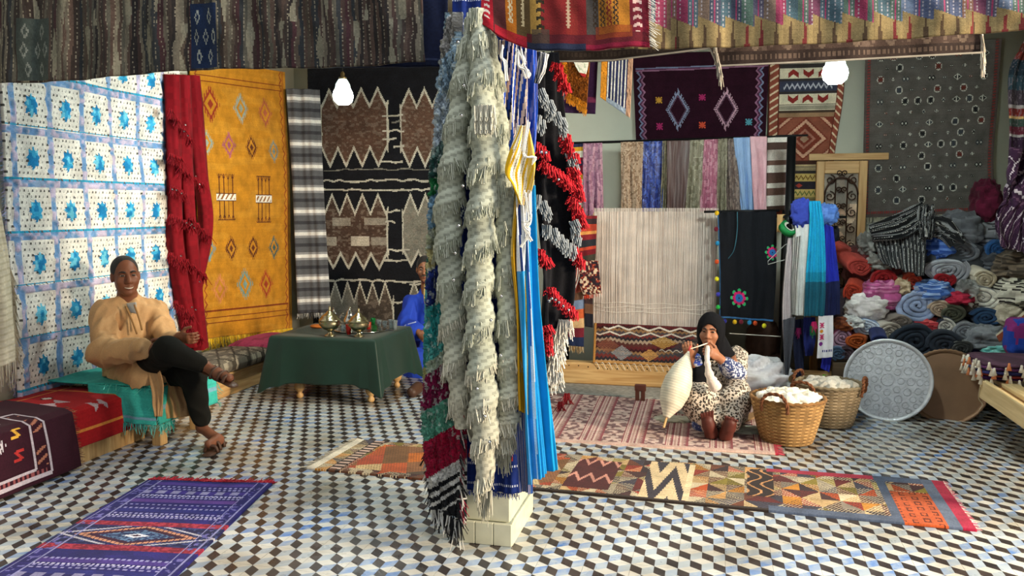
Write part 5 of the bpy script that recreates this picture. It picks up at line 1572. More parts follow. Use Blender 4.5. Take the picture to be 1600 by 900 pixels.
def crumple(name, c, r, cols, mat, label, cat, seed=0.0, n=40, m=26, amp=.28, freq=3.0, R=None, group=None, squash=2.6, lines=0):
    """a folded or bunched cloth: a pillow-like body with creases"""
    c = np.array(c, float)
    t_ = np.linspace(0, pi, m + 1); a = np.linspace(0, 2 * pi, n, endpoint=False)
    ct, st = -np.cos(t_), np.sin(t_)
    se = lambda v, p: np.sign(v) * np.abs(v) ** p
    e = 2.0 / squash
    X = se(st[:, None], e) * se(np.cos(a)[None, :], e); Y = se(st[:, None], e) * se(np.sin(a)[None, :], e); Z = np.broadcast_to(se(ct[:, None], e), X.shape)
    d = np.stack([X, Y, Z], -1)
    ns = np.abs(vnoise(X * freq + seed, Y * freq + seed * 2, Z * freq * 1.6)) - .5 * vnoise(X * freq * 2.3, Y * freq * 2.3 + seed, Z * freq * 2.3)
    V = d * (1 - amp * (ns[..., None] - .2))
    V = V.reshape(-1, 3) * np.array(r)
    if R is not None: V = V @ np.asarray(R).T
    V = V + c
    i, j = np.meshgrid(np.arange(m), np.arange(n), indexing='ij')
    Fc = np.stack([i * n + j, i * n + (j + 1) % n, (i + 1) * n + (j + 1) % n, (i + 1) * n + j], -1).reshape(-1, 4)
    cols = [lin(q) for q in (cols if isinstance(cols, (list, tuple)) else [cols])]
    if len(cols) == 1: C = np.tile(cols[0], (len(Fc), 1))
    else:
        key = (Z[:-1] * lines + .35 * vnoise(X[:-1] * 2, Y[:-1] * 2, seed)) % 1 if lines else (vnoise(X[:-1] * 3 + seed, Y[:-1] * 3, Z[:-1] * 3) * .5 + .5)
        C = np.array(cols)[np.clip((key * len(cols)).astype(int), 0, len(cols) - 1)].reshape(-1, 3)
    C = C * (.9 + .2 * rng.random((len(C), 1)))
    return mk(name, (V, Fc), mat, smooth=True, fcol=C, label=label, cat=cat, group=group)


def rotz(a): return np.array([[cos(a), -sin(a), 0], [sin(a), cos(a), 0], [0, 0, 1]])


crumple('folded_scarf', ony(1254, 333, 6.76), (.085, .06, .11), '#3a49a8', COTTON, 'folded royal blue cloth on top of the rack post', 'cloth', 1.3, amp=.35)
crumple('folded_scarf', ony(1292, 335, 6.78), (.085, .05, .08), ['#5f86cc', '#4f74bd'], COTTON, 'folded pale blue cloth on the right of the rack top', 'cloth', 4.1, amp=.3)
crumple('dark_bag', ony(1305, 365, 6.86), (.03, .05, .06), '#1c1d26', COTTON, 'small black pouch behind the royal blue robe', 'bag', 2.2)
for px, py, c, lb in [(1272, 503, '#c8246a', 'pink tassel below the turquoise scarf'), (1269, 510, '#1f6a3a', 'dark green tassel below the turquoise scarf'), (1248, 513, '#8d1a5a', 'magenta tassel beside the navy trousers'), (1288, 586, '#6ad02a', 'lime green tassel at the foot of the rack')]:
    ty_ = {1248: 6.84, 1288: 6.69}.get(px, 6.65)
    V, Fc, C = fringe([ony(px - 3, py, ty_), ony(px + 3, py, ty_)], 24, .06, c, spread=.5, rad=.004)
    mk('tassel_ornament', (V, Fc), WOOL, fcol=C, label=lb, cat='tassel', kind=None)

# dim corner behind: leather bags and a grey panel
mk('grey_board', box(.13, .52, 7.62, 7.66, 0, .72, .004), plain('grey_board', '#77786f', .8), label='grey board leaning behind the woman under the black shawl', cat='board')
LEA = plain('brown_leather', '#3b2820', .55, bump=.2)
for k, (px, py, r, lb) in enumerate([(1192, 535, (.14, .09, .20), 'large dark brown leather bag behind the rope under the shawl'), (1212, 570, (.12, .1, .12), 'small brown leather bag on the floor beneath the rack')]):
    crumple('leather_bag', ony(px, py, 7.35), r, '#3b2820', COTTON, lb, 'bag', 3.3 + k, amp=.2)
mk('rope_line', tube([ony(1140, 521, 6.9), ony(1222, 526, 6.9)], .004, 5), plain('white_rope', '#c9c5bb', .9), label='thin white rope strung from the loom to the rack', cat='rope')

# carved wooden door leaf with iron scrollwork
dl, dr = ony(1276, 252, 7.9), ony(1352, 252, 7.9)
dz0, dz1 = .02, float(dl[2])
x0d, x1d = float(dl[0]), float(dr[0])
t = thing('cabinet_door', 'pine door leaf with an arched wrought iron grille beside the grey carpet', 'door', ((x0d + x1d) / 2, 7.9, 0))
mk('stile', box(x0d, x0d + .07, 7.88, 7.93, dz0, dz1, .004), PINE_Z, t); mk('stile', box(x1d - .05, x1d + .02, 7.88, 7.93, dz0, dz1, .004), PINE_Z, t)
mk('rail', box(x0d + .07, x1d - .05, 7.882, 7.928, dz1 - .11, dz1, .004), PINE_X, t); mk('rail', box(x0d + .07, x1d - .05, 7.882, 7.928, dz0, dz0 + .5, .004), PINE_X, t)
mk('lintel', box(x0d - .06, x1d + .2, 7.94, 8.04, dz1 + .01, dz1 + .07, .004), PINE_X, t)
BK = cloth_mat('veiled_glass', .5, 0, .05, 80, .4)
cv = Cv(30, 90, '#94806c'); cv.set(vnoise(cv.X * 9, cv.Y * 24) > .15, '#c9a486'); cv.set(vnoise(cv.X * 7 + 4, cv.Y * 20) > .3, '#e0c4a6'); cv.set(cv.Y < .2, '#8a857c', .7); cv.grain(.1)
textile('backing', between([(x0d + .06, 7.915, dz1 - .1), (x0d + .06, 7.915, dz0 + .45)], [(x1d - .04, 7.915, dz1 - .1), (x1d - .04, 7.915, dz0 + .45)], 30, 90), cv, BK, t, thick=.004)
IRON = plain('wrought_iron', '#3b2418', .5, .6)
xm, hw = (x0d + x1d) / 2 + .01, (x1d - x0d) / 2 - .065


def scroll(cx, cz, r, a0, turns, sgn):
    th = np.linspace(0, 1, 26)
    rr_ = r * (1 - .8 * th); aa = a0 + sgn * turns * 2 * pi * th
    return np.stack([cx + rr_ * np.cos(aa), np.full(26, 7.872), cz + rr_ * np.sin(aa)], 1)


mk('arch', tube([(xm + hw * cos(a), 7.872, dz1 - .30 + hw * 1.1 * sin(a)) for a in np.linspace(0, pi, 20)], .008, 6), IRON, t, smooth=True)
for x in (-hw, -hw * .36, hw * .36, hw): mk('iron_bar', tube([(xm + x, 7.872, dz0 + .48), (xm + x, 7.872, dz1 - (.30 if abs(x) > hw * .9 else .16))], .006, 6), IRON, t)
for zz_ in np.arange(dz0 + .62, dz1 - .15, .145):
    for sx in (-1, 1):
        mk('scroll', tube(scroll(xm + sx * hw * .68, zz_, hw * .32, pi / 2, 1.4, sx), .005, 5), IRON, t, smooth=True)
        mk('scroll', tube(scroll(xm + sx * hw * .18, zz_ + .06, hw * .2, -pi / 2, 1.3, -sx), .005, 5), IRON, t, smooth=True)

# textile at the right edge
W, Hh = 60, 150
cv = Cv(W, Hh, '#3a2a3a')
cv.hst([(2, '#5a2a22'), (1, '#7a2f28'), (2, '#23303c'), (2, '#2f4450'), (2, '#453a44'), (.4, '#a8a0a0'), (1, '#7a2a28'), (.4, '#c9a06a'), (1, '#3a4a44'), (1, '#6a2a3a'), (.4, '#b9b0ae'), (2, '#3f2a40'), (2, '#4a3a4a')]); cv.set(vnoise(cv.X * 30, cv.Y * 60) > .4, '#8d8088', .4); cv.grain(.18)
P = between([ony(1606, 60, 7.2), ony(1578, 110, 7.2), ony(1576, 200, 7.2), ony(1574, 260, 7.15)], [ony(1616, 60, 7.2), ony(1618, 110, 7.2), ony(1618, 200, 7.2), ony(1618, 260, 7.15)], W, Hh)
o = textile('dark_kilim', waves(P, .02, 2), cv, WOOL, thick=.015, back=True, label='dark banded kilim hanging at the right edge above the plum blanket', cat='kilim')
# ================================================================= rugs on the floor
def floor_rug(tl, tr, bl, br, W, Hh, z=.012):
    f = lambda p: (p[0], p[1], z)
    return between([f(tl), f(bl)], [f(tr), f(br)], W, Hh, False)


# purple rug
W, Hh = 150, 330
cv = Cv(W, Hh, '#231f5e')
cv.set(vnoise(cv.X * 10, cv.Y * 60) > .25, '#2d2470', .7)
Lr = 1.87


def rowband(y, h, c, dash=0, k=1.0):
    m = (np.abs(cv.Y - y) < h) & (cv.X > .12) & (cv.X < .90)
    if dash: m &= ((cv.X * dash) % 1 < .55)
    cv.set(m, c, k)


for y0_, c in [(.03, '#4a3480'), (.10, '#3a2a78'), (.17, '#5a3a80'), (.24, '#2a2a70'), (.56, '#4a3480'), (.62, '#2a2a70'), (.69, '#3a2a78'), (.85, '#4a3480')]: rowband(y0_, .012, c)
for y0_ in (.055, .075, .125, .145, .20, .225, .265, .29, .55, .585, .60, .655, .675, .73, .80, .9): rowband(y0_, .0045, '#9a92c0', 22 + int(y0_ * 60) % 9)
for y0_ in (.13, .28, .58, .66): rowband(y0_, .003, '#d0c8dc', 34)
for y0_ in (.10, .64): rowband(y0_, .013, '#8d86a8', 9)
red_y = (.335, .485, .775)
for y0_ in red_y:
    m = np.abs(cv.Y - y0_) < .014; cv.set(m, '#7d1a30'); cv.set(m & (vnoise(cv.X * 60, cv.Y * 200) > .1), '#a83244')
dd = np.abs(cv.X - .5) / .40 + np.abs(cv.Y - .41) / .062
zone = (cv.Y > .352) & (cv.Y < .468)
cv.set(zone, '#1c1c46'); cv.set(zone & (vnoise(cv.X * 50, cv.Y * 150) > .3), '#3a4270')
cv.set(zone & (np.abs(dd - 1.25) < .06), '#b9b0b8'); cv.set(zone & (dd < 1), '#3a1530'); cv.set(zone & (np.abs(dd - .92) < .09) & ((cv.X * 30) % 1 < .8), '#c98a6a'); cv.set(zone & (dd < .62), '#27345c')
cv.set(zone & (dd < .62) & (vnoise(cv.X * 70, cv.Y * 220) > .1), '#5f7a9a'); cv.set(zone & (dd < .22), '#e3dfe6'); cv.set(zone & (dd < .10), '#3a1530')
for x in (.03, .12, .89, .965): cv.set(np.abs(cv.X - x) < .006, '#8f8ab5')
cv.set(((cv.X > .04) & (cv.X < .11) | (cv.X > .90) & (cv.X < .955)) & (vnoise(cv.X * 40, cv.Y * 120) > .35), '#6a62a0')
cv.grain(.16, .06)
TLp, TRp = np.array([-3.085, 3.95]), np.array([-2.363, 4.06])
dl_, dr_ = np.array([.135, -1.0]), np.array([.18, -1.0])
P = floor_rug(TLp, TRp, TLp + dl_ * Lr, TRp + dr_ * Lr, W, Hh)
pr_ = textile('purple_rug', sag(P, .004, 3, 5, 3), cv, WOOL, thick=.012, label='purple and navy striped rug with a central diamond lying at the lower left', cat='rug')
add_fringe(pr_, 'fringe', WOOL, P[0], 260, .05, ['#b81c30', '#c83a48', '#9a1426'], drop=(.1, 1, 0), spread=.5, rad=.004, lay=.006)

# pink rug under the woman
W, Hh = 260, 150
cv = Cv(W, Hh, '#b58d86')
f = (cv.X * 6.5) % 1
fine = f < .52
cv.set(fine & ((cv.X * 78) % 1 < .5), '#d3b9ae'); cv.set(fine & ((cv.X * 39 + .2) % 1 < .22), '#8d4a50'); cv.set(fine & (np.abs((cv.X * 39) % 1 - .7) < .08) & ((cv.Y * 40) % 1 < .5), '#7a3a42')
nz = vnoise(cv.X * 75, cv.Y * 48); cv.set(~fine & (nz > .05), '#cdb2a8'); cv.set(~fine & (nz < -.15), '#77585a')
cv.set((f < .03) | (np.abs(f - .52) < .015), '#8d3f48')
cv.set(cv.Y > .965, '#c9a79a'); cv.set(cv.X > .988, '#b02c40'); cv.grain(.12, .05)
P = floor_rug((-1.45, 6.66), (.46, 6.66), (-1.40, 5.29), (.44, 5.31), W, Hh)
pk = textile('pink_rug', sag(P, .004, 4, 3, 1), cv, WOOL, thick=.012, label='faded pink and cream striped rug under the spinning woman', cat='rug')
add_fringe(pk, 'fringe', WOOL, [P[20, -1], P[-1, -1]], 70, .03, ['#b02c40', '#c8485a'], drop=(1, .1, 0), spread=.4, rad=.004, lay=.006)
tassel_mesh('redfloor', ['#8d1a22', '#a82a30'], 24, .09, .005, 1.6)
put_tassel('redfloor', onz(886, 615, .10), pk, (0, 0, .3)); put_tassel('redfloor', onz(876, 628, .08), pk, (0, 0, .3), .9)

# patchwork runner across the middle of the floor
W, Hh = 520, 96
cv = Cv(W, Hh, '#8a6a44')
x0r, x1r = -2.24, 1.285
Xw = x0r + cv.X * (x1r - x0r)
pal = ['#b04a1e', '#33242a', '#b8976a', '#5e2222', '#80702c', '#6d3c28', '#c4b294', '#47282a', '#9a3424', '#3f3c4a', '#b87a2c', '#85796c']
# small triangles everywhere first
n_ = 36
iu = np.floor(cv.X * n_).astype(int); iv = np.floor(cv.Y * 6).astype(int)
fu_, fv_ = (cv.X * n_) % 1, (cv.Y * 6) % 1
up = (np.where((iu + iv) % 2 == 0, fu_, 1 - fu_) < fv_).astype(int)
ha = _hash(iu, iv * 7 + up * 3, iv * 0 + 11)
for q, c in enumerate(pal): cv.set((ha * 12).astype(int) == q, c)
hatch = (((cv.X * 190 + cv.Y * 26) % 1) < .34)
cv.set(hatch & (_hash(iu, iv, iv * 0 + up) > .35), '#2c2022', .75); cv.set((((cv.X * 190 + cv.Y * 26) % 1) > .7) & (_hash(iu, iv, iv * 0 + up + 4) > .5), '#e0cda8', .7)


def at_x(px, py): return (float(onz(px, py)[0]) - x0r) / (x1r - x0r)


def zonex(a, b_, y0_=0.0, y1_=1.0): return (cv.X >= a) & (cv.X < b_) & (cv.Y >= y0_) & (cv.Y < y1_)


# left stretch: long slanting orange and sand lozenges
zl = zonex(.05, .40, .10, .90)
k_ = np.floor(cv.X * 22 - cv.Y * 1.6).astype(int); ha = _hash(k_, np.floor(cv.Y * 3 + cv.X * 9).astype(int), k_ * 0)
pl = ['#c96a22', '#c9ac7c', '#8a5a3a', '#b8532a', '#d3bb8c', '#77502f', '#a8442a', '#4f4238']
for q, c in enumerate(pl): cv.set(zl & ((ha * 8).astype(int) == q), c)
cv.set(zl & (((cv.X * 200 - cv.Y * 15) % 1) < .3), '#5a3f2a', .55)
cv.set(zonex(.022, .045), '#2f2320'); cv.set(zonex(.024, .043) & ((cv.Y * 12) % 1 < .5), '#c9a99a')
zm = zonex(at_x(885, 755), at_x(955, 760), .1, .88); cv.set(zm, '#4a1a1e')
cv.set(zm & (np.abs(((cv.Y * 2.2 + np.abs(((cv.X * 40) % 1) - .5) * .8) % 1) - .5) < .09), '#c98a7a')
zm = zonex(at_x(1003, 765), at_x(1070, 770), .02, .98); cv.set(zm, '#d3b890')
cv.set(zm & (((cv.Y * 1.3 + np.abs(((cv.X * 22 + .2) % 1) - .5) * 1.7) % 1) < .42), '#35303a')
cv.rect(at_x(1070, 770), .05, at_x(1080, 770), .95, '#e0c8a0')
zm = zonex(at_x(1168, 780), at_x(1212, 785), .05, .72); cv.set(zm, '#2a1f20'); cv.set(zm & (np.abs(((cv.X * 50 + .5 * np.sin(cv.Y * 18)) % 1) - .5) < .10), '#c08a5a')
# right stretch: red upper edge, slate borders, orange end panel
xa, xb = at_x(1200, 770), at_x(1400, 790)
cv.set(zonex(xa, at_x(1376, 770), 0, .09), '#a02c42'); cv.set(zonex(xa, 1, .90, 1.01), '#4c566a'); cv.set(zonex(at_x(1378, 780), 1, 0, .12), '#4c566a'); cv.set(zonex(at_x(1385, 790), at_x(1400, 790)), '#4c566a')
zo = zonex(at_x(1400, 790), .966, .34, 1.01); cv.set(zo, '#b8532a')
cv.set(zo & (((cv.X * 64) % 1) < .5) & (((cv.Y * 9 + np.floor(cv.X * 64) * .3) % 1) < .6) & ((((cv.X * 64) % 1 - .25) ** 2 + (((cv.Y * 9 + np.floor(cv.X * 64) * .3) % 1) - .3) ** 2) > .035), '#5a2214')
cv.set(zonex(.966, .983), '#5a6478'); cv.set(zonex(.983, 1.01), '#a01f3e')
cv.set(zonex(.2, xa, .955, 1.01), '#2f2622'); cv.set(zonex(.02, .2, .95, 1.01) & ((cv.X * 40) % 1 < .5), '#5a3a2a')
cv.grain(.16, .06)
P = floor_rug((-2.22, 5.0), (1.30, 4.985), (-2.255, 4.36), (1.27, 4.25), W, Hh)
pw = textile('patchwork_runner', sag(P, .005, 9, 2, 5), cv, WOOL, thick=.012, label='long orange and brown patchwork kilim runner lying behind the pillar', cat='runner')
cvf = Cv(10, 60, '#ddd2bf').grain(.12)
textile('white_end_band', floor_rug((-2.275, 5.02), (-2.22, 5.0), (-2.315, 4.37), (-2.255, 4.36), 10, 60), cvf, WOOL, pw, thick=.011)
add_fringe(pw, 'fringe', WOOL, [(-2.275, 5.02, .012), (-2.315, 4.37, .012)], 120, .035, ['#e6dccb', '#cfc3ae'], drop=(-1, 0, 0), spread=.6, rad=.003, lay=.006)
add_fringe(pw, 'fringe', WOOL, [P[0, -1], P[-1, -1]], 120, .02, ['#e6dccb', '#d06a80'], drop=(1, 0, 0), spread=.6, rad=.0025, lay=.006)

# ================================================================= baskets of wool
STRAW = cloth_mat('palm_straw', .8, .05, .3, 220, .25, var=.3)


def basket(c, rb, rt, h, cols, label, handle_a):
    c = np.array(c, float)
    t = thing('basket', label, 'basket', c, 'palm baskets of raw wool')
    n, rows, per = 96, 13, 8
    m = rows * per + 1
    zz = np.linspace(0, 1, m)
    prof = rb + (rt - rb) * (zz ** .8)
    prof[:4] *= np.array([.93, .97, .99, 1])
    a = np.linspace(0, 2 * pi, n, endpoint=False)
    rr_ = prof[:, None] + .006 * np.abs(np.sin(zz * rows * pi))[:, None] + .0035 * np.sin(a[None, :] * 48 + np.where((np.floor(zz * rows * 2) % 2)[:, None] > 0, 1.6, -1.6) * (zz * rows * 2 % 1)[:, None] * 2)
    V = np.stack([rr_ * np.cos(a), rr_ * np.sin(a), np.broadcast_to((zz * h)[:, None], rr_.shape)], -1)
    i, j = np.meshgrid(np.arange(m - 1), np.arange(n), indexing='ij')
    Fc = np.stack([i * n + j, i * n + (j + 1) % n, (i + 1) * n + (j + 1) % n, (i + 1) * n + j], -1).reshape(-1, 4)
    key = ((np.floor(i / (per / 2)) + np.floor(j / 2)) % 2).ravel()
    C = np.where(key[:, None] > 0, lin(cols[0]), lin(cols[1])) * (.82 + .32 * rng.random((len(Fc), 1)))
    mk('body', (V.reshape(-1, 3) + c, Fc), STRAW, t, smooth=True, fcol=C)
    inner = lathe([(rt - .012, h), (rb, .03), (0, .03)], 48, c)
    mk('lining', inner, STRAW, t, smooth=True, fcol=np.tile(lin(cols[1]), (len(inner[1]), 1)))
    rp = [c + np.array([rt * 1.0 * cos(q), rt * 1.0 * sin(q), h + .004 * sin(q * 30)]) for q in np.linspace(0, 2 * pi, 97)]
    rim = tube(rp, .012, 8, cap=False)
    mk('rim', rim, STRAW, t, smooth=True, fcol=np.tile(lin(cols[2]), (len(rim[1]), 1)) * (.8 + .3 * rng.random((len(rim[1]), 1))))
    for ha_ in handle_a:
        d = np.array([cos(ha_), sin(ha_), 0]); s_ = np.array([-sin(ha_), cos(ha_), 0])
        pth = smooth_path([c + d * rt * 1.0 + s_ * .085 + (0, 0, h - .06), c + d * (rt * 1.05) + s_ * .08 + (0, 0, h + .01), c + d * (rt * 1.03) + s_ * .04 + (0, 0, h + .055), c + d * (rt * 1.03) - s_ * .04 + (0, 0, h + .055), c + d * (rt * 1.05) - s_ * .08 + (0, 0, h + .01), c + d * rt * 1.0 - s_ * .085 + (0, 0, h - .06)], 40)
        T_, N_, B_ = frames(pth)
        for ph in (0, pi):
            w = np.linspace(0, 30, 40) + ph
            hp = pth + .006 * (np.cos(w)[:, None] * N_ + np.sin(w)[:, None] * B_)
            tt = tube(hp, .0075, 6)
            mk('handle', tt, STRAW, t, smooth=True, fcol=np.tile(lin('#7a4a2e'), (len(tt[1]), 1)))
    return t


B1 = np.array([.515, 5.67, 0]); B2 = np.array([.845, 6.2, 0])
basket(B1, .155, .235, .30, ['#b08a58', '#8f6c40', '#8a6238'], 'front palm basket heaped with white wool beside the woman', (-2.0, 1.1))
basket(B2, .155, .225, .30, ['#a8957a', '#877558', '#8a7a60'], 'second palm basket of wool standing behind the front one', (-.3, 2.6))
FLUFF = cloth_mat('raw_wool', 1, .5, 1.0, 90, .05, var=.15)


def wool_heap(c, r, cols, label, n):
    g = Geo()
    for k in range(n):
        a = k * 2.4; q = r * .83 * sqrt((k + .3) / n)
        V, Fc = ball((0, 0, 0), 1, 16, 10)
        V = V * (1 + .35 * vnoise(V[:, 0] * 2.3 + k, V[:, 1] * 2.3, V[:, 2] * 2.3))[:, None] * np.array([.062, .062, .045])
        g.add((V + np.array(c) + (q * cos(a), q * sin(a), .01 * rng.random() + .03 * (1 - q / r)), Fc), cols[k % len(cols)])
    return mk('wool_heap', g, FLUFF, smooth=True, label=label, cat='wool', kind='stuff')


wool_heap(B1 + (0, 0, .275), .20, ['#efe6d6', '#e3d8c4', '#f3ecdf'], 'white raw wool heaped in the front basket', 22)
wool_heap(B2 + (0, 0, .262), .19, ['#cfc8bc', '#bdb5a8', '#d8d0c4'], 'greyish raw wool in the second basket', 16)

# ================================================================= trays
def tray(name, c, r, nrm, mat, rimmat, label, scallop=False):
    n = 96
    c = np.array(c, float)
    z = np.array(nrm, float); z /= np.linalg.norm(z)
    t = thing(name, label, 'tray', c - np.array([0, 0, r * .97]))
    pr = [(0, 0), (r * .2, .0), (r * .90, .0)]
    V, Fc = lathe(pr, n, c, axis=z)
    o = mk('plate', (V, Fc), mat, t, smooth=True)
    pr = [(r * .90, 0), (r * .92, .010), (r * .955, .016), (r, .020), (r * 1.0, .012), (r * .95, -.006), (0, -.008)]
    V, Fc = lathe(pr, n, (0, 0, 0))
    if scallop:
        a = np.arctan2(V[:, 1], V[:, 0]); rr_ = np.hypot(V[:, 0], V[:, 1])
        V[:, :2] *= (1 + .018 * np.abs(np.sin(a * 24)) * (rr_ > r * .9))[:, None]
    x = np.cross([0, 0, 1.0], z); x /= np.linalg.norm(x)
    V = V @ np.array([x, np.cross(z, x), z]) + c
    mk('rim', (V, Fc), rimmat, t, smooth=True)
    if name == 'silver_tray':
        g = Geo(); y_ = np.cross(z, x)
        for rr_, cnt, sz in [(.0, 1, .05), (.09, 8, .026), (.155, 12, .03), (.215, 20, .026), (.26, 26, .02)]:
            for k in range(cnt):
                a = 2 * pi * k / cnt
                cc = c + (x * cos(a) + y_ * sin(a)) * rr_ + z * .0012
                pth = [cc + (x * cos(b_) + y_ * sin(b_)) * sz * (1 - .25 * b_ / 7) for b_ in np.linspace(0, 7.2, 14)]
                g.add(tube(pth, .0034, 4, cap=False))
        mk('engraving', g, mat, t, kind='stuff')
    return t


CHASED = plain('chased_silver', '#c3c6cc', .38, .55, var=.15, nscale=20, bump=.5, bscale=70)
COPPER = plain('dull_copper', '#8a6a50', .5, .45, var=.2, nscale=4, bump=.05)
tray('silver_tray', ony(1387, 594, 6.50), .305, (-.20, -.95, .22), CHASED, CHASED, 'large round chased silver tray leaning against the pile of blankets')
tray('copper_tray', ony(1479, 604, 6.60), .275, (-.16, -.95, .24), COPPER, COPPER, 'round copper tray with a scalloped rim leaning behind the silver one', True)

# ================================================================= platform and pile of rolled blankets
PLATFORM_WOOD = wood('dark_platform_wood', '#4a3a2c', '#6b5640', 0)  # dark brown grain shared by all platform boards
t = thing('display_platform', 'low weathered wooden platform under the pile of rolled blankets', 'platform', (1.75, 7.3, 0))
mk('deck', box(.95, XR - .02, 6.86, 7.85, .34, .38, .005), PLATFORM_WOOD, t)
for x in (1.0, 1.75, XR - .1):
    for y in (6.92, 7.78): mk('leg', box(x - .04, x + .04, y - .04, y + .04, 0, .34, .005), PLATFORM_WOOD, t)
mk('front_board', box(.95, XR - .02, 6.84, 6.86, .1, .34, .004), PLATFORM_WOOD, t)
PALE_Y = wood('pale_pine', '#b59a6c', '#d0b88a', 1)
t = thing('slatted_bench', 'pale pine slatted bench running out of the right edge', 'bench', (2.1, 5.4, 0))
mk('side_rail', box(1.70, 1.735, 4.3, 5.80, .33, .455, .006), PALE_Y, t)
for k in range(4): mk('slat', box(1.80 + .2 * k, 1.80 + .2 * k + .10, 4.3, 6.56, .42, .447, .005), PALE_Y, t)
mk('end_rail', box(1.90, 2.55, 6.56, 6.60, .30, .42, .005), PINE_X, t)
for x, y in ((1.78, 4.4), (2.5, 4.4), (2.5, 6.5)): mk('leg', box(x - .035, x + .035, y - .035, y + .035, 0, .42, .005), PALE_Y, t)
mk('cross_bar', box(1.735, 2.55, 5.70, 5.76, .33, .42, .005), PINE_X, t)


def pileY(py): return 6.80 + (565 - py) / 240.0 * .55


def roll(name, px, py, rx, ry, cols, label, length=.42, turns=4.5, ax=(0.10, 1, .06), seed=0.0, mat=None, gap=.12, dY=0.0):
    turns = 1.6 + turns * .45; rx *= 1.14; ry *= 1.14
    """a rolled blanket lying end-on: one sheet wound into a spiral, its edge showing the turns"""
    Y = pileY(py) + dY
    c = ony(px, py, Y)
    d = np.linalg.norm(c - CAM)
    rx, ry = rx * d / F_PX, ry * d / F_PX
    n = int(turns * 22)
    th = np.linspace(0, turns * 2 * pi, n) + seed
    s = np.linspace(.10, 1, n)
    wob = 1 + .06 * np.sin(th * 1.0 + seed) + .05 * np.sin(th * 3 + seed) + .05 * np.sin(th * 2.13 + seed * 2) + .03 * vnoise(th * 1.7, seed)
    cx_, cz_ = np.cos(th) * s * rx * wob, np.sin(th) * s * ry * wob
    thk = (1 - gap) / turns
    so = s * 1.0; si = np.maximum(s - thk * .9, .02)
    ax = np.array(ax, float); ax /= np.linalg.norm(ax)
    A = []
    L = length
    nl = 6
    ts = np.r_[0, .012, np.linspace(.05, 1, nl - 1) * L]
    e = np.stack([.012 * vnoise(np.cos(th) * 2 + seed, np.sin(th) * 2, s * 6), ], 0)[0]
    G = np.zeros((n, 2, len(ts), 3))
    for w, sr in ((0, so), (1, si)):
        X = np.cos(th) * sr * rx * wob; Z = np.sin(th) * sr * ry * wob
        for k, tt in enumerate(ts):
            shrink = .96 if k == 0 else 1.0
            G[:, w, k] = c + np.stack([X * shrink, np.zeros(n), Z * shrink], 1) + (tt + (e if k < 2 else 0))[..., None] * ax if np.ndim(e) and k < 2 else c + np.stack([X * shrink, np.zeros(n), Z * shrink], 1) + tt * ax
    # sections: end face (between w=0 and w=1 at k=0), outer skin (w=0 along k), inner skin (w=1)
    idx = np.arange(n * 2 * len(ts)).reshape(n, 2, len(ts))
    Fs = [np.stack([idx[:-1, 0, 0], idx[1:, 0, 0], idx[1:, 1, 0], idx[:-1, 1, 0]], -1)]
    K = len(ts)
    for k in range(K - 1):
        Fs.append(np.stack([idx[:-1, 0, k], idx[:-1, 0, k + 1], idx[1:, 0, k + 1], idx[1:, 0, k]], -1))
        if k < 3: Fs.append(np.stack([idx[:-1, 1, k], idx[1:, 1, k], idx[1:, 1, k + 1], idx[:-1, 1, k + 1]], -1))
    Fc = np.vstack(Fs)
    cols = [lin(q) for q in (cols if isinstance(cols, (list, tuple)) else [cols])]
    C = np.tile(cols[0], (len(Fc), 1))
    if len(cols) > 1:
        C[:n - 1] = cols[1]
        for k, q in enumerate(range(n - 1, len(Fc), n - 1)):
            if len(cols) > 2 and k % 3 == 1: C[q:q + n - 1] = cols[2]
    C = C * (.88 + .24 * rng.random((len(C), 1)))
    return mk(name, (G.reshape(-1, 3), Fc), mat or WOOL, smooth=False, fcol=C, label=label, cat='blanket', group='rolled blankets in the pile')


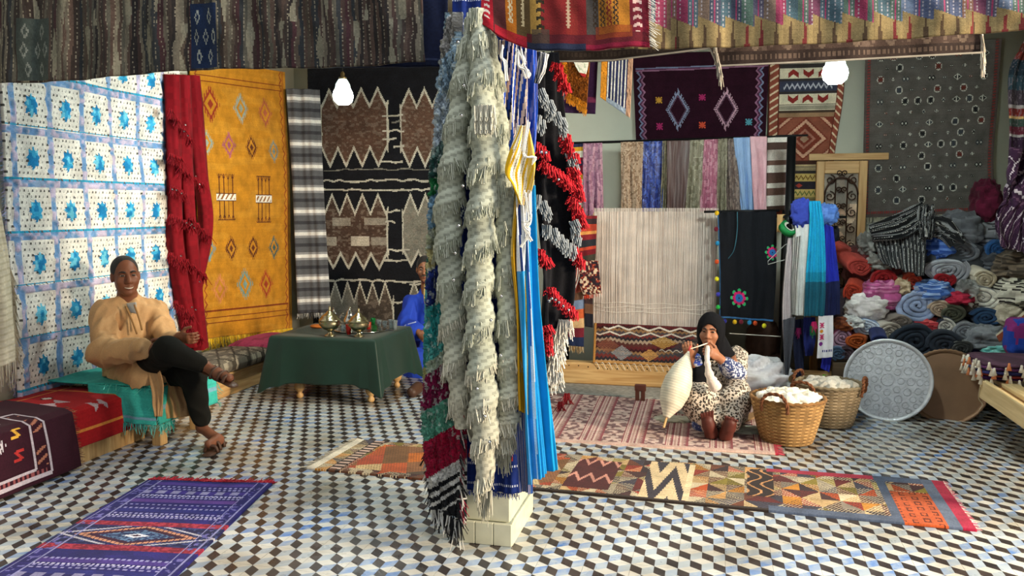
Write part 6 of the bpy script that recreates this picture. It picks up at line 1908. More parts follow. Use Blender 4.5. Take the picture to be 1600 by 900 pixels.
RL = [(1345, 419, 16, 13, ['#b0473e', '#9c3a34'], 'coral rolled blanket at the left end below the black striped throw', 4.5, (-.35, 1, .35)),
      (1331, 457, 13, 12, ['#b8432e', '#a03624'], 'small brick red rolled blanket above the white bundle', 4, (.3, 1, .25)),
      (1382, 436, 17, 15, ['#9c2626', '#8a1c20'], 'dark red rolled blanket beside the coral one', 3.5, (.1, 1, .1)),
      (1428, 441, 17, 14, ['#b8452f', '#a33a28'], 'orange red rolled blanket under the black striped throw', 4, (.0, 1, .1)),
      (1482, 424, 27, 18, ['#c3c6cf', '#8d9099', '#b0b3bc'], 'white grey rolled blanket with many folds under the striped throw tail', 6, (.1, 1, .1)),
      (1540, 438, 14, 12, ['#cfc6b4', '#a89c86'], 'cream rolled blanket among the grey ones', 4, (-.45, 1, .3)),
      (1563, 389, 18, 12, ['#2f5f9a', '#244a7c'], 'denim blue rolled blanket near the right edge of the pile', 4.5, (.1, 1, .1)),
      (1501, 392, 22, 15, ['#7f848c', '#62666e'], 'steel grey rolled blanket at the right end of the striped throw', 5, (.1, 1, .2)),
      (1434, 477, 29, 23, ['#a9b8d6', '#8d9cbd', '#b9c6e0'], 'large pale blue rolled blanket in the middle of the pile', 4.5, (.15, 1, .05)),
      (1470, 484, 14, 12, ['#c9b5a4', '#a8927f'], 'small beige rolled blanket right of the large pale blue roll', 4.5, (.1, 1, .1)),
      (1535, 466, 25, 17, ['#77797d', '#d6d2c8'], 'grey rolled blanket with a white edge in the right half of the pile', 3.2, (.1, 1, .1)),
      (1541, 497, 20, 13, ['#1f3350', '#2c4566'], 'navy rolled blanket tied with a white cord', 3.5, (.1, 1, 0)),
      (1511, 518, 19, 13, ['#8a8d94', '#6f727a'], 'mid grey rolled blanket above the copper tray', 4, (.1, 1, 0)),
      (1431, 534, 28, 24, ['#2f3844', '#252c37'], 'dark slate rolled blanket between the two trays', 5, (.1, 1, 0)),
      (1478, 541, 23, 20, ['#353b46', '#2b303a'], 'charcoal rolled blanket behind the copper tray top', 4.5, (.1, 1, 0)),
      (1392, 520, 16, 14, ['#b9b0a6', '#93897e'], 'beige grey rolled blanket above the silver tray', 4.5, (-.4, 1, .1)),
      (1354, 512, 18, 13, ['#8fa3c4', '#c3cede'], 'blue and white rolled blanket left of the beige grey roll', 4, (.1, 1, .05)),
      (1317, 528, 16, 14, ['#8a3a5a', '#b08aa0'], 'mottled purple and pink rolled blanket at the lower left', 4, (.2, 1, .05)),
      (1340, 533, 15, 11, ['#c8622e', '#a84f22'], 'orange rolled blanket left of the silver tray top', 3.5, (.3, 1, .1)),
      (1376, 534, 13, 10, ['#2a3466', '#1f2850'], 'navy rolled cloth lying over the silver tray rim', 3, (.1, 1, .1)),
      (1487, 492, 16, 13, ['#5a5a4a', '#45463a'], 'olive rolled blanket in the middle right of the pile', 3.5, (.1, 1, .1)),
      (1478, 510, 13, 11, ['#2a3040', '#c9c6be'], 'dark navy rolled blanket with a white edge above the charcoal roll', 3, (.1, 1, .1)),
      (1409, 502, 17, 9, ['#8a7f78', '#6a605a'], 'flattened taupe rolled blanket above the beige grey one', 4, (-.3, 1, .1)),
      (1310, 553, 12, 11, ['#5f7590', '#4a5f7a'], 'washed denim rolled cloth at the lower left foot of the pile', 3, (.1, 1, 0)),
      (1503, 546, 14, 11, ['#6a6a68', '#3a3a3a'], 'black and grey striped rolled blanket beside the copper tray', 4, (.2, 1, 0)),
      (1474, 438, 14, 11, ['#a8242c', '#8a1a22'], 'crimson rolled blanket tucked under the white grey one', 3, (.1, 1, .1)),
      (1322, 553, 12, 9, ['#3a2c30', '#54424a'], 'dark brown rolled cloth at the foot of the pile', 3, (.1, 1, 0))]
for k, (px, py, rx, ry, cols, lb, tn, ax) in enumerate(RL):
    nm = 'rolled_cloth' if 'cloth' in lb else 'rolled_blanket'
    roll(nm, px, py, rx, ry, cols, lb, turns=tn, ax=ax, seed=k * 1.3, dY=(-.22 if px in (1376,) else 0))
CR = [(1376, 461, 25, 20, ['#b04a86', '#c87aa4', '#8d3468'], 'shiny magenta scarf bundle on the pile', SILK, 4.0, 5), (1354, 478, 26, 19, ['#e6e2e0', '#d6d0d0'], 'soft white blanket bundle below the magenta scarf', WOOL, 1.1, 0),
      (1333, 502, 13, 9, ['#dcdcda', '#c6c6c6'], 'white pompom edging at the left of the pile', SHAG, 2.0, 0), (1319, 507, 13, 9, ['#8a4a2a', '#6a3420'], 'rust brown folded cloth at the far left of the pile', WOOL, 2.6, 0), (1455, 455, 24, 15, ['#5a7fc0', '#9ab4dc', '#3f62a8'], 'mid blue crumpled scarf on the large pale blue roll', COTTON, 3.1, 6),
      (1451, 515, 26, 16, ['#b0383f', '#8d2830', '#c85a5a'], 'red crumpled blanket above the dark slate roll', WOOL, 3.9, 4), (1466, 382, 19, 20, ['#3f62b0', '#2a4a94', '#5f82c8'], 'bright blue cloth peeping out under the striped throw', COTTON, 5.1, 3), (1500, 357, 25, 22, ['#6b6e74', '#5a5d63'], 'plain grey blanket behind the striped throw', WOOL, 4.4, 0),
      (1535, 366, 25, 20, ['#7a7d82', '#3a3c40', '#8d9096'], 'grey blanket with dark stripes below the maroon cushion', WOOL, 6.0, 5), (1540, 318, 17, 28, ['#5a1830', '#4a1428'], 'maroon cushion leaning on the grey carpet', WOOL, 2.9, 0), (1586, 416, 26, 18, ['#5c5248', '#463e36', '#77695a'], 'brown fringed blanket at the right edge', SHAG, 3.3, 4),
      (1584, 459, 25, 18, ['#b9b4a6', '#2f2c2a', '#cfcabc'], 'cream and black woven blanket at the right edge', WOOL, 5.2, 5), (1572, 492, 18, 14, ['#c2b8a6', '#a89e8c'], 'crumpled cream blanket above the rust rug', WOOL, 1.9, 0), (1357, 381, 13, 16, ['#8d8d8a', '#6f6f6c'], 'grey fluffy tassels at the left end of the striped throw', SHAG, 7.0, 0),
      (1372, 408, 18, 12, ['#9a9894', '#7a7874'], 'pale grey fluffy tassels under the striped throw', SHAG, 8.0, 0), (1406, 446, 12, 13, ['#c9b59a', '#b39d80'], 'sand coloured folded cloth between the red rolls', COTTON, 2.4, 0), (1495, 465, 17, 9, ['#b8304a', '#982038'], 'pink red folded cloth right of the pale blue roll', COTTON, 3.7, 0),
      (1509, 452, 14, 12, ['#9a9a98', '#7d7d7c'], 'grey tufted fringe bundle beside the pink red cloth', SHAG, 6.6, 0), (1548, 408, 25, 17, ['#5c5f66', '#484b52'], 'dark grey fuzzy blanket above the cream roll', SHAG, 5.8, 0), (1540, 527, 28, 16, ['#6d7076', '#85888e'], 'slate grey folded blanket above the tasselled stack', WOOL, 4.9, 0),
      (1553, 543, 18, 7, ['#6fb8b4', '#8fd0ca'], 'pale teal folded scarf on the tasselled stack', COTTON, 3.5, 0), (1528, 545, 22, 9, ['#2a2750', '#1f1c3c'], 'dark violet folded scarf on the tasselled stack', COTTON, 4.6, 0), (1510, 480, 16, 12, ['#4a4038', '#332c28'], 'dark brown blanket deep in the middle of the pile', WOOL, 9.1, 0),
      (1565, 440, 16, 12, ['#4a3c30', '#332a22'], 'dark umber blanket right of the cream roll', WOOL, 9.7, 0), (1400, 470, 14, 14, ['#3a2a34', '#54384a'], 'dark plum blanket between the magenta and the pale blue ones', WOOL, 10.1, 0)]
for k, (px, py, rx, ry, cols, lb, mt, sd, ln) in enumerate(CR):
    Y = pileY(py) + .07 + (.10 if 'deep' in lb or 'dark' in lb else 0)
    c = ony(px, py, Y); d = np.linalg.norm(c - CAM) / F_PX
    nm = 'folded_cloth' if 'cloth' in lb or 'scarf' in lb else ('cushion' if 'cushion' in lb else 'folded_blanket')
    crumple(nm, c, (rx * d * 1.08, .15, ry * d * 1.08), cols, mt, lb, 'cushion' if nm == 'cushion' else 'blanket', sd, 44, 28, .30 if mt is not SHAG else .45, 1.9, group=None, lines=ln)
# what the rest of the pile leans on: big folded blankets behind
for k, (x, z, c, rx, rz, lb) in enumerate([(1.26, .62, '#3a3036', .29, .25, 'broad dark plum blanket stack at the left back of the pile'), (1.84, .62, '#2f3038', .28, .25, 'broad charcoal blanket stack at the middle back of the pile'), (2.36, .64, '#3c352f', .235, .27, 'broad umber blanket stack at the right back of the pile'),
                                          (1.36, 1.06, '#5a2a2a', .26, .18, 'broad dark red blanket stack at the left top of the pile'), (1.88, 1.09, '#3f4248', .26, .21, 'broad slate blanket stack behind the striped throw'), (2.37, 1.15, '#443c3a', .22, .23, 'broad brown blanket stack behind the plum blanket')]):
    crumple('blanket_stack', (x, 7.50, z), (rx, .32, rz), c, WOOL, lb, 'blanket', k * 3.7 + .5, 40, 26, .15, 2.5, squash=4)

# black and white striped throw over the top
W, Hh = 90, 110
cv = Cv(W, Hh, '#1c1d20')
fs = (cv.X * 13 + .25 * vnoise(cv.Y * 3, 1.0)) % 1
cv.set(fs < .22, '#7d7f82'); cv.set((fs > .30) & (fs < .40) & ((cv.Y * 60) % 1 < .6), '#d3d2ce'); cv.set((fs > .52) & (fs < .62), '#4a4c50'); cv.grain(.14)


def throw_panel(name, Lpx, Rpx, dy0, dy1, parent, W, Hh, c):
    f = lambda pts, d0: [ony(x, y, pileY(y) + d0) for x, y in pts]
    P = between(f(Lpx, dy0), f(Rpx, dy1), W, Hh)
    return textile(name, waves(P, .022, 2.6, .3), c, WOOL, parent, thick=.012, back=True, smooth=True)


t = thing('striped_throw', 'black and grey striped wool throw bunched on top of the pile', 'throw', ony(1430, 432, 6.95))
throw_panel('front_fall', [(1358, 352), (1366, 375), (1372, 398), (1380, 412)], [(1448, 345), (1447, 375), (1446, 405), (1444, 432)], -.12, -.16, t, W, Hh, cv)
throw_panel('top_fold', [(1442, 318), (1420, 332), (1385, 344), (1358, 358)], [(1455, 330), (1440, 352), (1420, 362), (1372, 366)], -.17, -.20, t, 50, 80, Cv(50, 80))
bpy.data.objects.remove(bpy.data.objects['top_fold'])
cT = Cv(60, 80, '#1c1d20'); fs = (cT.X * 8 + .2 * vnoise(cT.Y * 3, 2.0)) % 1
cT.set(fs < .22, '#7d7f82'); cT.set((fs > .34) & (fs < .44) & ((cT.Y * 50) % 1 < .6), '#d3d2ce'); cT.grain(.14)
throw_panel('top_fold', [(1440, 316), (1412, 330), (1382, 342), (1357, 352)], [(1462, 330), (1440, 356), (1410, 372), (1366, 376)], -.17, -.20, t, 60, 80, cT)
throw_panel('right_tail', [(1446, 336), (1468, 338), (1486, 342), (1500, 368)], [(1450, 362), (1468, 360), (1482, 372), (1508, 380)], -.18, -.15, t, 60, 80, cT)
throw_panel('right_fall', [(1444, 352), (1462, 350), (1480, 356), (1492, 378)], [(1438, 380), (1444, 370), (1470, 372), (1486, 386)], -.13, -.12, t, 60, 80, cT)
throw_panel('knot', [(1436, 322), (1434, 345), (1438, 372)], [(1462, 320), (1460, 345), (1456, 372)], -.22, -.22, t, 60, 80, cT)

# plum blanket with white lines at the right edge
cP = Cv(70, 70, '#3f2640'); fp = ((cP.X * .8 + cP.Y * .6) * 9 + .3 * vnoise(cP.X * 3, cP.Y * 3)) % 1
cP.set(fp < .12, '#c9bcc4'); cP.set((fp > .4) & (fp < .5), '#6a4a62'); cP.grain(.2)
P = between([ony(1586, 232, 6.95), ony(1570, 300, 6.95), ony(1556, 350, 6.95), ony(1562, 385, 6.95)], [ony(1625, 232, 6.95), ony(1628, 300, 6.95), ony(1628, 350, 6.95), ony(1628, 400, 6.95)], 70, 70)
P = sag(waves(P, .03, 2), .05, 4, 4, 6)
textile('plum_blanket', P, cP, SHAG, thick=.03, back=True, smooth=True, label='dark plum blanket with thin white lines bunched at the right edge', cat='blanket')

# rust rug edge, blue and magenta cushion, tasselled stack on the bench
cR = Cv(40, 20, '#8a4632').grain(.12); cR.rect(0, 0, 1, .2, '#cfc2a8')
P = between([ony(1556, 523, 6.72), ony(1562, 534, 6.70)], [ony(1630, 462, 6.72), ony(1630, 492, 6.70)], 40, 20)
textile('rust_rug', P, cR, WOOL, thick=.03, back=True, label='folded rust rug with a cream edge slanting up to the right', cat='rug')
c = ony(1594, 526, 6.45)
crumple('two_tone_cushion', c, (.10, .09, .135), ['#7a2a6a', '#22409a'], COTTON, 'cushion with a royal blue upper and a magenta lower half', 'cushion', .3, 40, 28, .10, 1.5, squash=4, lines=.5)
stk = [('#3a1c48', .474), ('#7a2f2a', .495), ('#25244e', .516), ('#5a3058', .537), ('#4a3040', .558)]
for k, (c_, z) in enumerate(stk):
    nm = ['lowest', 'second', 'middle', 'fourth', 'topmost'][k]
    crumple('folded_shawl', (2.0 + .02 * sin(k * 2.1), 6.0 + .015 * cos(k * 1.7), z - .012), (.30, .27, .0105), [c_, tuple(lin(c_) * 1.5)], COTTON, nm + ' folded tasselled shawl in the stack on the slatted bench', 'shawl', k * 2.2, 44, 16, .08, 2.0, group='folded shawls on the bench', squash=5)
    sh_ = bpy.data.objects[('folded_shawl' if k == 0 else 'folded_shawl.%03d' % k)]
    for j in range(8):
        q_ = (1.69 + rng.uniform(-.02, .01), 5.76 + .085 * j + rng.uniform(-.02, .02)) if j < 5 else (1.74 + .09 * (j - 5) + rng.uniform(-.02, .02), 5.715 + rng.uniform(-.01, .01))
        V, Fc = lathe([(0, .045), (.008, .040), (.007, .032), (.017, -.004), (0, -.002)], 10, (q_[0], q_[1], z + rng.uniform(-.05, -.02)))
        mk('tassel', (V, Fc), COTTON, sh_, smooth=True, fcol=np.tile(lin(['#e3dccb', '#d8cfbc', '#d8875a', '#efe9dc'][(j + k) % 4]), (len(Fc), 1)))
cF = Cv(30, 30, '#6a4a4e')
P = between([(2.02, 5.72, .60), (1.98, 5.70, .47)], [(2.5, 5.74, .60), (2.5, 5.72, .47)], 40, 20)
cF = Cv(40, 20, '#6b4f58').grain(.2)
o = textile('mauve_blanket', sag(P, .02, 4, 2), cF, WOOL, thick=.05, back=True, label='mauve grey blanket with a shaggy fringe on the slatted bench', cat='blanket')
add_fringe(o, 'fringe', SHAG, P[-1], 220, .11, ['#8d8580', '#6f6864', '#a89f98', '#55504e'], drop=(0, -.35, -.75), spread=.9, rad=.004)
mk('hanging_thread', tube(smooth_path([ony(x, y, 5.78) for x, y in [(1531, 605), (1529, 622), (1535, 632), (1530, 640)]], 14), .003, 5), COTTON, fcol=np.tile(lin('#a8987c'), (67, 1)), label='loose tan thread hanging from the tasselled stack', cat='thread')

# ================================================================= around the woman
crumple('white_sack', onz(1188, 640, 0) + np.array([0, .25, .17]), (.24, .20, .19), ['#dcdbe0', '#cfced6'], COTTON, 'large white cloth sack behind the front basket', 'sack', 2.7, 60, 40, .30, 2.2)
crumple('wool_scrap', onz(1052, 655, .012), (.14, .10, .014), ['#c9c3ac', '#b3ae98'], FLUFF, 'flat pale wool scrap under the spindle tip', 'wool', 1.5, 40, 12, .35, 4)
crumple('wool_scrap', onz(1166, 672, .012), (.14, .11, .014), ['#bfc0a8', '#a9ab94'], FLUFF, 'flat pale green wool scrap beside the woman\'s feet', 'wool', 3.5, 40, 12, .35, 4)
mk('cardboard_piece', beam(onz(1152, 660, .03), onz(1186, 645, .05), .08, .012, bevel=.002), plain('cardboard', '#8a6a48', .85), label='brown cardboard piece between the woman and the basket', cat='cardboard')
crumple('white_fleece', onz(1070, 640, .04) + np.array([.0, .1, 0]), (.12, .12, .05), ['#e3e0da', '#d3d0ca'], FLUFF, 'white fleece on the rug behind the spindle', 'wool', 6.5, 30, 18, .3, 3)
a0, a1 = atd(1076, 549, 5.62), atd(1041, 652, 5.52)
t = thing('yarn_spindle', 'spindle wound with a thick cone of cream yarn held before the woman', 'spindle', atd(1040, 664, 5.5))
s_ = np.linspace(0, 1, 90)
rad = np.interp(s_, [0, .08, .25, .45, .62, .80, .93, 1], [.006, .022, .066, .094, .097, .078, .040, .022])
pth = a0 + (a1 - a0) * s_[:, None]
V, Fc = tube(pth, rad * (1 + .02 * np.sin(s_ * 240)), 32)
C = np.tile(lin('#e9dfca'), (len(Fc), 1)) * (.9 + .12 * np.sin(np.arange(len(Fc)) // 32 * 1.9)[:, None])
mk('wound_yarn', (V, Fc), WOOL, t, smooth=True, fcol=np.clip(C, 0, 1))
mk('shaft', tube([a1 - (a1 - a0) * .1, atd(1037, 668, 5.49)], .008, 8), plain('spindle_wood', '#c9a06a', .6), t)
mk('shaft_top', tube([a0 + (a1 - a0) * .05, atd(1079, 540, 5.63)], .006, 8), plain('spindle_tip', '#c03a3a', .6), t)
g = tube([atd(1079, 545, 5.63), atd(1092, 541, 5.63), atd(1106, 536, 5.66)], .004, 6); mk('thread', g, WOOL, t, fcol=np.tile(lin('#e9dfca'), (len(g[1]), 1)))
# ================================================================= people: smooth-blended bodies
def surfnet(f, org, h):
    s = f < 0
    c = np.zeros(tuple(d - 1 for d in f.shape), np.int8)
    for a in (0, 1):
        for b in (0, 1):
            for d in (0, 1):
                c += s[a:f.shape[0] - 1 + a, b:f.shape[1] - 1 + b, d:f.shape[2] - 1 + d]
    act = (c > 0) & (c < 8)
    ix = np.argwhere(act)
    ids = np.full(c.shape, -1, np.int64); ids[act] = np.arange(len(ix))
    cor = [(a, b, d) for a in (0, 1) for b in (0, 1) for d in (0, 1)]
    val = np.stack([f[ix[:, 0] + a, ix[:, 1] + b, ix[:, 2] + d] for a, b, d in cor], 1)
    acc = np.zeros((len(ix), 3)); cnt = np.zeros(len(ix))
    for i in range(8):
        for j in range(i + 1, 8):
            if sum(abs(cor[i][k] - cor[j][k]) for k in range(3)) != 1: continue
            m = (val[:, i] < 0) != (val[:, j] < 0)
            t = val[m, i] / (val[m, i] - val[m, j])
            acc[m] += np.array(cor[i]) + t[:, None] * (np.array(cor[j]) - np.array(cor[i])); cnt[m] += 1
    V = (ix + acc / cnt[:, None]) * h + org
    Q = []
    for ax in range(3):
        o1, o2 = [(1, 2), (2, 0), (0, 1)][ax]
        sl0 = [slice(None)] * 3; sl1 = [slice(None)] * 3
        sl0[ax] = slice(0, -1); sl1[ax] = slice(1, None)
        a, b = s[tuple(sl0)], s[tuple(sl1)]
        for m, flip in ((a & ~b, False), (~a & b, True)):
            e = np.argwhere(m)
            e = e[(e[:, o1] > 0) & (e[:, o2] > 0) & (e[:, o1] < f.shape[o1] - 1) & (e[:, o2] < f.shape[o2] - 1)]
            u = np.zeros(3, int); u[o1] = 1; w = np.zeros(3, int); w[o2] = 1
            g_ = lambda q: ids[q[:, 0], q[:, 1], q[:, 2]]
            quad = np.stack([g_(e - u - w), g_(e - w), g_(e), g_(e - u)], 1)
            Q.append(quad[:, ::-1] if flip else quad)
    Q = np.vstack(Q)
    return V, Q[(Q >= 0).all(1)]


def _capd(p, a, b, ra, rb):
    d = b - a; t = np.clip(((p - a) @ d) / (d @ d + 1e-12), 0, 1)
    return np.linalg.norm(p - (a + t[..., None] * d), axis=-1) - (ra + t * (rb - ra))


def _elld(p, c, r, R):
    q = p - c
    if R is not None: q = q @ R
    k0 = np.linalg.norm(q / r, axis=-1); k1 = np.linalg.norm(q / (r * r), axis=-1) + 1e-9
    return k0 * (k0 - 1) / k1


def sculpt(prims, h, k=.02, fold=0.0, ffreq=14.0, fdir=None, seed=0.0):
    """prims: ('c',a,ra,b,rb) capsule | ('e',c,r,R) ellipsoid | ('-e',c,r,R) carve | each may end with its own blend"""
    lo, hi = np.full(3, 1e9), np.full(3, -1e9)
    for p in prims:
        if p[0] == 'c':
            for q, r in ((p[1], p[2]), (p[3], p[4])): lo = np.minimum(lo, np.array(q) - r); hi = np.maximum(hi, np.array(q) + r)
        elif p[0] == 'e':
            m = max(p[2]); lo = np.minimum(lo, np.array(p[1]) - m); hi = np.maximum(hi, np.array(p[1]) + m)
    lo -= .04; hi += .04
    n = np.ceil((hi - lo) / h).astype(int) + 1
    f = np.full(n, .5, np.float32)
    for p in prims:
        if p[0] == 'c':
            a, ra, b, rb = np.array(p[1], float), p[2], np.array(p[3], float), p[4]
            l_, h_ = np.minimum(a - ra, b - rb), np.maximum(a + ra, b + rb); kk = p[5] if len(p) > 5 else k
        else:
            m = max(p[2]); l_, h_ = np.array(p[1]) - m, np.array(p[1]) + m; kk = p[4] if len(p) > 4 else k
        pad = kk * 1.6 + 3 * h + fold
        i0 = np.maximum(np.floor((l_ - pad - lo) / h).astype(int), 0); i1 = np.minimum(np.ceil((h_ + pad - lo) / h).astype(int) + 1, n)
        if (i1 <= i0).any(): continue
        gx = [lo[q] + h * np.arange(i0[q], i1[q]) for q in range(3)]
        P = np.stack(np.meshgrid(*gx, indexing='ij'), -1)
        sl = tuple(slice(i0[q], i1[q]) for q in range(3))
        if p[0] == 'c': d = _capd(P, a, b, ra, rb)
        else: d = _elld(P, np.array(p[1], float), np.array(p[2], float), p[3] if len(p) > 3 else None)
        cur = f[sl]
        if p[0] == '-e':
            hh = np.clip(.5 - .5 * (cur + d) / kk, 0, 1); f[sl] = cur * (1 - hh) - d * hh + kk * hh * (1 - hh)
        else:
            hh = np.clip(.5 + .5 * (cur - d) / kk, 0, 1); f[sl] = cur * (1 - hh) + d * hh - kk * hh * (1 - hh)
    if fold:
        band = np.abs(f) < .08
        ii = np.argwhere(band); P = lo + ii * h
        if fdir is None: q = P * ffreq
        else:
            d = np.array(fdir, float); d /= np.linalg.norm(d)
            q = (P - (P @ d)[:, None] * d * .78) * ffreq
        f[band] += (fold * (np.abs(vnoise(q[:, 0] + seed, q[:, 1], q[:, 2])) * 1.6 - .5 + .4 * vnoise(q[:, 0] * 2.1, q[:, 1] * 2.1 + seed, q[:, 2] * 2.1))).astype(np.float32)
    return surfnet(f, lo, h)


def basis(fwd, up=(0, 0, 1)):
    fwd = np.array(fwd, float); fwd /= np.linalg.norm(fwd)
    r = np.cross(fwd, up); r /= np.linalg.norm(r)
    return np.stack([r, fwd, np.cross(r, fwd)], 1)      # columns: right, forward, up


def head_prims(c, B, s=1.0, nose=1.0, jaw=1.0):
    L = lambda x, y, z: np.array(c) + B @ (np.array([x, y, z]) * s)
    pr = [('e', L(0, -.012, .032), np.array([.073, .093, .086]) * s, B), ('e', L(0, .02, -.042), np.array([.058 * jaw, .066, .076]) * s, B, .03), ('e', L(0, .062, -.098), np.array([.026 * jaw, .022, .02]) * s, B, .025)]
    for sx in (-1, 1):
        pr += [('e', L(sx * .037, .056, -.028), np.array([.026, .024, .024]) * s, B, .025), ('e', L(sx * .075, -.006, -.006), np.array([.010, .020, .031]) * s, B, .008), ('c', L(sx * .012, .078, .026), .010 * s, L(sx * .044, .070, .024), .008 * s, .012)]
    for sx in (-1, 1): pr.append(('-e', L(sx * .031, .097, .006), np.array([.019, .017, .012]) * s, B, .012))
    pr += [('c', L(0, .084, .014), .009 * s, L(0, .103 + .004 * nose, -.030), .0125 * s * nose, .012), ('e', L(-.013, .092, -.034), np.array([.009, .011, .008]) * s, B, .008), ('e', L(.013, .092, -.034), np.array([.009, .011, .008]) * s, B, .008),
           ('c', L(-.022, .076, -.064), .0075 * s, L(0, .087, -.061), .0085 * s, .008), ('c', L(.022, .076, -.064), .0075 * s, L(0, .087, -.061), .0085 * s, .008), ('c', L(-.018, .076, -.075), .008 * s, L(.018, .076, -.075), .008 * s, .008)]
    return pr


EYE_M = cloth_mat('eye', .3, 0, 0, 10, .5, var=0)
HAIRM = cloth_mat('hair', .7, .1, .8, 240, .3, var=.3)


def face_parts(t, c, B, s, brow, lip, smile=False, brow_w=.0045):
    L = lambda x, y, z: np.array(c) + B @ (np.array([x, y, z]) * s)
    for sx in (-1, 1):
        V, Fc = ball((0, 0, 0), 1, 16, 12)
        cen = V[Fc].mean(1); cen /= np.linalg.norm(cen, axis=1)[:, None]
        C = np.tile(lin('#a89c90'), (len(Fc), 1)); C[cen[:, 1] > .62] = lin('#2a1a12')
        mk('eye', ((V * np.array([.0145, .0115, .0068])) @ B.T * s + L(sx * .031, .0765, .006), Fc), EYE_M, t, smooth=True, fcol=C)
        pth = smooth_path([L(sx * .014, .0915, .023), L(sx * .030, .089, .030), L(sx * .048, .076, .024)], 10)
        g = tube(pth, np.array([1, 1.2, 1.3, 1.3, 1.2, 1.1, 1, .9, .7, .5]) * brow_w * s, 6)
        mk('eyebrow', g, HAIRM, t, smooth=True, fcol=np.tile(lin(brow), (len(g[1]), 1)))
    if smile:
        pth = smooth_path([L(-.028, .078, -.062), L(-.014, .0905, -.069), L(0, .0935, -.071), L(.014, .0905, -.069), L(.028, .078, -.062)], 14)
        g = tube(pth, np.sin(np.linspace(.12, pi - .12, 14)) * .0052 * s, 6)
        mk('mouth', g, EYE_M, t, smooth=True, fcol=np.tile(lin('#bfae9f'), (len(g[1]), 1)))
    pth = smooth_path([L(-.024, .079, -.067), L(0, .0925, -.0765), L(.024, .079, -.067)], 12)
    g = tube(pth, np.sin(np.linspace(.12, pi - .12, 12)) * .0055 * s, 6)
    mk('lips', g, COTTON, t, smooth=True, fcol=np.tile(lin(lip), (len(g[1]), 1)))


def hand_prims(w, d, nrm, side, curl, s=1.0, thumb=0.0):
    """w wrist, d finger direction, nrm back-of-hand normal, side = direction of the thumb; curl in radians for each joint"""
    w, d, nrm = np.array(w, float), np.array(d, float), np.array(nrm, float)
    d /= np.linalg.norm(d); sd = np.array(side, float); sd -= d * (sd @ d); sd /= np.linalg.norm(sd); nrm = np.cross(d, sd) * np.sign(np.cross(d, sd) @ nrm + 1e-9)
    R = np.stack([sd, d, nrm], 1)
    pr = [('e', w + d * .045 * s, np.array([.040, .052, .017]) * s, R, .012), ('c', w - d * .02 * s, .026 * s, w + d * .02 * s, .026 * s, .02)]
    for off, ln in ((.030, .062), (.010, .070), (-.010, .066), (-.029, .052)):
        p = w + d * .082 * s + sd * off * s
        a = .25
        for q, fr in enumerate((.45, .32, .23)):
            a += curl * (.8 if q == 0 else 1)
            v = d * cos(a) - nrm * sin(a)
            p2 = p + v * ln * fr * s * 1.15
            pr.append(('c', p, (.0088 - .0008 * q) * s, p2, (.0082 - .0008 * q) * s, .005)); p = p2
    p = w + d * .022 * s + sd * .030 * s
    v1 = d * .55 + sd * .75 - nrm * .35; v1 /= np.linalg.norm(v1); v2 = d * .9 + sd * (.3 - thumb) - nrm * .5; v2 /= np.linalg.norm(v2)
    pr += [('c', p, .013 * s, p + v1 * .038 * s, .0105 * s, .012), ('c', p + v1 * .038 * s, .0100 * s, p + v1 * .038 * s + v2 * .042 * s, .0085 * s, .005)]
    return pr


def skin_mat(name, c, rough=.5):
    m = plain(name, c, rough, var=.10, nscale=18, bump=.12, bscale=130, spec=.35)
    m.node_tree.nodes['Principled BSDF'].inputs['Subsurface Weight'].default_value = .08
    m.node_tree.nodes['Principled BSDF'].inputs['Subsurface Radius'].default_value = (.02, .008, .004)
    return m


def put(name, prims, h, mat, parent, col=None, zmin=None, seat=None, **k):
    V, Fc = sculpt(prims, h, **k)
    if zmin is not None: V[:, 2] = np.maximum(V[:, 2], zmin)
    if seat is not None:                                  # rests on a seat: flattened against its top
        x0, x1, y0_, y1_, zt = seat
        m = (V[:, 0] > x0) & (V[:, 0] < x1) & (V[:, 1] > y0_) & (V[:, 1] < y1_) & (V[:, 2] < zt)
        V[m, 2] = zt + .002
    return mk(name, (V, Fc), mat, parent, smooth=True, fcol=None if col is None else np.tile(lin(col), (len(Fc), 1)) * (.95 + .1 * rng.random((len(Fc), 1))))


# ---------------------------------------------------------------- seated man in the sand coloured tunic
SK1 = skin_mat('brown_skin', '#7a4a33')
D = lambda x, y, d: atd(x, y, d)
t = thing('person', 'seated man in a sand tunic and black trousers with crossed legs on the left bench', 'person', onz(250, 660, 0))
hc = D(196, 431, 5.50)
fw = D(196, 431, 5.50) * 0 + (CAM - hc) * np.array([1, 1, .25]); fw /= np.linalg.norm(fw); fw = fw + .22 * _r; fw /= np.linalg.norm(fw)
B = basis(fw, (-.05, .0, 1))
nb = D(200, 466, 5.56)
shR, shL = D(164, 486, 5.48), D(241, 484, 5.66)          # his right shoulder is at the picture's left
pel, ch = D(212, 582, 5.66), D(202, 512, 5.62)
elR, haR = D(163, 552, 5.36), D(226, 544, 5.16)
elL, haL = D(262, 532, 5.52), D(283, 526, 5.38)
hipU, knU, anU = D(220, 578, 5.58), D(262, 548, 5.12), D(320, 572, 5.20)   # upper, crossing leg
hipP, knP, anP = D(232, 580, 5.62), D(300, 582, 5.34), D(315, 668, 5.40)   # planted leg
prim = head_prims(hc, B, 1.10, 1.2, 1.12)
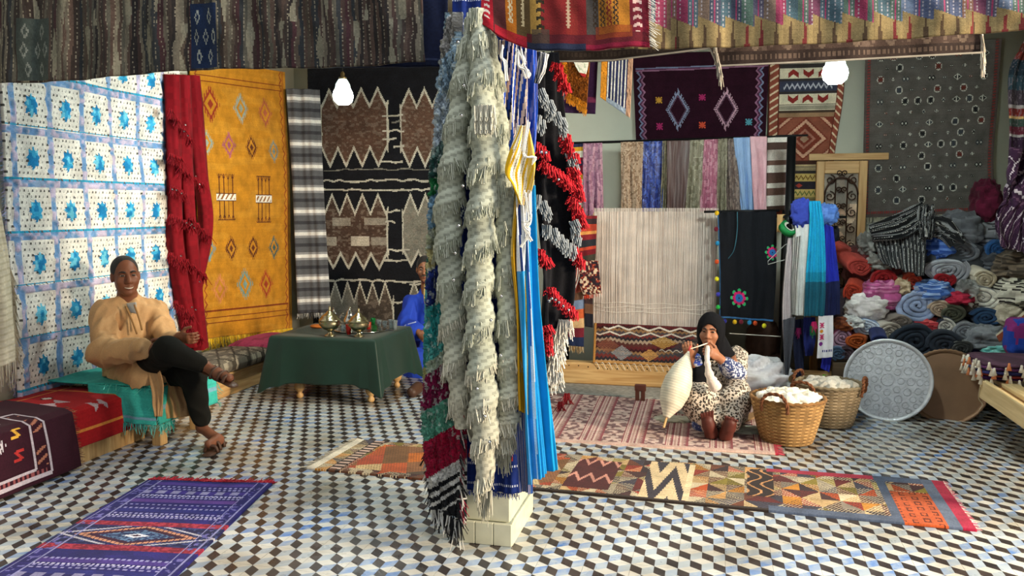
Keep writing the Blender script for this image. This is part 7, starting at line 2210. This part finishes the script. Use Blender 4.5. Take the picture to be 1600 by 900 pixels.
prim += [('c', hc + B @ np.array([0, -.02, -.06]), .050, nb, .055, .03), ('c', nb, .06, ch, .12, .05), ('c', ch, .13, pel, .14, .05), ('c', shR, .042, shL, .042, .04),
         ('c', shR, .040, elR, .036, .03), ('c', elR, .038, haR, .026, .02), ('c', shL, .040, elL, .036, .03), ('c', elL, .034, haL, .026, .02),
         ('c', hipU, .08, knU, .058, .04), ('c', knU, .055, anU, .034, .03), ('c', hipP, .08, knP, .058, .04), ('c', knP, .055, anP, .034, .03)]
ftU = D(358, 588, 5.10); ftP = D(326, 694, 5.22)
prim += [('c', anU, .032, anU + (ftU - anU) * .55 + (0, 0, -.015), .034, .02), ('c', anU + (ftU - anU) * .5 + (0, 0, -.015), .034, ftU + (0, 0, -.01), .026, .02), ('c', anP, .032, ftP + (0, .10, .0), .034, .02), ('c', ftP + (0, .10, .0), .036, ftP, .026, .02)]
prim += hand_prims(haL, D(300, 531, 5.30) - haL, (.2, -.5, .8), _r * .6 + np.array([0, -.5, .5]), .6)
prim += hand_prims(haR, D(250, 548, 5.10) - haR, (.0, -.7, .7), np.array([.2, .2, .9]), .3)
STOOLTOP = (-4.3, -3.43, 4.48, 5.25, .418)
put('body', prim, .006, SK1, t, k=.02, seat=STOOLTOP)
face_parts(t, hc, B, 1.10, '#2a2320', '#6a342c', smile=True)
# hair: close cropped, greying
hp = [('e', hc + B @ np.array([0, -.020, .036]) * 1.1, np.array([.078, .095, .088]) * 1.1, B, .01), ('-e', hc + B @ np.array([0, .095, -.01]), np.array([.095, .075, .085]), B, .015), ('-e', hc + B @ np.array([0, -.01, -.11]), np.array([.13, .14, .09]), B, .015)]
put('hair', hp, .005, HAIRM, t, '#241f1d', k=.01)
# tunic
TUN = cloth_mat('sand_cotton', .75, .04, .12, 420, .25, var=.10)
tp_ = [('c', nb + (0, 0, -.03), .075, ch, .155, .06), ('c', ch, .165, pel + (0, 0, .02), .185, .08), ('c', shR + (0, 0, -.012), .075, shL + (0, 0, -.012), .072, .06),
       ('c', shR + (0, 0, -.01), .078, elR, .088, .04), ('c', elR, .088, haR, .062, .04), ('c', shL + (0, 0, -.01), .074, elL, .075, .04), ('c', elL, .070, D(272, 528, 5.46), .055, .03),
       ('c', pel + (0, 0, -.02), .18, D(232, 590, 5.38), .12, .06), ('c', pel, .15, D(262, 592, 5.50), .09, .06)]
tp_ += [('-e', nb + B @ np.array([0, .02, .055]), np.array([.058, .066, .06]), B, .012)]
put('tunic', tp_, .007, TUN, t, '#c4996a', seat=STOOLTOP, k=.05, fold=.022, ffreq=15, fdir=(.45, .1, 1), seed=3)
# hanging flap and back hem
cvh = Cv(30, 40, '#c4996a').grain(.06)
P = between([D(226, 572, 5.30), D(236, 605, 5.26), D(243, 650, 5.26)], [D(246, 566, 5.24), D(254, 605, 5.22), D(250, 652, 5.26)], 30, 40)
textile('tunic_flap', waves(P, .012, 1.2), cvh, TUN, t, thick=.008, back=True, smooth=True)
P = between([D(240, 602, 5.40), D(244, 630, 5.36), D(248, 656, 5.36)], [D(288, 592, 5.44), D(296, 625, 5.42), D(300, 650, 5.42)], 40, 40)
textile('tunic_hem', waves(P, .015, 2.2), Cv(40, 40, '#b58a5c').grain(.06), TUN, t, thick=.008, back=True, smooth=True)
for pts in ([(196, 478), (206, 500), (214, 522)], [(210, 476), (218, 500), (222, 516)]):
    g = tube(smooth_path([D(x, y, 5.425) for x, y in pts], 12), .006, 6); mk('neck_placket', g, COTTON, t, smooth=True, fcol=np.tile(lin('#9a7348'), (len(g[1]), 1)))
P = between([D(197, 474, 5.46), D(204, 488, 5.44)], [D(212, 472, 5.46), D(213, 490, 5.44)], 8, 8)
textile('undershirt', P, Cv(8, 8, '#a8a49e'), COTTON, t, thick=.01, back=True)
TRO = cloth_mat('black_twill', .9, .0, .1, 400, .2, var=.15)
tr_ = [('c', hipU, .115, knU, .082, .05), ('c', knU, .080, knU + (anU - knU) * .86, .052, .04), ('c', hipP, .11, knP, .082, .05), ('c', knP, .080, anP + (0, 0, .06), .060, .04), ('c', hipU, .12, hipP, .12, .05)]
put('trousers', tr_, .007, TRO, t, '#14130f', seat=STOOLTOP, k=.04, fold=.010, ffreq=13, fdir=(.6, .2, -.5), seed=8)
LEATH = plain('brown_sandal_leather', '#4a2f20', .5, bump=.15)
for an, ft in ((anU, ftU), (anP, ftP)):
    heel = (an + (0, .03, -.045)) if ft is ftP else an + (ftU - anU) * .05 + (0, 0, -.05)
    if ft is ftP: heel = np.array([ftP[0] - .03, ftP[1] + .20, .012]); toe = np.array([ftP[0] + .03, ftP[1] - .05, .012])
    else: toe = ftU + (ftU - anU) * .12 + (0, 0, -.035)
    mid = (heel + toe) / 2
    sd = thing('sandal', None, None, mid); sd.parent = t; sd.location = tuple(mid - ORG[t.name])
    sp_ = [('c', heel, .030, mid, .030, .03), ('c', mid, .034, toe, .038, .03)]
    V, Fc = sculpt(sp_, .007)
    up_ = np.array([0, 0, 1.0]) if ft is ftP else np.array([.25, -.1, .95])
    d_ = ((V - mid) @ up_)[:, None] * up_; V = V - d_ * .72
    mk('sole', (V, Fc), LEATH, sd, smooth=True)
    ax_ = toe - heel; ax_ = ax_ / np.linalg.norm(ax_); sv = np.cross(ax_, up_); sv /= np.linalg.norm(sv)
    for fr_, hh_ in ((.35, .065), (.62, .055), (.82, .042)):
        b0 = heel + (toe - heel) * fr_
        g = tube(smooth_path([b0 + sv * .042, b0 + sv * .030 + up_ * hh_ * .8, b0 + up_ * hh_, b0 - sv * .030 + up_ * hh_ * .8, b0 - sv * .042], 14), .011, 6)
        mk('strap', g, LEATH, sd, smooth=True)

# ---------------------------------------------------------------- man in the blue robe, half hidden by the rag rug
SK2 = skin_mat('tan_skin', '#8a5a40')
t = thing('person', 'man in a bright blue robe sitting behind the tea table, half behind the rag rug', 'person', ony(668, 620, 7.0))
Q = lambda x, y, o=0.0: ony(x, y, 7.30 + o)
hc = Q(664, 421)
B = basis((CAM - hc) * np.array([1, 1, .2]) + np.array([-.6, 0, 0]))
nb = Q(669, 452, .04); shR, shL = Q(642, 474, .02), Q(705, 474, .05); ch, pel = Q(672, 500, .05), Q(672, 575, .08)
elR, haR = Q(636, 512, -.10), Q(655, 520, -.30)
prim = head_prims(hc, B, 1.0, 1.2, .95) + [('c', hc + B @ np.array([0, -.02, -.06]), .047, nb, .052, .03), ('c', nb, .06, ch, .12, .05), ('c', ch, .13, pel, .14, .05), ('c', shR, .05, shL, .05, .04), ('c', shR, .045, elR, .04, .03), ('c', elR, .036, haR, .025, .02),
                                           ('c', Q(665, 580, .02), .09, Q(660, 575, -.16), .07, .04)]
prim += hand_prims(haR, Q(666, 533, -.36) - haR, (-.5, -.6, .5), (.6, -.2, .7), .25)
put('body', prim, .006, SK2, t)
face_parts(t, hc, B, 1.0, '#3a322e', '#7a4438', brow_w=.004)
g = tube(smooth_path([hc + B @ np.array(p) for p in [(-.032, .078, -.06), (-.012, .094, -.052), (0, .097, -.052), (.012, .094, -.052), (.032, .078, -.06)]], 14), np.sin(np.linspace(.2, pi - .2, 14)) * .008, 6)
mk('moustache', g, HAIRM, t, smooth=True, fcol=np.tile(lin('#4a423c'), (len(g[1]), 1)))
hp = [('e', hc + B @ np.array([0, -.020, .040]), np.array([.080, .096, .092]), B, .01), ('-e', hc + B @ np.array([0, .085, -.035]), np.array([.095, .07, .085]), B, .015), ('-e', hc + B @ np.array([0, -.01, -.11]), np.array([.13, .14, .09]), B, .015)]
put('hair', hp, .005, HAIRM, t, '#1a1716', k=.01)
ROBE = cloth_mat('blue_robe_cotton', .75, .03, .1, 400, .25, var=.10)
rp_ = [('c', nb + (0, 0, -.03), .07, ch, .15, .06), ('c', ch, .16, pel, .20, .08), ('c', shR, .07, shL, .07, .06), ('c', shR, .075, elR, .095, .04), ('c', elR, .095, haR + (elR - haR) * .28, .085, .04), ('c', pel, .2, Q(664, 590, -.10), .17, .08), ('c', Q(652, 560, -.16), .10, Q(650, 600, -.14), .12, .06),
       ('-e', nb + B @ np.array([0, .02, .055]), np.array([.055, .062, .06]), B, .012)]
put('robe', rp_, .008, ROBE, t, '#1f3fae', k=.05, fold=.018, ffreq=12, fdir=(.1, 0, 1), seed=5)
GOLD = cloth_mat('gold_braid', .5, .1, .3, 300, .4)
for pts in ([(664, 444), (663, 465), (667, 490), (667, 505)], [(672, 444), (672, 465), (672, 490), (671, 510)]):
    g = tube(smooth_path([Q(x, y, -.115) for x, y in pts], 14), .007, 6); mk('braid_trim', g, GOLD, t, smooth=True, fcol=np.tile(lin('#b09a5a'), (len(g[1]), 1)))
g = tube(smooth_path([Q(x, y, -.27) for x, y in [(632, 509), (640, 506), (650, 503)]], 10), .006, 6); mk('cuff_trim', g, GOLD, t, smooth=True, fcol=np.tile(lin('#a9b4d8'), (len(g[1]), 1)))
tr2 = [('c', Q(649, 590, -.18), .055, Q(648, 606, -.16), .05, .03)]
put('trouser_leg', tr2, .008, COTTON, t, '#b8a890')
fb = onz(648, 618, .0)
put('shoe', [('c', fb + (0, .08, .05), .05, fb + (0, -.06, .04), .045, .03)], .008, LEATH, t)
mk('stool', Geo().add(box(Q(672, 580)[0] - .2, Q(672, 580)[0] + .25, 7.2, 7.6, .36, .41, .01)).add(box(Q(672, 580)[0] - .18, Q(672, 580)[0] - .12, 7.24, 7.3, 0, .36)).add(box(Q(672, 580)[0] + .15, Q(672, 580)[0] + .21, 7.24, 7.3, 0, .36)).add(box(Q(672, 580)[0] - .18, Q(672, 580)[0] - .12, 7.5, 7.56, 0, .36)).add(box(Q(672, 580)[0] + .15, Q(672, 580)[0] + .21, 7.5, 7.56, 0, .36)), PINE_X, label='plain wooden stool under the man in the blue robe', cat='stool')

# ---------------------------------------------------------------- woman spinning wool
SK3 = skin_mat('light_brown_skin', '#a06a4e'); SK3d = skin_mat('hennaed_skin', '#5a2a22')
t = thing('person', 'woman in a black headscarf and leopard print dress spinning wool on the pink rug', 'person', onz(1118, 660, 0))
hc = D(1110, 518, 5.80)
fw = (CAM - hc) * np.array([1, 1, .3]); fw /= np.linalg.norm(fw); fw = fw - .18 * _r
B = basis(fw, (.04, 0, 1))
nb = D(1118, 545, 5.88); shR, shL = D(1089, 560, 5.90), D(1151, 556, 5.97)
ch, pel = D(1120, 582, 5.95), D(1122, 632, 6.0)
elR, haR = D(1092, 584, 5.78), D(1079, 558, 5.70)
elL, haL = D(1143, 577, 5.70), D(1121, 557, 5.64)
hL_, hR_ = D(1135, 645, 6.0), D(1108, 645, 6.0)
kL_, kR_ = D(1147, 622, 5.70), D(1090, 624, 5.68)
fL_, fR_ = onz(1134, 693, 0), onz(1111, 690, 0)
prim = head_prims(hc, B, .98, .9) + [('c', hc + B @ np.array([0, -.02, -.06]), .045, nb, .05, .03), ('c', nb, .06, ch, .11, .05), ('c', ch, .12, pel, .15, .05), ('c', shR, .05, shL, .05, .04), ('c', shR, .045, elR, .04, .03), ('c', elR, .038, haR, .025, .02), ('c', shL, .045, elL, .042, .03), ('c', elL, .042, haL, .026, .02),
                                     ('c', hL_, .09, kL_, .065, .04), ('c', kL_, .06, fL_ + (0, .03, .06), .036, .03), ('c', hR_, .09, kR_, .065, .04), ('c', kR_, .06, fR_ + (0, .03, .06), .036, .03)]
prim += hand_prims(haR, D(1073, 542, 5.64) - haR, (-.7, -.5, .2), np.array([.7, -.3, .5]), .75, .95)
prim += hand_prims(haL, D(1107, 547, 5.58) - haL, (.6, -.6, .3), np.array([-.3, -.3, .9]), .75, .95)
put('body', prim, .006, SK3, t, zmin=.03)
face_parts(t, hc, B, .98, '#2a201c', '#8a4438')
for f_, toes in ((fL_, 1), (fR_, -1)):                          # bare soles turned to the viewer
    base = np.array([f_[0], f_[1], .0])
    ft = [('c', base + (0, .03, .040), .036, base + (toes * .016, .0, .11), .038, .03), ('c', base + (toes * .016, .0, .11), .040, base + (toes * .026, -.012, .145), .040, .03), ('c', base + (0, .10, .05), .042, base + (0, .03, .05), .040, .03)]
    for q in range(5): ft.append(('c', base + (toes * .028 + (q - 2) * .016, -.016, .160), .0105, base + (toes * .032 + (q - 2) * .018, -.040, .192 - .006 * q * toes), .0088, .004))
    put('foot', ft, .006, SK3d, t, zmin=.02)
# dress with a leopard print
m_, nt_, b_, N_, L_ = _nt('leopard_print_cotton')
tc = N_.new('ShaderNodeTexCoord'); vo = N_.new('ShaderNodeTexVoronoi'); vo.inputs['Scale'].default_value = 60; vo.inputs['Randomness'].default_value = .9
no_ = N_.new('ShaderNodeTexNoise'); no_.inputs['Scale'].default_value = 60; mxv = N_.new('ShaderNodeMix'); mxv.data_type = 'VECTOR'; mxv.inputs[0].default_value = .018
L_.new(tc.outputs['Object'], no_.inputs['Vector']); L_.new(tc.outputs['Object'], mxv.inputs[4]); L_.new(no_.outputs['Color'], mxv.inputs[5]); L_.new(mxv.outputs[1], vo.inputs['Vector'])
cr = N_.new('ShaderNodeValToRGB'); cr.color_ramp.interpolation = 'CONSTANT'
for k_, (p_, c_) in enumerate([(0, '#8a6a50'), (.20, '#221c1a'), (.47, '#c9bcae')]):
    e_ = cr.color_ramp.elements[k_] if k_ < 2 else cr.color_ramp.elements.new(p_)
    e_.position = p_; e_.color = (*lin(c_), 1)
L_.new(vo.outputs['Distance'], cr.inputs[0]); L_.new(cr.outputs[0], b_.inputs['Base Color']); b_.inputs['Roughness'].default_value = .85
LEO = m_
dp = [('c', nb + (0, 0, -.02), .065, ch, .135, .06), ('c', ch, .15, pel + (0, 0, .03), .20, .08), ('c', shL, .062, shR, .06, .05), ('c', shL + (0, 0, -.01), .068, D(1150, 580, 5.80), .085, .04),
      ('c', hL_ + (0, 0, .0), .14, kL_, .115, .06), ('c', hR_, .14, kR_, .115, .06), ('c', kL_, .115, D(1140, 654, 5.60), .088, .05), ('c', kR_, .115, D(1101, 655, 5.62), .088, .05), ('c', pel + (0, 0, -.06), .19, D(1120, 650, 5.76), .13, .06)]
put('dress', dp, .008, LEO, t, None, zmin=.026, k=.05, fold=.014, ffreq=10, fdir=(.2, -.8, .5), seed=2)
BLUEP = cloth_mat('blue_print_cotton', .85, .1, .1, 300, .2, var=.1)
sl_ = [('c', D(1149, 584, 5.76), .078, D(1136, 572, 5.67), .060, .03), ('c', D(1092, 574, 5.78), .055, D(1086, 562, 5.73), .046, .03)]
V, Fc = sculpt([sl_[0]], .007, fold=.008, ffreq=16); C = np.where((vnoise(V[Fc[:, 0]][:, 0] * 110, V[Fc[:, 0]][:, 1] * 110, V[Fc[:, 0]][:, 2] * 110) > .1)[:, None], lin('#c9cbd6'), lin('#34406e')); mk('sleeve', (V, Fc), BLUEP, t, smooth=True, fcol=C)
V, Fc = sculpt([sl_[1]], .007, fold=.008, ffreq=16); C = np.where((vnoise(V[Fc[:, 0]][:, 0] * 110, V[Fc[:, 0]][:, 1] * 110, V[Fc[:, 0]][:, 2] * 110) > .1)[:, None], lin('#c9cbd6'), lin('#3a4ea8')); mk('sleeve', (V, Fc), BLUEP, t, smooth=True, fcol=C)
hm = [('c', D(1120, 660, 5.60), .045, D(1092, 663, 5.62), .045, .04)]
V, Fc = sculpt(hm, .007, fold=.012, ffreq=16); C = np.where((vnoise(V[Fc[:, 0]][:, 0] * 110, V[Fc[:, 0]][:, 1] * 110, V[Fc[:, 0]][:, 2] * 110) > .1)[:, None], lin('#8a90a6'), lin('#34406e')); mk('petticoat', (V, Fc), BLUEP, t, smooth=True, fcol=C)
# headscarf with a long fall over the right side
SCF = cloth_mat('black_headscarf', .95, .0, .1, 300, .15, var=.2)
Lh = lambda x, y, z: hc + B @ np.array([x, y, z])
hs = [('e', Lh(0, -.018, .030), np.array([.094, .112, .108]), B, .02), ('c', Lh(0, -.04, -.05), .092, nb + (0, .02, -.01), .098, .05), ('c', nb + (0, .0, -.01), .09, D(1126, 562, 5.92), .11, .05), ('c', D(1098, 545, 5.80), .05, D(1092, 585, 5.74), .055, .04), ('c', D(1092, 585, 5.74), .055, D(1090, 612, 5.66), .045, .04),
      ('-e', Lh(0, .085, -.022), np.array([.060, .075, .076]), B, .014), ('-e', Lh(0, .10, -.09), np.array([.050, .06, .04]), B, .02)]
put('headscarf', hs, .006, SCF, t, '#121216', k=.03, fold=.006, ffreq=16, fdir=(.2, 0, 1), seed=6)
# strand of wool in her hands
w1 = smooth_path([D(1106, 540, 5.52), D(1105, 562, 5.50), D(1109, 587, 5.50), D(1120, 608, 5.52)], 24)
crad = np.interp(np.linspace(0, 1, 24), [0, .2, .5, .8, 1], [.012, .02, .018, .040, .035]) * (1 + .25 * vnoise(np.arange(24) * .9))
g = tube(w1, crad, 12)
mk('wool_roving', g, FLUFF, smooth=True, fcol=np.tile(lin('#e9d9cf'), (len(g[1]), 1)), label='strand of pale pink wool hanging from the woman\'s hand', cat='wool')
